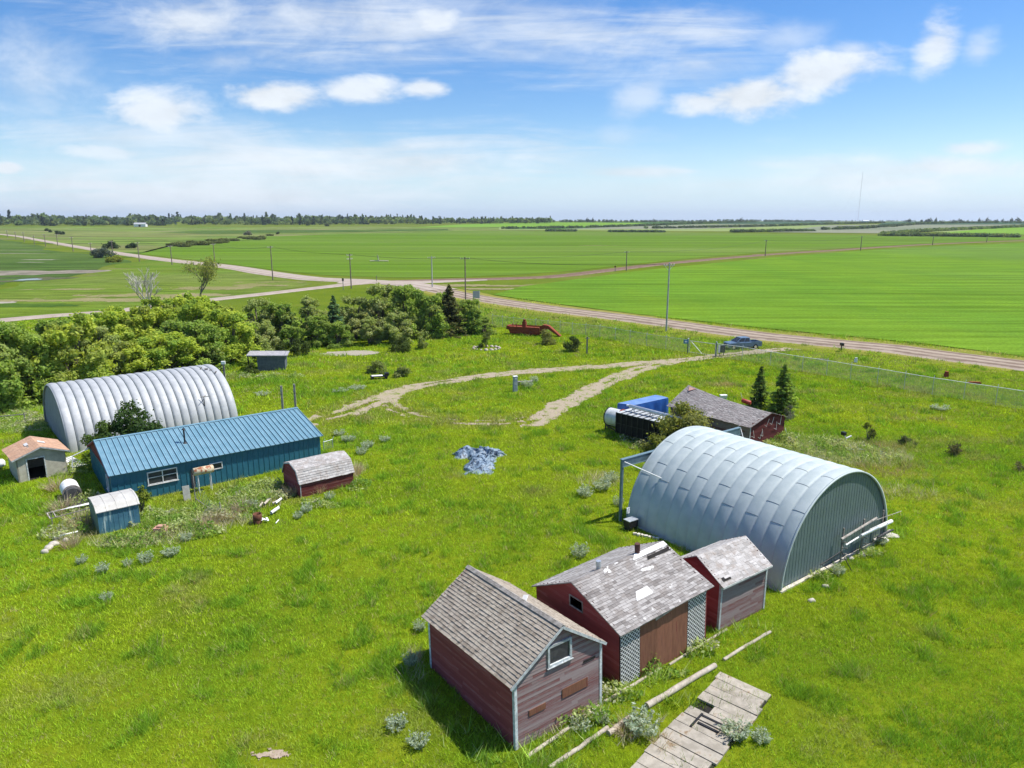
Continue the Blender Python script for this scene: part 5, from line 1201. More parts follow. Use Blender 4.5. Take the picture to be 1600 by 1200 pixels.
def gcol(x, y, rng):
    n1 = fbm(x, y, 9, 1, 4); n2 = fbm(x, y, 2.2, 2, 4); n3 = fbm(x, y, 26, 7, 3)
    f = sm((n1*.5+n2*.3+n3*.2-.36)/.28)[:, None]; c = BRI*(1-f)+YELG*f
    l = sm((fbm(x, y, 1.5, 11, 4)-.60)/.08)*.95; l = np.maximum(l, sm((fbm(x, y, 5, 12, 4)-.64)/.14)*.5); l = np.maximum(l, blobs(x, y, lush)*sm((n2-.2)/.4))[:, None]
    c = c*(1-l)+LUSH*l
    dd = np.minimum(dist_poly(x, y, drv1b), np.minimum(dist_poly(x, y, drv1)+1.2, dist_poly(x, y, drv3)+.8)); s = np.maximum(np.maximum(blobs(x, y, straw)*sm((n2-.25)/.35), .62*np.clip((4.2-dd)/2.2, 0, 1)), sm((fbm(x, y, 4.5, 21, 4)-.63)/.1)*.45)[:, None]; s = s*(rng.rand(len(x), 1) < .8)
    c = c*(1-s)+STRAW*s
    r2 = rng.rand(len(x), 1); c = np.where(r2 < .06, STRAW*.9+c*.1, c)
    return c*(1+rng.uniform(-.3, .3, (len(x), 1))), l[:, 0], s[:, 0]
rects = [(*R(806,1172), 36.4, 0,4.5,0,6.6),(*R(968,1075), 36.6, 0,5.85,0,5.75),(*R(1122,988), 36, 0,3.7,0,2.9),(*oq, 36.5, -.1,11.65,-.15,12.4),(*BH[0], 37.8, 0,16,0,9.6),
 (*R(470.5,778), 38.5, 0,4.25,0,3.3),(*R(156,836), 40, 0,2.45,0,2.6),(*R(30,755), 44, 0,3.35,0,3.5),(21.25,60.9,36,0,5.2,0,9.3),(*ol, 39.5, -.3,14.8,0,12)]
plat_poly = [R(1128,1052), R(1052,1083), R(1006,1180), R(985,1215), R(1130,1215), R(1192,1112)]
def inpoly(x, y, P):
    c = np.zeros(len(x), bool)
    for (x0, y0), (x1, y1) in zip(P, P[1:]+P[:1]):
        m = ((y0 > y) != (y1 > y)) & (x < (x1-x0)*(y-y0)/(y1-y0+1e-12)+x0); c ^= m
    return c
def keep(x, y, rng):
    k = np.ones(len(x), bool)
    for (ox, oy, an, a, b_, c, d_) in rects:
        co, si = math.cos(math.radians(an)), math.sin(math.radians(an)); u = (x-ox)*co+(y-oy)*si; v = -(x-ox)*si+(y-oy)*co
        k &= ~((u > a) & (u < b_) & (v > c) & (v < d_))
    dr_ = strength_dr(x, y); k &= ~((dr_ > .48) & (rng.rand(len(x)) < .96))
    k &= ~((np.hypot((x-pad[0])/4.4, (y-pad[1])/1.9) < 1))
    k &= ~((np.hypot((x-sp[0])/1.0, (y-sp[1])/.5) < 1) & (rng.rand(len(x)) < .6))
    k &= ~(inpoly(x, y, plat_poly) & (rng.rand(len(x)) < .80))
    k &= ~inpoly(x, y, crop1)
    for pts in (mainroad_px, lowroad_px, farroad_px): k &= dist_poly(x, y, pts) > 5.0
    return k
mainroad_px = [(120,58)]+PX([(1600,572),(1400,546),(1200,527),(1000,500),(860,483),(770,470),(705,458),(660,448)])
lowroad_px = PX([(580,441),(540,445),(470,453),(400,461),(300,472),(170,487.5),(80,494),(0,501)]); farroad_px = PX([(690,454),(560,439),(490,436),(420,427),(350,416),(250,405)])
def grass_zone(D0, D1, dens, nb, h, wd, seed, xlim=.80, spread=.12, extra=None):
    rng = rs(seed); A = (D1-D0)*2*(xlim*D1+6); n = int(A*dens)
    y = rng.uniform(D0, D1, n); x = rng.uniform(-1, 1, n)*(xlim*D1+6); m = np.abs(x) < xlim*y+6
    x, y = x[m], y[m]
    if extra is not None: m = extra(x, y); x, y = x[m], y[m]
    m = keep(x, y, rng); x, y = x[m], y[m]
    m = rng.rand(len(x)) < np.clip(.8+(fbm(x, y, 1.3, 31, 3)-.45)*2.2, .55, 1); x, y = x[m], y[m]
    return blades(x, y, nb, h, wd, rng, spread)
def blades(x, y, nb, h, wd, rng, spread, colf=None, hmul=1.):
    c, l, s = gcol(x, y, rng)
    if colf is not None: c = colf(len(x), rng); l = l*0; s = s*0
    hh = h*(1+1.5*l+.25*s)*rng.uniform(.6, 1.35, len(x))*hmul
    X_ = np.repeat(x, nb)+rng.normal(0, spread, len(x)*nb); Y_ = np.repeat(y, nb)+rng.normal(0, spread, len(x)*nb); H_ = np.repeat(hh, nb)*rng.uniform(.5, 1.2, len(x)*nb)
    Cc = np.repeat(c, nb, 0)*(1+rng.uniform(-.38, .38, (len(X_), 1))); n = len(X_)
    ph = rng.uniform(0, 2*PI, n); w_ = wd*rng.uniform(.6, 1.4, n)/2; la = rng.uniform(0, 2*PI, n); ln = rng.uniform(.2, 1.15, n)*H_
    z0 = hz(X_, Y_)
    V = np.stack([np.stack([X_-w_*np.cos(ph), Y_-w_*np.sin(ph), z0-.01], 1), np.stack([X_+w_*np.cos(ph), Y_+w_*np.sin(ph), z0-.01], 1), np.stack([X_+ln*np.cos(la), Y_+ln*np.sin(la), z0+H_], 1)], 1).reshape(-1, 3)
    return V, np.repeat(Cc, 3, 0)
def mk_grass(parts, name, label, cat='grass'):
    V = np.concatenate([p[0] for p in parts]); Cc = np.concatenate([p[1] for p in parts])
    o = npmesh(name, V, np.arange(len(V)).reshape(-1, 3), M_grass, Cc); return tag(o, label, cat, None, 'stuff')
parts = [grass_zone(15, 30, 75, 9, .15, .020, 101, xlim=.98), grass_zone(30, 45, 42, 9, .17, .029, 102, xlim=.95), grass_zone(45, 68, 22, 8, .19, .042, 103, spread=.17, xlim=.90), grass_zone(68, 100, 9, 8, .21, .068, 104, spread=.24), grass_zone(100, 150, 3.6, 7, .24, .11, 105, spread=.34, xlim=.78)]
mk_grass(parts, 'lawn_grass', 'bright green uneven lawn grass over the whole yard')
parts = [grass_zone(150, 260, .55, 6, .38, .17, 106, spread=.6, xlim=.78, extra=lambda x, y: (x > -30) & (x < 12) & (y < 190))]
mk_grass(parts, 'meadow_grass', 'rougher green meadow grass beyond the trees')
# tall weeds round the buildings and wood piles: stuff
def weeds(name, spots, n_per, h, wd, cols, label, seed, nokeep=False):
    rng = rs(seed); ps = []
    for (px, py, rx, ry, k) in spots:
        c = R(px, py); n = int(n_per*k*rx*ry); a = rng.uniform(0, 2*PI, n); r_ = np.sqrt(rng.rand(n)); x = c[0]+rx*r_*np.cos(a); y = c[1]+ry*r_*np.sin(a)
        m = keep(x, y, rng) | nokeep; x, y = x[m], y[m]
        if len(x): ps.append(blades(x, y, 6, h, wd, rng, .14, lambda n_, r__: tint(n_, r__, cols, None, .25)))
    return mk_grass(ps, name, label, 'weeds')
weeds('dry_weeds', [(232,845,2.6,1.0,1),(300,830,2.6,.9,1),(180,850,1.6,.7,1),(350,815,2.4,1.0,1),(125,835,1.5,1.0,1),(110,800,1.5,1.2,.8),(395,790,2,1,.7),(545,745,.8,1.6,1.2),(480,770,1.2,.6,.8),(560,735,.7,1.4,1.),(940,752,2.0,1.4,.8),
  (1330,712,5,3.0,.9),(1265,695,4,2.4,.7),(925,1120,.8,.5,.8),(860,1145,.7,.4,.8),(985,1155,.7,.5,.9),(1010,1130,.6,.4,.7),(650,1050,.6,1.,.5),(1030,1185,.5,.3,.5),(1400,770,3,1.5,.5)], 46, .55, .030,
  [(.68,.60,.44),(.56,.50,.38),(.50,.50,.26),(.40,.46,.18)], 'dry straw-coloured weeds round the buildings', 201)
weeds('green_weeds', [(260,815,3.0,1.0,1),(340,795,3,1.2,1),(400,775,2.6,1.2,1),(430,762,2.4,1.2,1),(190,800,1.4,.7,1),(30,640,4,2,.7),(60,665,3.5,3,.8),(100,735,1.6,1.4,.7),(735,1150,1.4,.4,.5),(665,1090,.5,1.0,.5),
  (840,1165,1.6,.5,1.2),(905,1115,1.5,.5,1.2),(960,1085,1.2,.45,1.2),(1010,1058,1.6,.5,1.2),(1075,1022,1.5,.5,1.2),(1150,985,1.5,.5,1.),(1060,1100,.7,.6,1.6),(1085,1085,.5,.5,1.2),(1140,1120,.5,.3,.8),(1250,900,1.4,.5,.9),(1330,865,2.0,.5,.9),(1390,838,.8,.8,.9),
  (1240,692,4.0,2.2,.8),(1310,705,5,2.6,.8),(130,765,1.5,1,.8),(500,745,1.6,.6,.8),(820,600,2,1,.7),(440,560,3,1.2,.6),(500,555,3,1.2,.6),(990,825,1,.6,.8),(870,1195,1.5,.4,1),(780,1190,1.5,.4,1.1)], 40, .5, .036,
  [(.32,.50,.07),(.40,.58,.09),(.22,.40,.06),(.46,.54,.20)], 'lush green weeds round the buildings', 202)
weeds('platform_weeds', [(1062,1098,.75,.42,1),(1085,1082,.5,.45,1),(1100,1106,.5,.3,1),(1040,1112,.45,.3,1),(1180,1118,.35,.3,1),(1125,1062,.4,.2,1),(1155,1125,.2,.15,1),(1020,1150,.4,.3,.8),(1075,1140,.3,.15,.5),(1060,1195,.5,.2,.8),(1165,1095,.3,.2,.8)], 60, .42, .024, [(.10,.19,.01),(.14,.25,.012),(.17,.27,.02)], 'green grass growing up through the plank platform', 203, True)
def leafy(name, spots, n_per, h, size, cols, label, seed):
    rng = rs(seed); Ps = []
    for (px, py, rx, ry, k) in spots:
        c = R(px, py); n = int(n_per*k*rx*ry); a = rng.uniform(0, 2*PI, n); r_ = np.sqrt(rng.rand(n)); x = c[0]+rx*r_*np.cos(a); y = c[1]+ry*r_*np.sin(a)
        m = keep(x, y, rng); x, y = x[m], y[m]; hh = h*np.clip((fbm(x, y, .9, 61, 3)-.28)*2.4, .12, 1.2)*(1-.5*r_[m]**2)
        Ps.append(np.stack([x, y, hh*rng.rand(len(x))**.5], 1))
    P = np.concatenate(Ps); V, F = leaves(P, size, rng, 1.8, .5); cc = np.array(cols)[(fbm(P[:, 0], P[:, 1], 1.4, 63, 3)*len(cols)*.999).astype(int).clip(0, len(cols)-1)]*(1+rng.uniform(-.35, .35, (len(P), 1)))
    return tag(npmesh(name, V, F, M_leaf, np.repeat(cc, 4, 0)), label, 'weeds', None, 'stuff')
leafy('leafy_weeds', [(255,815,3.2,1.3,1),(290,835,2.5,1.0,1),(200,850,2.0,.9,.9),(345,805,3,1.4,1),(400,775,3.0,1.6,1),(440,765,2.2,1.4,1),(480,745,1.2,.8,.8),(170,790,1.6,1.2,.8),(125,790,2.0,1.8,.8),(100,835,1.6,1.2,.7),(60,665,4.5,2.6,.8),(20,655,3,2,.7),(110,735,2.2,1.6,.7),(505,790,1.6,.7,.8),(560,760,1.0,1.2,.8),
  (1260,698,5,2.4,.7),(1330,712,4.5,2.4,.6),(1220,690,2.5,1.2,.8),(900,1130,1.8,.5,1),(960,1090,1.2,.45,1),(1025,1052,1.6,.45,1),(1085,1020,1.2,.4,1),(1270,905,1.2,.4,.8),(1340,868,1.8,.5,.8),(990,690,1.4,.8,.7),(1010,700,1.6,.8,.7),(430,590,4,1.6,.5),(380,590,3,1.2,.5)],
  420, .95, .11, [(.30,.44,.08),(.22,.36,.07),(.42,.50,.20),(.46,.48,.32),(.36,.50,.08)], 'mixed leafy weeds crowding the buildings', 205)
# sagebrush: silver clumps, individually
sageL = [(1005,1145,1.0,.85,'big silver sage bush over the log by the plank platform'),(1150,1150,.85,.6,'silver sage bush on the right edge of the plank platform'),(1190,1160,.6,.45,'silver sage right of the one on the platform edge'),(905,1140,.6,.45,'silver sage between the nearest granary and the logs'),
 (940,1128,.5,.4,'small silver sage left of the broken log end'),(1310,898,.6,.55,'silver sage at the foot of the teal end wall, under the trestle'),(1375,850,.6,.5,'silver sage under the pipe rack'),(905,870,.75,.7,'silver sage on the lawn just above the middle shed roof'),(160,895,.6,.55,'silver sage left of the pair below the metal shed'),
 (228,880,.6,.65,'tall silver sage below the metal shed'),(268,868,.7,.5,'wide silver sage right of the tall one'),(168,938,.5,.4,'small lone silver sage on the left lawn'),(127,880,.5,.45,'silver sage near the white rubble'),(200,885,.4,.4,'little silver sage between two larger ones'),(290,845,.6,.5,'silver sage in the weeds under the wire panel'),
 (480,800,.6,.6,'silver sage below the gambrel shed corner'),(465,810,.5,.45,'silver sage right of the scattered pipes'),(515,780,.6,.5,'silver sage under the gambrel shed wall'),(392,795,.7,.55,'silver sage left of the scattered pipes'),(545,690,.9,.6,'silver sage behind the gambrel shed, left'),(575,700,.9,.6,'silver sage behind the gambrel shed, middle'),(530,680,.8,.5,'silver sage by the end of the blue house'),
 (565,710,.7,.6,'silver sage near the gambrel shed right end'),(600,690,.8,.5,'silver sage behind the gambrel shed, right'),(915,775,.9,.7,'silver sage left of the hut, nearest the camera'),(940,765,1.0,.8,'silver sage left of the hut, middle of the patch'),(955,752,.9,.7,'silver sage left of the hut, farthest'),(965,790,.6,.6,'silver sage close to the hut post'),
 (825,606,1.1,.9,'silver sage right of the marker post'),(835,598,.9,.8,'second silver sage behind the marker post'),(1468,640,1.3,.5,'pale silver patch on the right lawn near the fence'),(640,1040,.5,.55,'silver sage left of the nearest granary, upper'),(655,985,.5,.5,'silver sage beside the left wall of the nearest granary'),(620,1140,.6,.5,'silver sage left of the nearest granary, lower'),(655,1165,.6,.5,'silver sage at the near foot of the nearest granary shadow'),
 (560,608,1.6,.4,'long silver patch behind the blue house'),(530,612,1.4,.35,'left part of the silver patch behind the blue house'),(410,618,1.2,.4,'silver clump behind the arched hut, left'),(1325,840,.5,.4,'small silver sage near the crawl stones')]
SG = [(.42,.50,.40),(.52,.58,.48),(.34,.43,.31)]
tmpl = [stalks(300+k, 46, 1., 1., [(.40,.44,.32),(.46,.50,.40)], .025, 'sagebrush', '', 'sagebrush', .45, 620, .085, SG) for k in range(3)]
for i, (px, py, rr, hh, lab) in enumerate(sageL):
    p = R(px, py); t_ = tmpl[i % 3]
    if i < 3: t_.location = (*p, 0); t_.scale = (rr, rr, hh); tag(t_, lab, 'sagebrush', 'silver sagebrush clumps')
    else:
        o = t_.copy(); C.objects.link(o); o.location = (p[0], p[1], hzf(*p)); o.rotation_euler = (0, 0, i*1.3); o.scale = (rr, rr, hh); tag(o, lab, 'sagebrush', 'silver sagebrush clumps')
brL = [(100,800,1.2,1.1,'brown dry brush left of the metal shed, farther'),(125,822,1.3,1.0,'brown dry brush left of the metal shed, nearer'),(355,812,1.0,.9,'dry brush under the wire panel'),(330,822,.9,.8,'dry brush at the left of the wire panel'),(380,800,1.0,.9,'dry brush right of the wire panel'),(556,742,.9,1.,'dry brush at the right end of the gambrel shed'),(455,775,.7,.9,'dry brush hiding the door end of the gambrel shed'),
 (650,1030,.5,.7,'dry stalks left of the nearest granary'),(980,1145,.8,.5,'dead drooping grass over the broken log'),(1035,1165,.7,.35,'dead flattened grass across the platform'),(110,855,.9,.8,'dry brush by the white rubble'),(500,770,.6,.7,'dry stalks along the gambrel shed wall'),(90,765,1.3,.9,'dry brush beside the white tank')]
tm2 = [stalks(330+k, 150, 1., 1., [(.50,.40,.31),(.60,.52,.42),(.40,.31,.25)], .026, 'dry_brush', '', 'brush', .9) for k in range(2)]
for i, (px, py, rr, hh, lab) in enumerate(brL):
    p = R(px, py); t_ = tm2[i % 2]
    o = t_ if i < 2 else t_.copy()
    if i >= 2: C.objects.link(o)
    o.location = (p[0], p[1], 0); o.rotation_euler = (0, 0, i*1.7); o.scale = (rr, rr, hh); tag(o, lab, 'brush', 'clumps of dry brush')

# ================================================================ far woods and tree strips
def wood(name, poly_px, n, hr, wr, seed, cols, label, minz=0):
    rng = rs(seed); W_ = [R(*p) for p in poly_px]; xs = np.array([p[0] for p in W_]); ys = np.array([p[1] for p in W_]); P, Cs = [], []; got = 0; pts = []
    while got < n:
        x = rng.uniform(xs.min(), xs.max(), n*3); y = rng.uniform(ys.min(), ys.max(), n*3); m = inpoly(x, y, W_); x, y = x[m], y[m]; pts.append(np.stack([x, y], 1)); got += len(x)
    pts = np.concatenate(pts)[:n]; V, F, Cc = [], [], []; k0 = 0
    nl = 60
    for (x, y) in pts:
        h = rng.uniform(*hr); w_ = rng.uniform(*wr); z = hzf(x, y); con = rng.rand() < .18
        d = rng.normal(size=(nl, 3)); d /= np.linalg.norm(d, axis=1)[:, None]; d[:, 2] = np.abs(d[:, 2])*1.0-.15
        rad = rng.uniform(.6, 1, (nl, 1)); q = d*rad
        if con: tz = rng.rand(nl); q = np.stack([q[:, 0]*(1-tz)*.6, q[:, 1]*(1-tz)*.6, tz*1.25-.05], 1)
        Pn = np.stack([x+q[:, 0]*w_, y+q[:, 1]*w_, z+h*.35+np.maximum(q[:, 2], -.35)*h*.65], 1) if not con else np.stack([x+q[:, 0]*w_, y+q[:, 1]*w_, z+q[:, 2]*h], 1)
        v, f = leaves(Pn, w_*.42, rng, 1.5, .4); base = np.array(cols)[rng.randint(len(cols))]*rng.uniform(.75, 1.25)*(.6 if con else 1)
        V.append(v); F.append(f+k0); k0 += len(v); Cc.append(np.repeat(base*(1+rng.uniform(-.2, .2, (nl, 1))), 4, 0))
    o = npmesh(name, np.concatenate(V), np.concatenate(F), M_leaf, np.concatenate(Cc)); return tag(o, label, 'woods', None, 'stuff')
WC = [(0.156,0.234,0.098),(0.195,0.273,0.104),(0.117,0.182,0.091),(0.221,0.286,0.130)]; WD = [(0.091,0.143,0.091),(0.117,0.169,0.104)]
wood('distant_woods', [(-40,352),(80,353),(260,352.5),(270,349.5),(130,348.3),(-40,349)], 420, (8,16), (5,9), 401, WC+WD, 'dark belt of woods on the left horizon, front part')
wood('distant_woods', [(-60,349),(210,348.4),(430,348),(560,347.4),(560,345.9),(-60,346.2)], 620, (14,26), (9,15), 402, WC+WD, 'dark wooded rise along the left horizon')
wood('distant_woods', [(285,351.5),(420,351.8),(560,350.8),(860,349.3),(860,348),(560,348.6),(285,349.6)], 640, (9,17), (5,9), 403, WC+[(.06,.10,.06)], 'green woods along the middle of the horizon')
wood('distant_woods', [(550,348.6),(650,348.6),(660,346.8),(550,346.8)], 90, (15,20), (8,12), 404, WC, 'tall rounded trees on the middle horizon')
wood('distant_woods', [(150,351.5),(262,353),(275,351.5),(160,350.3)], 60, (8,14), (5,7), 405, WD, 'dark trees round the far white building')
def strip(pts, wd, n, h, seed, label, cols=WD+WC[:1], wr=(3, 5)):
    wd *= .55
    rng = rs(seed); Q = PX(pts); seg = [math.dist(a, b_) for a, b_ in zip(Q[:-1], Q[1:])]; tot = sum(seg); V, F, Cc = [], [], []; k0 = 0; nl = 46
    for _ in range(n):
        t = rng.uniform(0, tot); i = 0
        while t > seg[i]: t -= seg[i]; i += 1
        f = t/seg[i]; x = Q[i][0]+(Q[i+1][0]-Q[i][0])*f+rng.normal(0, wd); y = Q[i][1]+(Q[i+1][1]-Q[i][1])*f+rng.normal(0, wd); hh = rng.uniform(*h); w_ = rng.uniform(*wr)
        d = rng.normal(size=(nl, 3)); d /= np.linalg.norm(d, axis=1)[:, None]; q = d*rng.uniform(.6, 1, (nl, 1))
        P = np.stack([x+q[:, 0]*w_, y+q[:, 1]*w_, hzf(x, y)+hh*.5+q[:, 2]*hh*.5], 1); v, f_ = leaves(P, w_*.45, rng, 1.5, .4)
        V.append(v); F.append(f_+k0); k0 += len(v); Cc.append(np.repeat(np.array(cols)[rng.randint(len(cols))]*(1+rng.uniform(-.3, .3, (nl, 1))), 4, 0))
    o = npmesh('tree_strip', np.concatenate(V), np.concatenate(F), M_leaf, np.concatenate(Cc)); return tag(o, label, 'tree strip', None, 'stuff')
strip([(856,361.5),(896,361.8)], 4, 60, (2.2,3.3), 501, 'short low tree strip on the far field, leftmost')
strip([(953,362.6),(973,362.8)], 3, 30, (2.2,3.3), 502, 'tiny low tree strip right of the leftmost')
strip([(980,362.8),(1032,363)], 4, 70, (2.2,3.3), 503, 'short low tree strip right of the tiny one')
strip([(1145,363.3),(1200,362.3),(1270,361.6)], 5, 110, (2.8,4.4), 504, 'low tree strip in the middle of the far field')
strip([(790,357.6),(900,356.4),(1000,353.5),(1070,350.2),(1120,348.6),(1180,347.6)], 8, 420, (3.3,5.0), 505, 'long dark tree strip climbing the far slope, left')
strip([(1020,357.2),(1100,356),(1200,354),(1300,350.6),(1380,348.7)], 8, 420, (3.3,5.0), 506, 'long dark tree strip climbing the far slope, middle')
strip([(1286,359.5),(1340,357.8),(1400,353.6),(1440,350.4),(1500,348.8),(1600,348.4)], 8, 420, (3.9,5.5), 507, 'long dark tree strip climbing the far slope, right')
strip([(1380,367.6),(1430,363),(1520,358.5),(1640,353)], 6, 300, (3.3,5.0), 508, 'olive tree strip rising to the right edge', WC)
strip([(1380,368.6),(1440,369.2),(1500,369.8),(1588,371)], 5, 240, (2.8,4.4), 509, 'olive tree strip along the near edge of the far fields', WC)
strip([(1120,347.3),(1300,346.6),(1500,346.4),(1650,346.5)], 25, 380, (7.0,12.0), 510, 'dark trees along the right horizon', WD)
strip([(830,348.0),(960,347.2),(1120,347)], 20, 170, (6.0,10.0), 511, 'scattered dark trees on the middle horizon', WD)
for k in range(30):
    pass
far_tree = bushy(61, 5, 11, [(.06,.10,.05),(.08,.12,.06)], 12, 16, 1.1, label='broad tree standing above the right horizon')
fx = R(1158, 347.2); far_tree.location = (*fx, hzf(*fx)); far_tree.scale = (2.4, 2.4, 1.5); tag(far_tree, 'broad rounded tree on the skyline right of the middle', 'tree', 'trees on the right skyline')
for k, px in enumerate((1440,1448,1452,1462,1490,1500,1530,1542,1556,1566,1580,1590,1015,1022,918,926,948,1420)):
    q = R(px, 347.3); clone(far_tree, q, k*50, (.9+.4*(k % 3), .9+.4*(k % 3), .9+.22*(k % 4)), 'dark tree standing on the far skyline', 'dark trees standing on the far skyline')
# ================================================================ logs, platform
M_grave = M_log
def log(pa, pb, r_, label, name='log', n=9, mat_=None, z=None, group='fallen logs and timbers before the sheds', jit=.02):
    a, c = R(*pa), R(*pb); root = bpy.data.objects; b = MB(); rnd = random.Random(int(pa[0])); pts = []; rad = []
    for i in range(n):
        t = i/(n-1); pts.append((a[0]+(c[0]-a[0])*t-a[0]+rnd.uniform(-jit, jit), a[1]+(c[1]-a[1])*t-a[1]+rnd.uniform(-jit, jit), (r_*.9 if z is None else z))); rad.append(r_*rnd.uniform(.88, 1.1))
    b.tube(pts, rad, 10, c=.5); o = b.build(name, mat_ or M_log); o.location = (a[0], a[1], hzf(*a)); return tag(o, label, 'log', group)
log((1117,1043), (1010,1107), .135, 'thick bleached log along the head of the plank platform')
log((985,1124), (950,1150), .12, 'short broken end of bleached log left of the big sage bush')
log((1203,989), (1130,1033), .08, 'thin pale pole in the grass beyond the platform')
log((1135,985), (1045,1040), .06, 'thin half-hidden pole in the grass in front of the boarded shed')
log((1032,1046), (945,1098), .07, 'thin pole near the foot of the nearer lattice panel')
log((935,1106), (826,1184), .085, 'weathered pole in the grass running along the nearest granary')
log((950,1140), (858,1203), .095, 'pale weathered pole nearest the bottom edge of the photo')
o_ = R(1128, 1052); root = thing('plank_platform', 'weathered pale plank platform half grown over with grass', 'platform', (o_[0], o_[1], 0), 0)
e1 = R(1000, 1185); w1_ = R(1192, 1112)
ax = Vector((e1[0]-o_[0], e1[1]-o_[1])); ang_p = math.atan2(ax.y, ax.x); Lp = ax.length
root.rotation_euler = (0, 0, ang_p); wl = Vector((w1_[0]-o_[0], w1_[1]-o_[1])); Wd = abs(-wl.x*math.sin(ang_p)+wl.y*math.cos(ang_p)); print('platform', Lp, Wd, math.degrees(ang_p))
x = .12; i = 0; rnd = random.Random(4)
while x < Lp+.9:
    wv = rnd.uniform(.50, .62); b = MB(); s0 = rnd.uniform(-.05, .08); s1 = Wd+rnd.uniform(-.25, .05)
    if 2.2 < x < 2.9: s0 += .9
    M_ = Matrix.Translation((x+wv/2, 0, .10+rnd.uniform(-.015, .015))) @ Matrix.Rotation(rnd.uniform(-.015, .015), 4, 'X') @ Matrix.Rotation(rnd.uniform(-.02, .02), 4, 'Z')
    b.box(-wv/2, wv/2, s0, s1, -.045, .045, c=rnd.random(), M=M_); b.build('plank', M_plank, root); x += wv+.045; i += 1
b = MB(); b.box(.1, Lp+.9, .05, Wd-.1, -.02, .03, c=.1); b.build('bed', M_dark, root)
b = MB(); b.box(3.35,3.45,.7,1.75,.15,.20,c=.1); b.box(3.85,3.95,.8,1.7,.15,.2,c=.1); b.box(3.3,4.3,.66,.74,.152,.205,c=.1); b.build('iron_strip', M_black, root)
# ================================================================ tarp heap on the lawn
def tarp():
    c = R(757, 711); rng = rs(77); root = None
    def sheet(u0, u1, v0, v1, ang, hh, seed):
        n, m = 56, 34; P = []
        for i in range(n):
            r_ = []
            for j in range(m):
                u = u0+(u1-u0)*i/(n-1); v = v0+(v1-v0)*j/(m-1); e = min(1, 5*min(i/(n-1), 1-i/(n-1)))*min(1, 4*min(j/(m-1), 1-j/(m-1)))
                f = abs(math.sin(u*4.1+v*2.2+3*float(vnoise(u, v, .6, seed))))*.55+float(fbm(u, v, .35, seed, 3))
                z = .02+e*hh*(.25+f); x = u+.12*math.sin(v*7+seed)+.9*(float(fbm(v+9, u, .9, seed+5, 3))-.5); y = v+.14*math.sin(u*5+seed)+.9*(float(fbm(u, v, .8, seed+9, 3))-.5)
                r_.append((x*math.cos(ang)-y*math.sin(ang), x*math.sin(ang)+y*math.cos(ang), z))
            P.append(r_)
        return P
    b = MB(); b.grid(sheet(-2.7, 1.8, -.7, .9, .10, .5, 3), 0, .5); b.grid(sheet(-1.1, 1.3, -5.0, .3, -.16, .40, 8), 0, .6)
    m, n, out = mat('silver_blue_tarp'); o = objc(n); f = n.noise(o, 2.6, 5, .7, 1.8)
    col = n.mix(n.ramp(f, .50, .56), (.22,.30,.38), (.012,.025,.05)); bsdf(n, out, col, .42, 0, n.noise(o, 7, 3, .6, .8), .8, .06, .5)  # dark folds painted into the colour by noise, apart from the mesh folds
    o = b.build('crumpled_tarp', m); o.location = (c[0], c[1], 0); o.rotation_euler = (0, 0, math.radians(2)); tag(o, 'crumpled silver-blue tarpaulin lying in the middle of the lawn', 'tarp')
tarp()
# ================================================================ black slatted trailer with drum
root = thing('grain_dryer_trailer', 'black slatted dryer trailer with a white drum, parked by the bush', 'trailer', (*R(961,683), 0), -46)
Lt, Wt, z0, z1 = 7.2, 2.5, .55, 2.45
b = MB(); b.box(0, Lt, .06, Wt-.06, z0, z1-.03, c=.2); b.build('body', simple('black_panel', (.006,.006,.006), (.014,.013,.012), .85, bump=False), root)
k = 0; x = .0
b = MB()
while x < Lt: b.box(x, x+.07, -.02, .055, z0-.1, z1, c=.6); x += .62
b.box(0, Lt, -.03, -.022, 1.4, 1.47, c=.6); b.build('side_rib', M_black, root)
b = MB(); x = .02
while x < Lt-.3: b.box(x+.12, x+.52, -.02, Wt, z1-.025, z1+.03, c=random.random()); x += .62
b.build('top_slats', M_trim, root)
b = MB(); b.tube([(-1.75,1.35,1.45),(-.28,1.35,1.45)], .86, 28, c=.5); b.build('drum', metal_paint('drum_paint', (.55,.57,.56), (.66,.68,.66), .4, .1, (.36,.42,.34), (.5,.72)), root)
b = MB(); b.tube([(-.3,1.35,1.45),(.0,1.35,1.45)], .98, 28, c=.4); b.build('drum_ring', M_rust, root)
b = MB(); b.tube([(-1.84,1.35,1.45),(-1.75,1.35,1.45)], .90, 28, c=.2); b.build('drum_rim', M_black, root)
b = MB(); b.beam((-2.2,1.3,.45),(0,.3,.5),.09,.13); b.beam((-2.2,1.3,.45),(0,2.2,.5),.09,.13); b.beam((-2.2,1.3,0),(-2.2,1.3,.8),.09,.09); b.beam((-1.8,1.3,.45),(-1.7,1.3,.7),.07,.07); b.beam((0,.25,z0-.05),(Lt,.25,z0-.05),.12,.16); b.beam((0,2.2,z0-.05),(Lt,2.2,z0-.05),.12,.16); b.build('chassis', M_black, root)
for x in (4.1, 5.0):
    for y in (.05, 2.3):
        b = MB(); b.tube([(x,y,.38),(x,y+.2,.38)], .38, 18, c=.2); b.build('wheel', M_black, root)
rt = thing('auger_tube', 'pale steel auger tube lying on top of the black trailer', 'auger', root.location[:], -46)
b = MB(); b.tube([(.7,1.2,2.98),(6.6,.9,2.92)], .17, 12, c=.7); b.build('tube', M_steel, rt); b = MB(); b.tube([(.35,1.2,2.99),(.7,1.2,2.99)], .09, 10, c=.5); b.build('spout', M_white, rt)
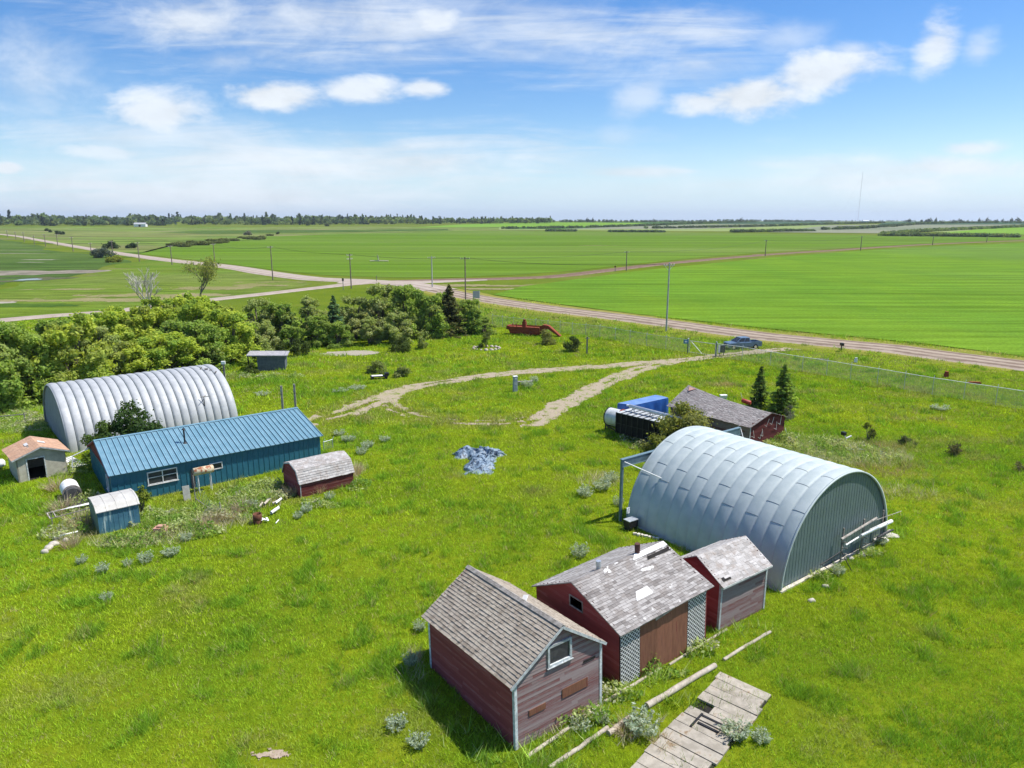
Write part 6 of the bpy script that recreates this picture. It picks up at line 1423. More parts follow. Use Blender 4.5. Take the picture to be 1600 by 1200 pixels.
for x in (1.1, 3.2, 5.4):
    b = MB(); b.beam((x-.2,1.15,2.47),(x,1.15,2.85),.05,.05); b.beam((x+.25,1.15,2.47),(x,1.15,2.85),.05,.05); b.build('leg', M_trim, rt)
# blue tarp-covered load
root = thing('tarp_covered_crate', 'blue tarpaulin-covered crate behind the black trailer', 'crate', (0, 0, 0), 0)
zt = 2.5; c4 = [R(p[0], p[1], zt) for p in ((965,630),(989,633.5),(1044,621.5),(1024,617))]
a_ = Vector(c4[0]); u_ = (Vector(c4[3])-a_); v_ = (Vector(c4[1])-a_); print('crate', u_.length, v_.length, math.degrees(math.atan2(u_.y,u_.x)), math.degrees(math.atan2(v_.y,v_.x)), math.degrees(math.atan2(c4[2][1]-c4[1][1], c4[2][0]-c4[1][0])))
root.location = (a_.x, a_.y, 0)
top = [(0,0)]+[(c4[k][0]-a_.x, c4[k][1]-a_.y) for k in (1,2,3)]
b = MB(); N_ = 14; P = []
for k in range(4):
    p, q = Vector(top[k]), Vector(top[(k+1) % 4]); 
    for i in range(N_):
        t = i/N_; x, y = p.lerp(q, t); s = .07*math.sin(i*1.9+k)
        nrm = Vector((q.y-p.y, p.x-q.x)).normalized(); P.append([(x, y, zt-.02), (x+nrm.x*(.04+s*.5), y+nrm.y*(.04+s*.5), zt-.35), (x+nrm.x*(.06+s), y+nrm.y*(.06+s), zt-1.2), (x+nrm.x*(.1+s*1.5), y+nrm.y*(.1+s*1.5), .25+.15*abs(s)*8)])
P.append(P[0]); b.grid(P, 0, .5); b.build('side_sheet', M_tarpblue, root)
b = MB(); n = 10; P = []
for i in range(n+1):
    P.append([tuple(Vector(top[0]).lerp(Vector(top[3]), i/n).lerp(Vector(top[1]).lerp(Vector(top[2]), i/n), j/4))+(zt+.05*math.sin(PI*j/4)*math.sin(i*1.3)+.02*math.sin(PI*j/4),) for j in range(5)])
b.grid(P, 0, .5); b.build('top_sheet', M_tarptop, root)
# ================================================================ pickup
M_car = metal_paint('blue_grey_car_paint', (.12,.18,.26), (.14,.21,.29), .3, .3); M_tyre = simple('tyre', (.012,.012,.012), (.02,.02,.02), .9); M_chrome = simple('chrome', (.5,.52,.54), (.6,.62,.64), .2, .8)
root = thing('pickup_truck', 'dark blue-grey crew-cab pickup truck parked outside the gate', 'pickup', (36.9, 112.6, 0), 192)
def loft(b, secs, m=0):
    b.grid(secs, m, .5, False, True); b.face(secs[0][::-1], m); b.face(secs[-1], m)
def csec(x, w, z0, z1, tw=None, r_=.08):
    tw = tw or w; return [(x, -w, z0), (x, -w-.0, z0+.28), (x, -w, z1-.12), (x, -tw+.06, z1), (x, tw-.06, z1), (x, w, z1-.12), (x, w, z0+.28), (x, w, z0)]
b = MB(); loft(b, [csec(2.85,.86,.45,.95), csec(2.78,.94,.42,1.08), csec(1.5,.98,.42,1.18), csec(1.35,.98,.42,1.2), csec(-1.1,.98,.42,1.2), csec(-1.12,.98,.42,1.2)]); b.build('body', M_car, root)
b = MB(); b.box(-2.9,-1.14,-.98,-.86,.45,1.22); b.box(-2.9,-1.14,.86,.98,.45,1.22); b.box(-2.96,-2.88,-.96,.96,.48,1.21); b.box(-2.9,-1.14,-.86,.86,.5,.62); b.box(-1.2,-1.13,-.86,.86,.6,1.21); b.build('cargo_bed', M_car, root)
b = MB(); secs = [[(1.45,-.90,1.18),(1.45,.90,1.18),(1.42,.88,1.2),(1.42,-.88,1.2)]]
lo_ = [(1.5,-.92,1.19),(1.5,.92,1.19),(-1.05,.92,1.19),(-1.05,-.92,1.19)]; hi_ = [(.62,-.72,1.86),(.62,.72,1.86),(-.82,.72,1.88),(-.82,-.72,1.88)]
for i in range(4): j = (i+1) % 4; b.face([lo_[i], lo_[j], hi_[j], hi_[i]])
b.face(hi_); b.build('cab', M_car, root)
def glass_panel(A, Bq, Cq, Dq, ins=.08, off=.012):
    A, Bq, Cq, Dq = map(Vector, (A, Bq, Cq, Dq)); c = (A+Bq+Cq+Dq)/4; n = (Bq-A).cross(Dq-A).normalized(); n = n if n.dot(c-Vector((.2,0,1.4))) > 0 else -n
    b = MB(); b.face([p+(c-p)*ins+n*off for p in (A, Bq, Cq, Dq)]); return b
glass_panel(lo_[0], lo_[1], hi_[1], hi_[0], .10).build('windscreen', M_glass, root); glass_panel(lo_[2], lo_[3], hi_[3], hi_[2], .12).build('rear_window', M_glass, root)
for s in (-1, 1):
    P_ = lambda t, z: (lo_[0][0]*(1-z)+hi_[0][0]*z)*(1-t)+(lo_[3][0]*(1-z)+hi_[3][0]*z)*t
    for (t0, t1) in ((.06, .50), (.53, .92)):
        y0, y1 = .92, .72; q = [(P_(t0,.1), s*(y0-.02), 1.26), (P_(t1,.1), s*(y0-.02), 1.26), (P_(t1,.88), s*(y1+.03), 1.80), (P_(t0+.02,.88), s*(y1+.03), 1.80)]
        glass_panel(*q, .04, .02).build('side_window', M_glass, root)
    b = MB(); b.box(1.15,1.28,s*1.0 if s > 0 else -1.2,s*1.2 if s > 0 else -1.0,1.2,1.38); b.build('mirror', M_car, root)
    b = MB(); b.box(2.74,2.90,s*.62-.16,s*.62+.16,.82,.98,c=.9); b.build('headlight', M_chrome, root)
    b = MB(); b.box(-2.98,-2.94,s*.88-.07,s*.88+.07,.8,1.15,c=.5); b.build('tail_light', M_rust, root)
    for x in (1.95, -1.85):
        w_ = MB(); w_.tube([(x,s*.76,.39),(x,s*1.0,.39)], .40, 22, c=.3); wh = w_.build('wheel', M_tyre, root); r_ = MB(); r_.tube([(x,s*1.0,.39),(x,s*1.012,.39)], .24, 16, c=.8); r_.build('rim', M_chrome, wh)
b = MB(); b.box(2.84,2.98,-.9,.9,.42,.62,c=.8); b.build('bumper', M_chrome, root); b = MB(); b.box(-3.06,-2.97,-.9,.9,.45,.6,c=.8); b.build('bumper', M_chrome, root); b = MB(); b.box(2.86,2.90,-.45,.45,.66,.95,c=.2); b.build('grille', M_black, root)
# ================================================================ chain-link fence and gate
def fence(name, pts, label, hpost=2.05, rail=True, bright=False):
    a0 = pts[0]; root = thing(name, label, 'fence', (a0[0], a0[1], 0)); mrail = M_white if bright else M_steel
    for i, p in enumerate(pts):
        x, y = p[0]-a0[0], p[1]-a0[1]; b = MB(); b.tube([(x,y,0),(x,y,hpost)], .045, 7, c=.5); b.tube([(x,y,hpost),(x+.12,y+.16,hpost+.28)], .022, 5, c=.9); b.build('post', M_steel, root)
    b = MB(); wires = MB()
    for p, q in zip(pts[:-1], pts[1:]):
        A = Vector((p[0]-a0[0], p[1]-a0[1], 0)); Bq = Vector((q[0]-a0[0], q[1]-a0[1], 0)); d = (Bq-A); L = d.length; d /= L; up = Vector((0,0,1)); w_ = .010; H_ = hpost-.08
        for sgn in (1, -1):
            k = -H_
            while k < L:
                t0 = max(0, -k); t1 = min(H_, L-k)
                if t1-t0 > .05:
                    z0, z1 = (t0, t1) if sgn > 0 else (H_-t0, H_-t1); pa = A+d*(k+t0)+up*(z0+.03); pb = A+d*(k+t1)+up*(z1+.03)
                    wires.face([pa-up*w_, pb-up*w_, pb+up*w_, pa+up*w_])
                k += .17
        b.tube([A+up*hpost, Bq+up*hpost], .024 if not bright else .035, 6, c=.8, caps=False)
    wires.build('wire_mesh', M_steel, root, recalc=False); b.build('top_rail', mrail, root); return root
fl = [R(x, y) for x, y in ((769,508.5),(785,511),(802,513),(818,515),(837,516.5),(856,518.5),(875,520.5),(894,523),(915,525),(937,527.5),(961,532),(984,536),(1010,541),(1040,546),(1075,551.5))]
fence('chain_link_fence', fl, 'chain-link fence behind the rusty machine, left of the gate')
fr = [R(x, y) for x, y in ((1119,558),(1159,563.5),(1203,572),(1253,581),(1291,587),(1328,594),(1370,601),(1412,609),(1456,617),(1505,625),(1555,633),(1615,643))]
fence('chain_link_fence', fr, 'chain-link fence with a white top rail, right of the gate', bright=True)
ga, gb = R(1077, 552), R(1117, 557.5); root = thing('farm_gate', 'chain-link gate with a diagonal white brace across the driveway', 'gate', (ga[0], ga[1], 0))
dg = Vector((gb[0]-ga[0], gb[1]-ga[1], 0)); b = MB(); b.tube([(0,0,1.95), dg+Vector((0,0,1.95))], .04, 7); b.tube([(0,0,.2), dg+Vector((0,0,.2))], .03, 6); b.tube([(0,0,.2),(0,0,1.95)], .04, 7); b.tube([dg+Vector((0,0,.2)), dg+Vector((0,0,1.95))], .04, 7); b.build('frame', M_white, root)
b = MB(); b.tube([dg*.05+Vector((0,0,1.9)), dg*.5+Vector((0,0,.2))], .045, 7); b.build('brace', M_white, root)
for nm, pp, h_ in (('gate_post', R(1074,552), 2.3), ('gate_post', R(1118,559), 2.4)):
    rt = thing(nm, 'dark steel gate post on the %s side of the gate' % ('left' if pp[0] < 28 else 'right'), 'post', (pp[0], pp[1], 0), 0, 'gate posts'); b = MB(); b.tube([(0,0,0),(0,0,h_)], .08, 10, c=.3); b.build('post', simple('post_steel', (.10,.12,.13), (.16,.18,.19), .6), rt); b = MB(); b.tube([(0,0,h_),(0,0,h_+.07)], [.09,.03], 10, c=.5); b.build('cap', M_steel, rt)
rt = thing('notice_sign', 'small blue notice fixed at the left gate post', 'sign', (R(1072,552)[0]-.1, R(1072,552)[1]-.12, 0)); b = MB(); b.box(-.42,.34,-.03,0,1.55,2.15); b.build('board', simple('blue_sign', (.03,.16,.34), (.05,.22,.40), .5), rt); b = MB(); b.box(-.22,.14,-.038,-.031,1.72,1.98); b.build('panel', M_white, rt)
q = R(1127, 557); rt = thing('gate_box', 'black box on a stand just inside the right gate post', 'box', (q[0], q[1], 0), 10); b = MB(); b.box(-.42,.42,-.3,.3,.65,1.7,c=.2); b.build('box', M_black, rt); b = MB(); b.box(-.45,-.42,-.32,.32,.6,1.75,c=.9); b.build('edge_trim', M_white, rt)
for x in (-.35,.35):
    b = MB(); b.box(x-.04,x+.04,-.04,.04,0,.65); b.build('leg', M_black, rt)
q = R(1159, 563.5); 
# ================================================================ power poles
def pole(px, py, top, label, arms=1, grp='power poles along the roads', wood_=True, rz=0, tilt=0):
    x, y = R(px, py); H = top_at(x, y, top)-hzf(x, y); root = thing('power_pole', label, 'power pole', (x, y, hzf(x, y)), rz, grp); thick = 1+.0016*max(0, y-120)
    b = MB(); b.tube([(0,0,-.2),(tilt*H*.5,0,H*.5),(tilt*H,0,H)], [.17*thick,.145*thick,.11*thick], 9, c=.5); b.build('pole', M_pole if wood_ else M_pole2, root)
    for k in range(arms):
        z = H-.55-k*1.1; b = MB(); b.beam((tilt*H-1.2,.12,z),(tilt*H+1.2,.12,z),.11*thick,.13*thick); ar = b.build('crossarm', M_greywood, root)
        for xx in (-1.1,-.5,.5,1.1): c_ = MB(); c_.tube([(tilt*H+xx,.12,z+.06),(tilt*H+xx,.12,z+.28)], .05*thick, 6, c=.9); c_.build('insulator', M_white, ar)
    if arms and y < 160:
        b = MB(); b.beam((tilt*H,.1,H-1.5),(tilt*H+.9,.12,H-.6),.05,.05); b.beam((tilt*H,.1,H-1.5),(tilt*H-.9,.12,H-.6),.05,.05); b.build('arm_brace', M_steel, root)
    return root
M_pole = simple('pole_wood', (.15,.115,.09), (.27,.22,.18), .9, scale=4); M_pole2 = simple('pole_grey', (.34,.34,.33), (.46,.46,.45), .85, scale=4)
PD = [(1041,518,410,'tall grey pole beside the gravel road left of the gate',1,False,25),(727.5,470,401,'brown pole behind the big brown-green spruce',1,True,10),(549,451,396,'brown double-armed pole at the crossroads corner',2,True,60),(426.5,438,384,'brown pole on the verge left of the crossroads',1,True,60),
 (675.5,450,400,'plain grey pole with a single short arm, right of the crossroads',1,False,20),(978.5,423,392,'thin pole on the dark road beside the little red marker',1,True,20),(1195.5,400.5,375,'thin pole beside the pale bend of the dark road',1,True,20),(1344.5,391.5,369,'third thin pole along the dark road',1,True,20),
 (1457,383,370,'fourth thin pole along the dark road',1,True,20),(1541.5,378.5,371,'farthest thin pole on the right',1,True,20),(336,413,380,'first pole right of the thin-leaved tree line on the left road',1,True,60),(269,414,383,'pole in front of the left road above the dead tree',1,True,60),(218,409,378,'pole by the yellow bush on the left road',1,True,60),
 (176.5,398,376,'pole behind the round grey bush',1,True,60),(143,397,379,'pole left of the round grey bush',1,True,60),(114.5,393,370,'tall pale pole on the left road before the curve',1,True,60),(90.5,384,366,'thin pale pole on the left road, ninth from the crossroads',1,True,60),(71.5,385,366,'dim pole on the left road, tenth from the crossroads',1,True,60),(54,382,368,'dark stout pole on the left road, eleventh from the crossroads',1,True,60),(38,378.5,363,'dark stout pole on the left road, twelfth from the crossroads',1,True,60),(25,374,362,'faint pole near the left edge',1,True,60),(12,371,360,'faintest pole near the left edge',1,True,60)]
polesR = []
for (px, py, tp, lb, ar, wd, rz) in PD: polesR.append(pole(px, py, tp, lb, ar, 'power poles along the roads', wd, rz))
def wires(idx, label):
    b = MB()
    for i, j in zip(idx[:-1], idx[1:]):
        A, Bq = polesR[i], polesR[j]; ta = top_at(A.location.x, A.location.y, PD[i][2]); tb = top_at(Bq.location.x, Bq.location.y, PD[j][2])
        for off in (-1.1, 1.1):
            p = Vector((A.location.x+off*.7, A.location.y, ta-.3)); q = Vector((Bq.location.x+off*.7, Bq.location.y, tb-.3)); L = (q-p).length
            pts = [p.lerp(q, t/8)-Vector((0,0,4*(t/8)*(1-t/8)*L*.012)) for t in range(9)]; b.tube(pts, .02, 3, caps=False)
    o = b.build('power_lines', M_black); tag(o, label, 'cable')
wires([0, 1, 2, 3, 10, 12], 'thin power lines running along the gravel road'); wires([4, 5, 6, 7, 8, 9], 'thin power lines along the dark road')
# radio mast
fx = R(1340, 347.0); zt_ = top_at(fx[0], fx[1], 268); root = thing('radio_mast', 'very thin tall guyed radio mast on the right skyline', 'mast', (*fx, hzf(*fx))); Hm = zt_-hzf(*fx)
b = MB(); b.tube([(0,0,0),(0,0,Hm)], .34, 6, c=.4); b.build('mast', simple('mast_paint', (.30,.22,.26), (.36,.30,.34), .7, bump=False), root)
for k in range(3):
    a = k*2*PI/3; b = MB(); b.tube([(0,0,Hm*.9),(math.cos(a)*Hm*.5,math.sin(a)*Hm*.5,0)], .09, 4); b.build('guy_wire', M_steel, root)
# far white farm building
fx = R(220, 354.2); root = thing('farm_building', 'long white farm building against the far woods on the left', 'farm building', (*fx, hzf(*fx)), 8)
b = MB(); b.box(-11,11,-6,6,0,5,c=.7); b.build('wall', M_white, root); b = MB(); b.face([(-11.5,-6.5,4.9),(11.5,-6.5,4.9),(11.5,0,8),(-11.5,0,8)]); b.face([(-11.5,6.5,4.9),(11.5,6.5,4.9),(11.5,0,8),(-11.5,0,8)]); b.build('roof', M_galv2, root); b = MB(); b.box(-2,2,-6.05,-6.01,0,4); b.build('door', M_dark, root)
for (px, lb) in ((104.5,'left tiny white farmhouse in the far woods'),(109.5,'right tiny white farmhouse in the far woods')):
    fx = R(px, 350.4); root = thing('farmhouse', lb, 'farmhouse', (*fx, hzf(*fx)), 20, 'tiny white farmhouses'); b = MB(); b.box(-3,3,-3,3,0,5,c=.7); b.build('wall', M_white, root); b = MB(); b.face([(-3.4,-3.4,5),(3.4,-3.4,5),(3.4,0,8),(-3.4,0,8)]); b.face([(-3.4,3.4,5),(3.4,3.4,5),(3.4,0,8),(-3.4,0,8)]); b.face([(-3,-3,5),(-3,3,5),(-3,0,7.7)]); b.face([(3,-3,5),(3,3,5),(3,0,7.7)]); b.build('roof', M_galv2, root)
# crop-field oil well stub
q = R(592, 409); root = thing('well_head', 'small well head with low pale pipework alone in the far crop', 'well head', (*q, hzf(*q))); b = MB(); b.tube([(0,0,0),(-.6,0,3.4)], .22, 8); b.build('stand_pipe', M_greywood, root); b = MB(); b.tube([(-4.5,0,.45),(0,0,.5),(4.8,0,.4)], .22, 8, c=.9); b.build('pipe_run', M_log, root)
# road signs
q = R(744, 482); root = thing('road_sign', 'grey back of a big road sign by the gravel road', 'sign', (q[0], q[1], 0), 25)
z0_ = top_at(q[0], q[1], 466); z1_ = top_at(q[0], q[1], 454.5); b = MB(); b.box(-.8,.8,-.03,.03,z0_,z1_,c=.6); b.build('board', simple('sign_back', (.20,.23,.25), (.26,.29,.31), .5, .3), root)
for x in (-.65,.75):
    b = MB(); b.box(x-.06,x+.06,.03,.14,0,z1_); b.build('post', M_greywood, root)
b = MB(); b.box(.82,.95,-.03,.03,z0_,z1_,c=.9); b.build('edge_strip', M_steel, root)
q = R(536.5, 453); root = thing('road_sign', 'narrow dark sign post at the crossroads corner', 'sign', (q[0], q[1], 0)); b = MB(); b.box(-.09,.09,-.06,.06,0,3.0); b.build('post', M_greywood, root); b = MB(); b.box(-.28,.28,-.03,.03,2.6,3.4,c=.2); b.build('board', M_black, root)
q = R(961, 424.5); root = thing('marker_post', 'little red marker post beside the dark road', 'marker', (q[0], q[1], 0)); b = MB(); b.box(-.10,.10,-.1,.1,0,2.0); b.build('post', M_greywood, root); b = MB(); b.box(-.32,.32,-.05,.05,1.7,2.3,c=.5); b.build('board', M_rust, root)
q = R(588.5, 441); root = thing('marker_post', 'thin grey marker post at the edge of the crop by the crossroads', 'marker', (q[0], q[1], 0)); b = MB(); b.box(-.08,.08,-.08,.08,0,2.2); b.build('post', M_greywood, root)
q = R(1314, 549.5); root = thing('mailbox', 'small dark mailbox on a post beside the gravel road, right of the pickup', 'mailbox', (q[0], q[1], 0)); b = MB(); b.box(-.06,.06,-.06,.06,0,1.0,c=.2); b.build('post', M_black, root); b = MB(); b.box(-.2,.2,-.45,.25,1.0,1.4,c=.2); b.build('box', M_black, root)
# posts, marker, machinery
q = R(805, 612); root = thing('marker_post', 'square grey post with a white cap on the drive loop lawn', 'post', (q[0], q[1], 0), 20); b = MB(); b.box(-.24,.24,-.2,.2,0,1.85); b.build('post', simple('bluegrey_wood', (.22,.25,.28), (.32,.35,.38), .85, scale=3), root); b = MB(); b.box(-.27,.27,-.23,.23,1.86,1.93,c=.9); b.build('cap', M_white, root); b = MB(); b.box(-.12,.10,-.225,-.205,1.55,1.72); b.box(-.1,.1,-.225,-.205,.95,1.0); b.build('plate', M_white, root)
q = R(820, 602); root = thing('low_bench', 'low weathered plank bench beside the square grey post', 'bench', (q[0], q[1], 0), 12); b = MB(); b.box(-.9,1.0,-.2,.25,.45,.53); b.build('seat', M_greywood, root)
for x in (-.75,.1,.85):
    b = MB(); b.box(x-.06,x+.06,-.15,.2,0,.45); b.build('leg', M_greywood, root)
for (px, py, tp, lb) in ((443,655,603,'left of the two weathered posts behind the blue roof'),(463,653,600,'right of the two weathered posts behind the blue roof'),(353,612,569,'grey post with a white cap at the back end of the pale arched hut'),(917,553,526,'small post with a cross top on the lawn left of the gate')):
    x, y = R(px, py); H = top_at(x, y, tp); root = thing('wooden_post', lb, 'post', (x, y, 0), 10, 'weathered posts in the yard'); b = MB(); b.box(-.1,.1,-.09,.09,0,H); b.build('post', M_greywood, root)
    if px < 440: b = MB(); b.box(-.22,.22,-.14,.14,H+.002,H+.35,c=.9); b.build('cap', M_white, root)
    if px > 900: b = MB(); b.box(-.35,.35,-.05,.05,H-.3,H-.2,c=.5); b.build('crosspiece', M_greywood, root)
q = R(795, 523); q2 = R(852, 526); root = thing('rusty_machine', 'rusty red old farm machine with a sloping chute by the fence', 'farm machine', (q[0], q[1], 0), math.degrees(math.atan2(q2[1]-q[1], q2[0]-q[0])))
Lm = math.dist(q, q2); s = Lm/6.2; sc_ = s
b = MB()
def pr(pts, y0, y1, m=0):
    f = [(x*sc_, y0, z*sc_) for x, z in pts]; k = [(x*sc_, y1, z*sc_) for x, z in pts]; b.face(f, m, .5); b.face(k[::-1], m, .5)
    for i in range(len(f)): j = (i+1) % len(f); b.face([f[i], f[j], k[j], k[i]], m, .4)
pr([(.2,.25),(5.2,.25),(5.2,1.25),(.1,1.35),(-.2,1.25)], 0, 1.7); b.build('hopper', M_rust, root)
b = MB(); b.box(-.25*sc_,5.2*sc_,-.08,-.01,1.25*sc_,1.4*sc_,c=.9); b.box(-.25*sc_,5.2*sc_,1.72,1.8,1.28*sc_,1.5*sc_,c=.5); b.box(-.4*sc_,0,-.06,1.7,.9*sc_,1.5*sc_,c=.3); b.build('rim_rail', M_rust, root)
b = MB(); b.box(2.2*sc_,2.8*sc_,.3,.9,1.3*sc_,2.2*sc_,c=.3); b.tube([(2.5*sc_,.6,2.2*sc_),(2.5*sc_,.6,2.55*sc_)], .28, 10, c=.2); b.build('gearbox', M_rust, root)
b = MB(); pr([(4.8,1.15),(5.7,1.85),(6.6,1.75),(8.6,.15),(8.4,.0),(6.4,1.3),(5.6,.4)], .3, 1.3); b.build('chute', M_rust, root)
for x in (.7, 1.3): b = MB(); b.beam((x*sc_,.2,1.35*sc_),((x-.1)*sc_,.2,1.9*sc_),.12,.12); b.build('lever', M_rust, root)
for x in (3.6,):
    for y in (-.15, 1.7): b = MB(); b.tube([(x*sc_,y,.4),(x*sc_,y+.16,.4)], .42, 14, c=.2); b.build('wheel', M_rust, root)
# ring of stones
rnd = random.Random(9); c0 = R(760, 545); ston = None
for k in range(16):
    a = 2*PI*k/16; x, y = c0[0]+2.1*math.cos(a), c0[1]+1.7*math.sin(a); b = MB(); r_ = .26
    if ston is None:
        P = [[((r_*math.sin(PI*i/5))*math.cos(2*PI*j/8)*rnd.uniform(.8,1.2), (r_*math.sin(PI*i/5))*math.sin(2*PI*j/8)*rnd.uniform(.8,1.2), r_*.8*math.cos(PI*i/5)) for j in range(8)] for i in range(6)]
        b.grid(P, 0, .5, True, True); ston = b.build('stone', simple('field_stone', (.34,.28,.24), (.52,.46,.40), .9)); ston.location = (x, y, .1); tag(ston, 'pale field stone in the ring round the green bush', 'stone', 'stones ringed round the green bush')
    else: clone(ston, (x, y, .08), rnd.uniform(0, 360), rnd.uniform(.7, 1.5), 'pale field stone in the ring round the green bush', 'stones ringed round the green bush')
q = R(752, 543); b = MB(); b.tube([(0,0,0),(0,0,.45),(.02,0,.5)], [.16,.26,.24], 12, c=.5); o = b.build('flower_pot', M_rust); o.location = (q[0], q[1], 0); tag(o, 'small red pot inside the ring of stones', 'pot')
# low flat cart by the loop
q = R(592, 592); root = thing('flat_cart', 'low dark flat cart with a pale bed at the edge of the drive loop', 'cart', (q[0], q[1], 0), 14); b = MB(); b.box(-1.1,1.2,-.4,.5,.32,.42,c=.2); b.build('frame', M_black, root); b = MB(); b.box(-.9,.5,-.3,.4,.425,.46,c=.9); b.build('bed', M_white, root); b = MB(); b.box(.75,1.3,-.35,.4,.43,.75,c=.3); b.build('motor', M_black, root)
for x in (-.8,.9):
    for y in (-.5,.5): b = MB(); b.tube([(x,y,.2),(x,y+.1,.2)], .2, 12); b.build('wheel', M_tyre, root)
# red barrel and bits behind the old shed
q = R(1165, 642); root = thing('red_tank', 'small red cylindrical tank on a frame between the old shed and the young spruces', 'tank', (q[0], q[1], 0), -35); b = MB(); b.tube([(-.5,0,1.1),(-.42,0,1.1),(.42,0,.95),(.5,0,.95)], [.16,.24,.24,.16], 16, c=.7); b.build('tank', simple('red_tank_paint', (.28,.03,.02), (.40,.07,.05), .5), root)
for x in (-.3,.3):
    for y in (-.2,.2): b = MB(); b.tube([(x,y*1.4,0),(x,y,.9)], .025, 5); b.build('leg', M_black, root)
b = MB(); b.tube([(-.45,0,1.35),(-.7,.1,1.9)], .02, 5); b.build('pipe', M_white, root)
q = R(1130, 626); root = thing('white_box', 'white box standing in the grass behind the sagging roof', 'box', (q[0], q[1], 0), 10); b = MB(); b.box(-.35,.35,-.2,.2,0,.62,c=.8); b.build('body', M_white, root); b = MB(); b.box(-.4,.4,-.25,.25,.622,.68,c=.9); b.build('lid', M_white, root)
q = R(1178, 628); b = MB(); b.tube([(0,0,0),(0,0,.5)], .16, 10, c=.9); o = b.build('bucket', M_white); o.location = (q[0], q[1], 0); tag(o, 'white bucket at the foot of the left young spruce', 'bucket')
q = R(1322, 692); root = thing('broken_chair', 'white broken chair frame with a black seat tipped in the weeds', 'chair', (q[0], q[1], 0), 20)
b = MB(); b.beam((-.1,0,.45),(.55,0,.62),.1,.1); b.beam((.0,0,.5),(-.15,0,.05),.08,.08); b.beam((-.1,0,.5),(-.35,0,.85),.09,.09); b.build('frame', M_white, root); b = MB(); b.box(-.55,-.25,-.2,.2,.8,1.1,c=.2); b.build('seat', M_black, root)
q = R(1332, 705); root = thing('white_scrap', 'low heap of white scrap in the weeds behind the grey hut', 'scrap', (q[0], q[1], 0), 10); b = MB()
for k in range(6): M_ = Matrix.Translation((random.uniform(-.9,.9), random.uniform(-.3,.3), .2)) @ Matrix.Rotation(random.uniform(-.4,.4), 4, 'X') @ Matrix.Rotation(random.uniform(0,3), 4, 'Z'); b.box(-.3,.3,-.12,.12,-.02,.02,c=.8,M=M_)
b.build('panels', M_white, root)
for (px, py, lb, mm, sz) in ((1549-265, 562, 'weathered plank lying outside the fence near the pickup', M_greywood, (1.8,.25,.08)), (1337, 566, 'white lump in the ditch outside the fence', M_white, (.4,.35,.4)), (1478, 590, 'rusty scrap heap outside the fence beyond the white lump', M_rust, (.5,.4,.5)), (1522, 599, 'rusty red plank lying in the ditch near the right edge', M_rust, (1.5,.3,.12))):
    q = R(px, py); b = MB(); b.box(-sz[0]/2,sz[0]/2,-sz[1]/2,sz[1]/2,0,sz[2]); b.box(-sz[0]/3,sz[0]/2.2,-sz[1]/3,sz[1]/1.8,sz[2],sz[2]*1.6); o = b.build('scrap', mm); o.location = (q[0], q[1], .02); o.rotation_euler = (0,0,-.3); tag(o, lb, 'scrap')
# ================================================================ clutter round the blue house
q = R(112, 778); root = thing('culvert_tank', 'big white cylinder lying on its side by the end of the blue house', 'tank', (q[0], q[1], 0), 128+90+60)
root.rotation_euler = (0, 0, math.radians(-52)); b = MB(); b.tube([(-.9,0,.62),(.75,0,.62)], .6, 24, c=.9); b.build('shell', M_white, root); b = MB(); b.tube([(.75,0,.62),(.85,0,.62)], .62, 24, c=.3); b.build('rim', M_greywood, root); b = MB(); b.tube([(.85,0,.62),(1.3,0,.62)], .52, 20, c=.2); b.build('drum_end', simple('dark_drum', (.05,.05,.055), (.10,.10,.10)), root)
q = R(140, 790); root = thing('plank_pile', 'pile of dark weathered planks behind the metal shed', 'pile', (q[0], q[1], 0), 40); b = MB()
for k in range(9): b.box(-1.3+random.uniform(-.2,.2), 1.1+random.uniform(-.3,.3), -.5+.12*k, -.4+.12*k, .3+.03*(k%3), .36+.03*(k%3))
b.box(-1.2,1.0,-.5,.6,.0,.28,c=.1); b.build('planks', simple('dark_planks', (.07,.065,.06), (.13,.12,.115), .9), root)
q = R(128, 812); root = thing('bed_frame', 'tilted rusty metal frame with a pale board left of the metal shed', 'frame', (q[0], q[1], 0), 32)
b = MB(); zz = .95
for (p, r2) in (((-1.9,-.1,zz),(1.2,.35,zz+.1)), ((-1.75,-.6,zz-.25),(1.1,-.45,zz)), ((-1.9,-.1,zz),(-1.75,-.6,zz-.25)), ((-1.55,-.1,zz),(-1.4,-.6,zz-.25)), ((1.2,.35,zz+.1),(1.1,-.45,zz))): b.beam(p, r2, .06, .05)
b.build('frame', M_greywood, root); b = MB(); b.face([(-1.2,-.05,zz+.04),(1.1,-.1,zz+.1),(1.15,.25,zz+.12),(-.6,.2,zz+.06)],0,.8); b.build('board', M_white, root)
for x in (-1.7, 1.0): b = MB(); b.beam((x,0,0),(x,0,zz),.06,.06); b.build('leg', M_greywood, root)
for k, (px, py, s_) in enumerate(((90,842,.55),(84,852,.6),(76,858,.55),(98,835,.5),(70,864,.4),(103,846,.35))):
    q = R(px, py)
    if k == 0: rub = clone(ston, (*q, .08), 10, (1.5*s_*1.6, 1.4*s_*1.4, .9), 'x'); rub.name = 'rubble_chunk'; m0 = rub.data.copy(); rub.data = m0; m0.materials.clear(); m0.materials.append(M_conc)
    else: rub = clone(rub, (*q, .08), 50*k, (1.5*s_*1.6, 1.4*s_*1.3, .9))
    tag(rub, ['pale rubble chunk at the left end of the white pipe','big pale rubble chunk in the middle of the heap left of the metal shed','pale rubble chunk toward the camera side of the heap','pale rubble chunk nearest the dry brush','smallest pale rubble chunk, lowest in the photo left of the metal shed','pale rubble chunk just above the white pipe'][k], 'rubble', 'concrete rubble chunks')
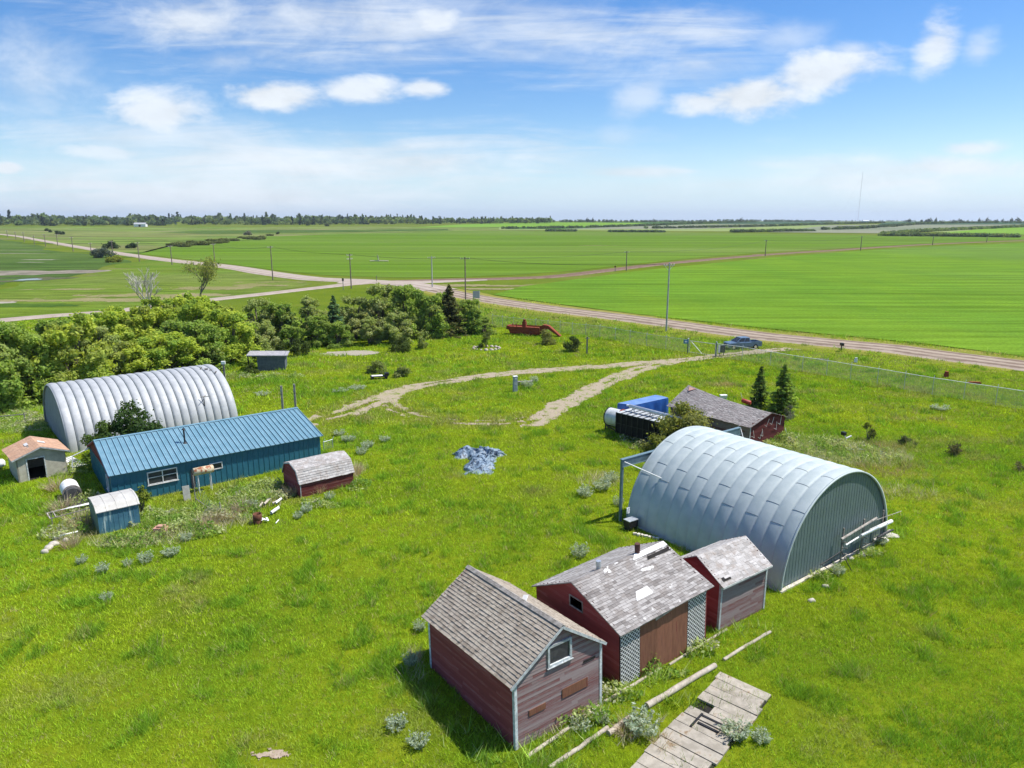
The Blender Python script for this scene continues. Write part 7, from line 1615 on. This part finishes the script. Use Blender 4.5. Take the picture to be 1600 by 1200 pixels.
a, c = R(86, 846), R(123, 838); b = MB(); b.tube([(a[0]-a[0],0,.3),(c[0]-a[0],c[1]-a[1],.34)], .06, 8, c=.9); o = b.build('pipe', M_white); o.location = (a[0], a[1], 0); tag(o, 'white pipe lying across the concrete rubble', 'pipe')
q = R(293, 782); b = MB(); b.box(-.24,.24,-.03,.03,0,1.1,c=.6,M=Matrix.Rotation(-.15,4,'X')); o = b.build('leaning_board', simple('grey_board', (.30,.30,.27), (.40,.40,.36), .9)); o.location = (q[0], q[1], 0); o.rotation_euler = (0,0,math.radians(38)); tag(o, 'grey board standing against the blue wall under the window', 'board')
q = R(152, 764); 
# loose wire panel
root = thing('wire_panel', 'loose chain-link panel sagging out from the blue wall', 'fence panel', (*R(306,786), 0), 0); p0 = Vector((*R(306,786), 0)); p1 = Vector((*R(346,812), 0)); d = p1-p0; L = d.length; b = MB(); b.tube([(0,0,0),(0,0,2.1)], .04, 6, c=.2); b.tube([tuple(d), tuple(d+Vector((0,0,1.3)))], .035, 6, c=.8); b.tube([(0,0,.35), tuple(d*.9+Vector((.2,0,.1)))], .035, 6, c=.1); b.build('post', M_greywood, root)
b = MB()
topz = lambda t: 2.05-1.15*min(1, t*1.5)**.6
for k in range(-14, 40):
    for sg_ in (1, -1):
        pts = []
        for i in range(9):
            z = i/8; t = (k*.09+sg_*z*.8/ L*1.0)
            if 0 <= t <= 1: pts.append(tuple(d*t+Vector((math.sin(t*6)*.08, math.sin(t*5)*.1, .15+z*(topz(t)-.15)))))
        if len(pts) > 1:
            for p, q_ in zip(pts[:-1], pts[1:]): b.face([p, q_, (q_[0], q_[1], q_[2]+.022), (p[0], p[1], p[2]+.055)])
b.build('wire_mesh', M_white, root, recalc=False)
rt = fence('garden_fence', [R(506, 704), R(520, 700)], 'short low wire fence off the far corner of the blue house', .8)
# junk pipes by the gambrel shed
jk = [((413,792),(424,783),.13,M_log,'upper left stub of beige pipe in the scrap'),((426,790),(436,787),.10,M_log,'yellowish bit of pipe, middle of the scrap'),((424,806),(437,799),.16,M_white,'open-ended pale pipe with a dark mouth'),((431,790),(441,784),.12,M_white,'white pipe piece at the top right of the scrap'),((428,800),(437,795),.05,M_white,'thin white rod in the scrap'),((431,821),(436,817),.05,M_white,'tiny white stick below the scrap'),((405,796),(411,790),.09,M_log,'small beige pipe piece at the left of the scrap')]
for (pa, pb, r_, mm, lb) in jk:
    a, c = R(*pa), R(*pb); b = MB(); r_ *= .7; L = .9*math.dist(a, c); d = Vector((c[0]-a[0], c[1]-a[1], 0)).normalized(); L = max(.4, min(L, .9)); b.tube([(0,0,r_+.12), tuple(d*L+Vector((0,0,r_+.2)))], r_, 12, c=.8, caps=False); b.tube([tuple(d*L*.5+Vector((0,0,r_+.16))), tuple(d*L*.52+Vector((0,0,r_+.16)))], r_*.95, 12, c=0); o = b.build('pipe_piece', mm); o.location = (a[0], a[1], 0); tag(o, lb, 'pipe', 'scrap pipes by the gambrel shed')
q = R(403, 818); root = thing('rusty_barrel', 'rusty brown open barrel standing in the grass by the scrap pipes', 'barrel', (q[0], q[1], 0)); b = MB(); P = [[(r_*math.cos(2*PI*j/18), r_*math.sin(2*PI*j/18), z) for j in range(18)] for (r_, z) in ((.29,0),(.30,.28),(.285,.3),(.30,.32),(.29,.72),(.26,.72),(.26,.1))]; b.grid(P, 0, .5, True, True); b.build('drum', simple('barrel_rust', (.10,.035,.02), (.16,.07,.04), .9), root)
b = MB(); b.tube([(0,0,.08),(0,0,.12)], .26, 16, c=0); b.build('bottom', M_dark, root)
q = R(415, 817); b = MB()
for k in range(4): b.box(-.18,.18,-.07,.07,-.02,.03,c=.9,M=Matrix.Translation((random.uniform(-.25,.25),random.uniform(-.15,.15),.25)) @ Matrix.Rotation(random.uniform(-.7,.7),4,'Y') @ Matrix.Rotation(random.uniform(0,3),4,'Z'))
o = b.build('white_scrap', M_white); o.location = (q[0], q[1], 0); tag(o, 'small heap of white scraps right of the rusty barrel', 'scrap')
q = R(252, 833); b = MB(); b.box(-.4,.4,-.25,.25,0,.22); b.box(-.2,.3,-.15,.2,.22,.34); o = b.build('brick_pile', simple('pink_brick', (.42,.22,.16), (.5,.3,.22))); o.location = (q[0], q[1], .2); tag(o, 'pinkish bricks in the weeds below the blue house window', 'bricks')
# antenna on the left of blue ridge
q = R(324, 668); root = thing('antenna', 'rusty whirligig pole standing between the blue roof and the pale arched hut', 'pole', (q[0], q[1], 0)); Ha = top_at(q[0], q[1], 619); b = MB(); b.tube([(0,0,0),(-.05,0,Ha)], .035, 6, c=.3); b.build('pole', M_black, root); b = MB(); b.beam((-.45,0,Ha-.1),(.5,.05,Ha-.02),.05,.05); b.beam((0,-.3,Ha),(0,.35,Ha),.04,.04); b.build('vane', M_greywood, root)
# red cart / white rubble by back hut foot
q = R(1000, 838); b = MB()
for k in range(7): b.box(-.12,.12,-.08,.08,0,.14,c=random.random(),M=Matrix.Translation((k*.22,-.12*k,.0)) @ Matrix.Rotation(k,4,'Z'))
o = b.build('rubble', M_conc); o.location = (q[0]-.3, q[1]+.2, .02); tag(o, 'line of small pale stones at the back foot of the grey arched hut', 'rubble')
for k, (px, py, s_) in enumerate(((1390,838,1.3),(1378,846,1.1),(1345,866,.9),(1325,872,.8),(1290,918,.5),(1268,940,.5))):
    q = R(px, py); o = clone(rub, (*q, .05), 40*k, (2.0*s_, 1.2*s_, .7)); tag(o, ['large pale slab chunk at the right foot of the teal end wall','second pale slab chunk at the right foot of the teal end wall','broken slab under the right end of the pipe rack','broken slab under the middle of the pipe rack','small white stone in front of the trestle','small white stone near the left foot of the hut'][k], 'rubble', 'slab chunks along the teal end wall'); o.name = 'slab_chunk'
q = R(2, 737); root = thing('white_tank', 'pale rounded tank end just inside the left edge, beside the beige shed', 'tank', (q[0]-.9, q[1]+.3, 0), 20); b = MB(); b.tube([(-1,0,.55),(.75,0,.55),(.9,0,.55)], [.35,.35,.2], 16, c=.9); b.build('tank', M_white, root)
for x in (-.6,.5): b = MB(); b.box(x-.05,x+.05,-.2,.2,0,.25); b.build('leg', M_black, root)
q = R(15, 665); b = MB(); b.box(-1.2,1.6,-.03,.03,1.0,1.08); b.box(-1.1,-1.0,-.05,.05,0,1.3); b.box(1.3,1.4,-.05,.05,0,1.2); o = b.build('hitching_rail', M_greywood); o.location = (q[0], q[1], 0); o.rotation_euler = (0,0,.4); tag(o, 'low weathered rail in the weeds behind the beige shed', 'rail')
q = R(112, 727); root = thing('pale_planks', 'white planks lying between the beige shed and the blue house', 'planks', (q[0], q[1], 0), -40); b = MB()
for k in range(5): b.box(-1.6,1.5+.1*k,-.4+.2*k,-.24+.2*k,.25+.01*k,.29+.01*k)
b.build('planks', M_white, root)
q = R(95, 722)
# marker cross shapes far: tiny buildings right skyline
fx = R(1352, 347.6); root = thing('farm_building', 'tiny long white roof on the right skyline below the radio mast', 'farm building', (*fx, hzf(*fx)), 0); b = MB(); b.box(-9,9,-5,5,0,5,c=.9); b.build('wall', M_white, root); b = MB(); b.face([(-9.5,-5.5,5),(9.5,-5.5,5),(9.5,0,7),(-9.5,0,7)]); b.face([(-9.5,5.5,5),(9.5,5.5,5),(9.5,0,7),(-9.5,0,7)]); b.build('roof', M_white, root)
for o in bpy.data.objects:
    if o.type == 'MESH' and not o.parent and 'label' not in o: print('UNLABELLED', o.name)
# ================================================================ thin summer haze
mh = bpy.data.materials.new('haze'); mh.use_nodes = True; mh.node_tree.nodes.clear(); nh = NT(mh.node_tree)
pv = nh.node('ShaderNodeVolumePrincipled'); pv.inputs['Color'].default_value = (.80, .88, 1, 1); pv.inputs['Density'].default_value = .00006; pv.inputs['Anisotropy'].default_value = .2
oh = nh.node('ShaderNodeOutputMaterial'); nh.l.new(pv.outputs[0], oh.inputs['Volume'])
b = MB(); b.box(-16500, 16500, -16500, 16700, -6, 190, c=.5); o = b.build('haze', mh); tag(o, 'thin pale summer haze over the far fields', 'haze', None, 'stuff')
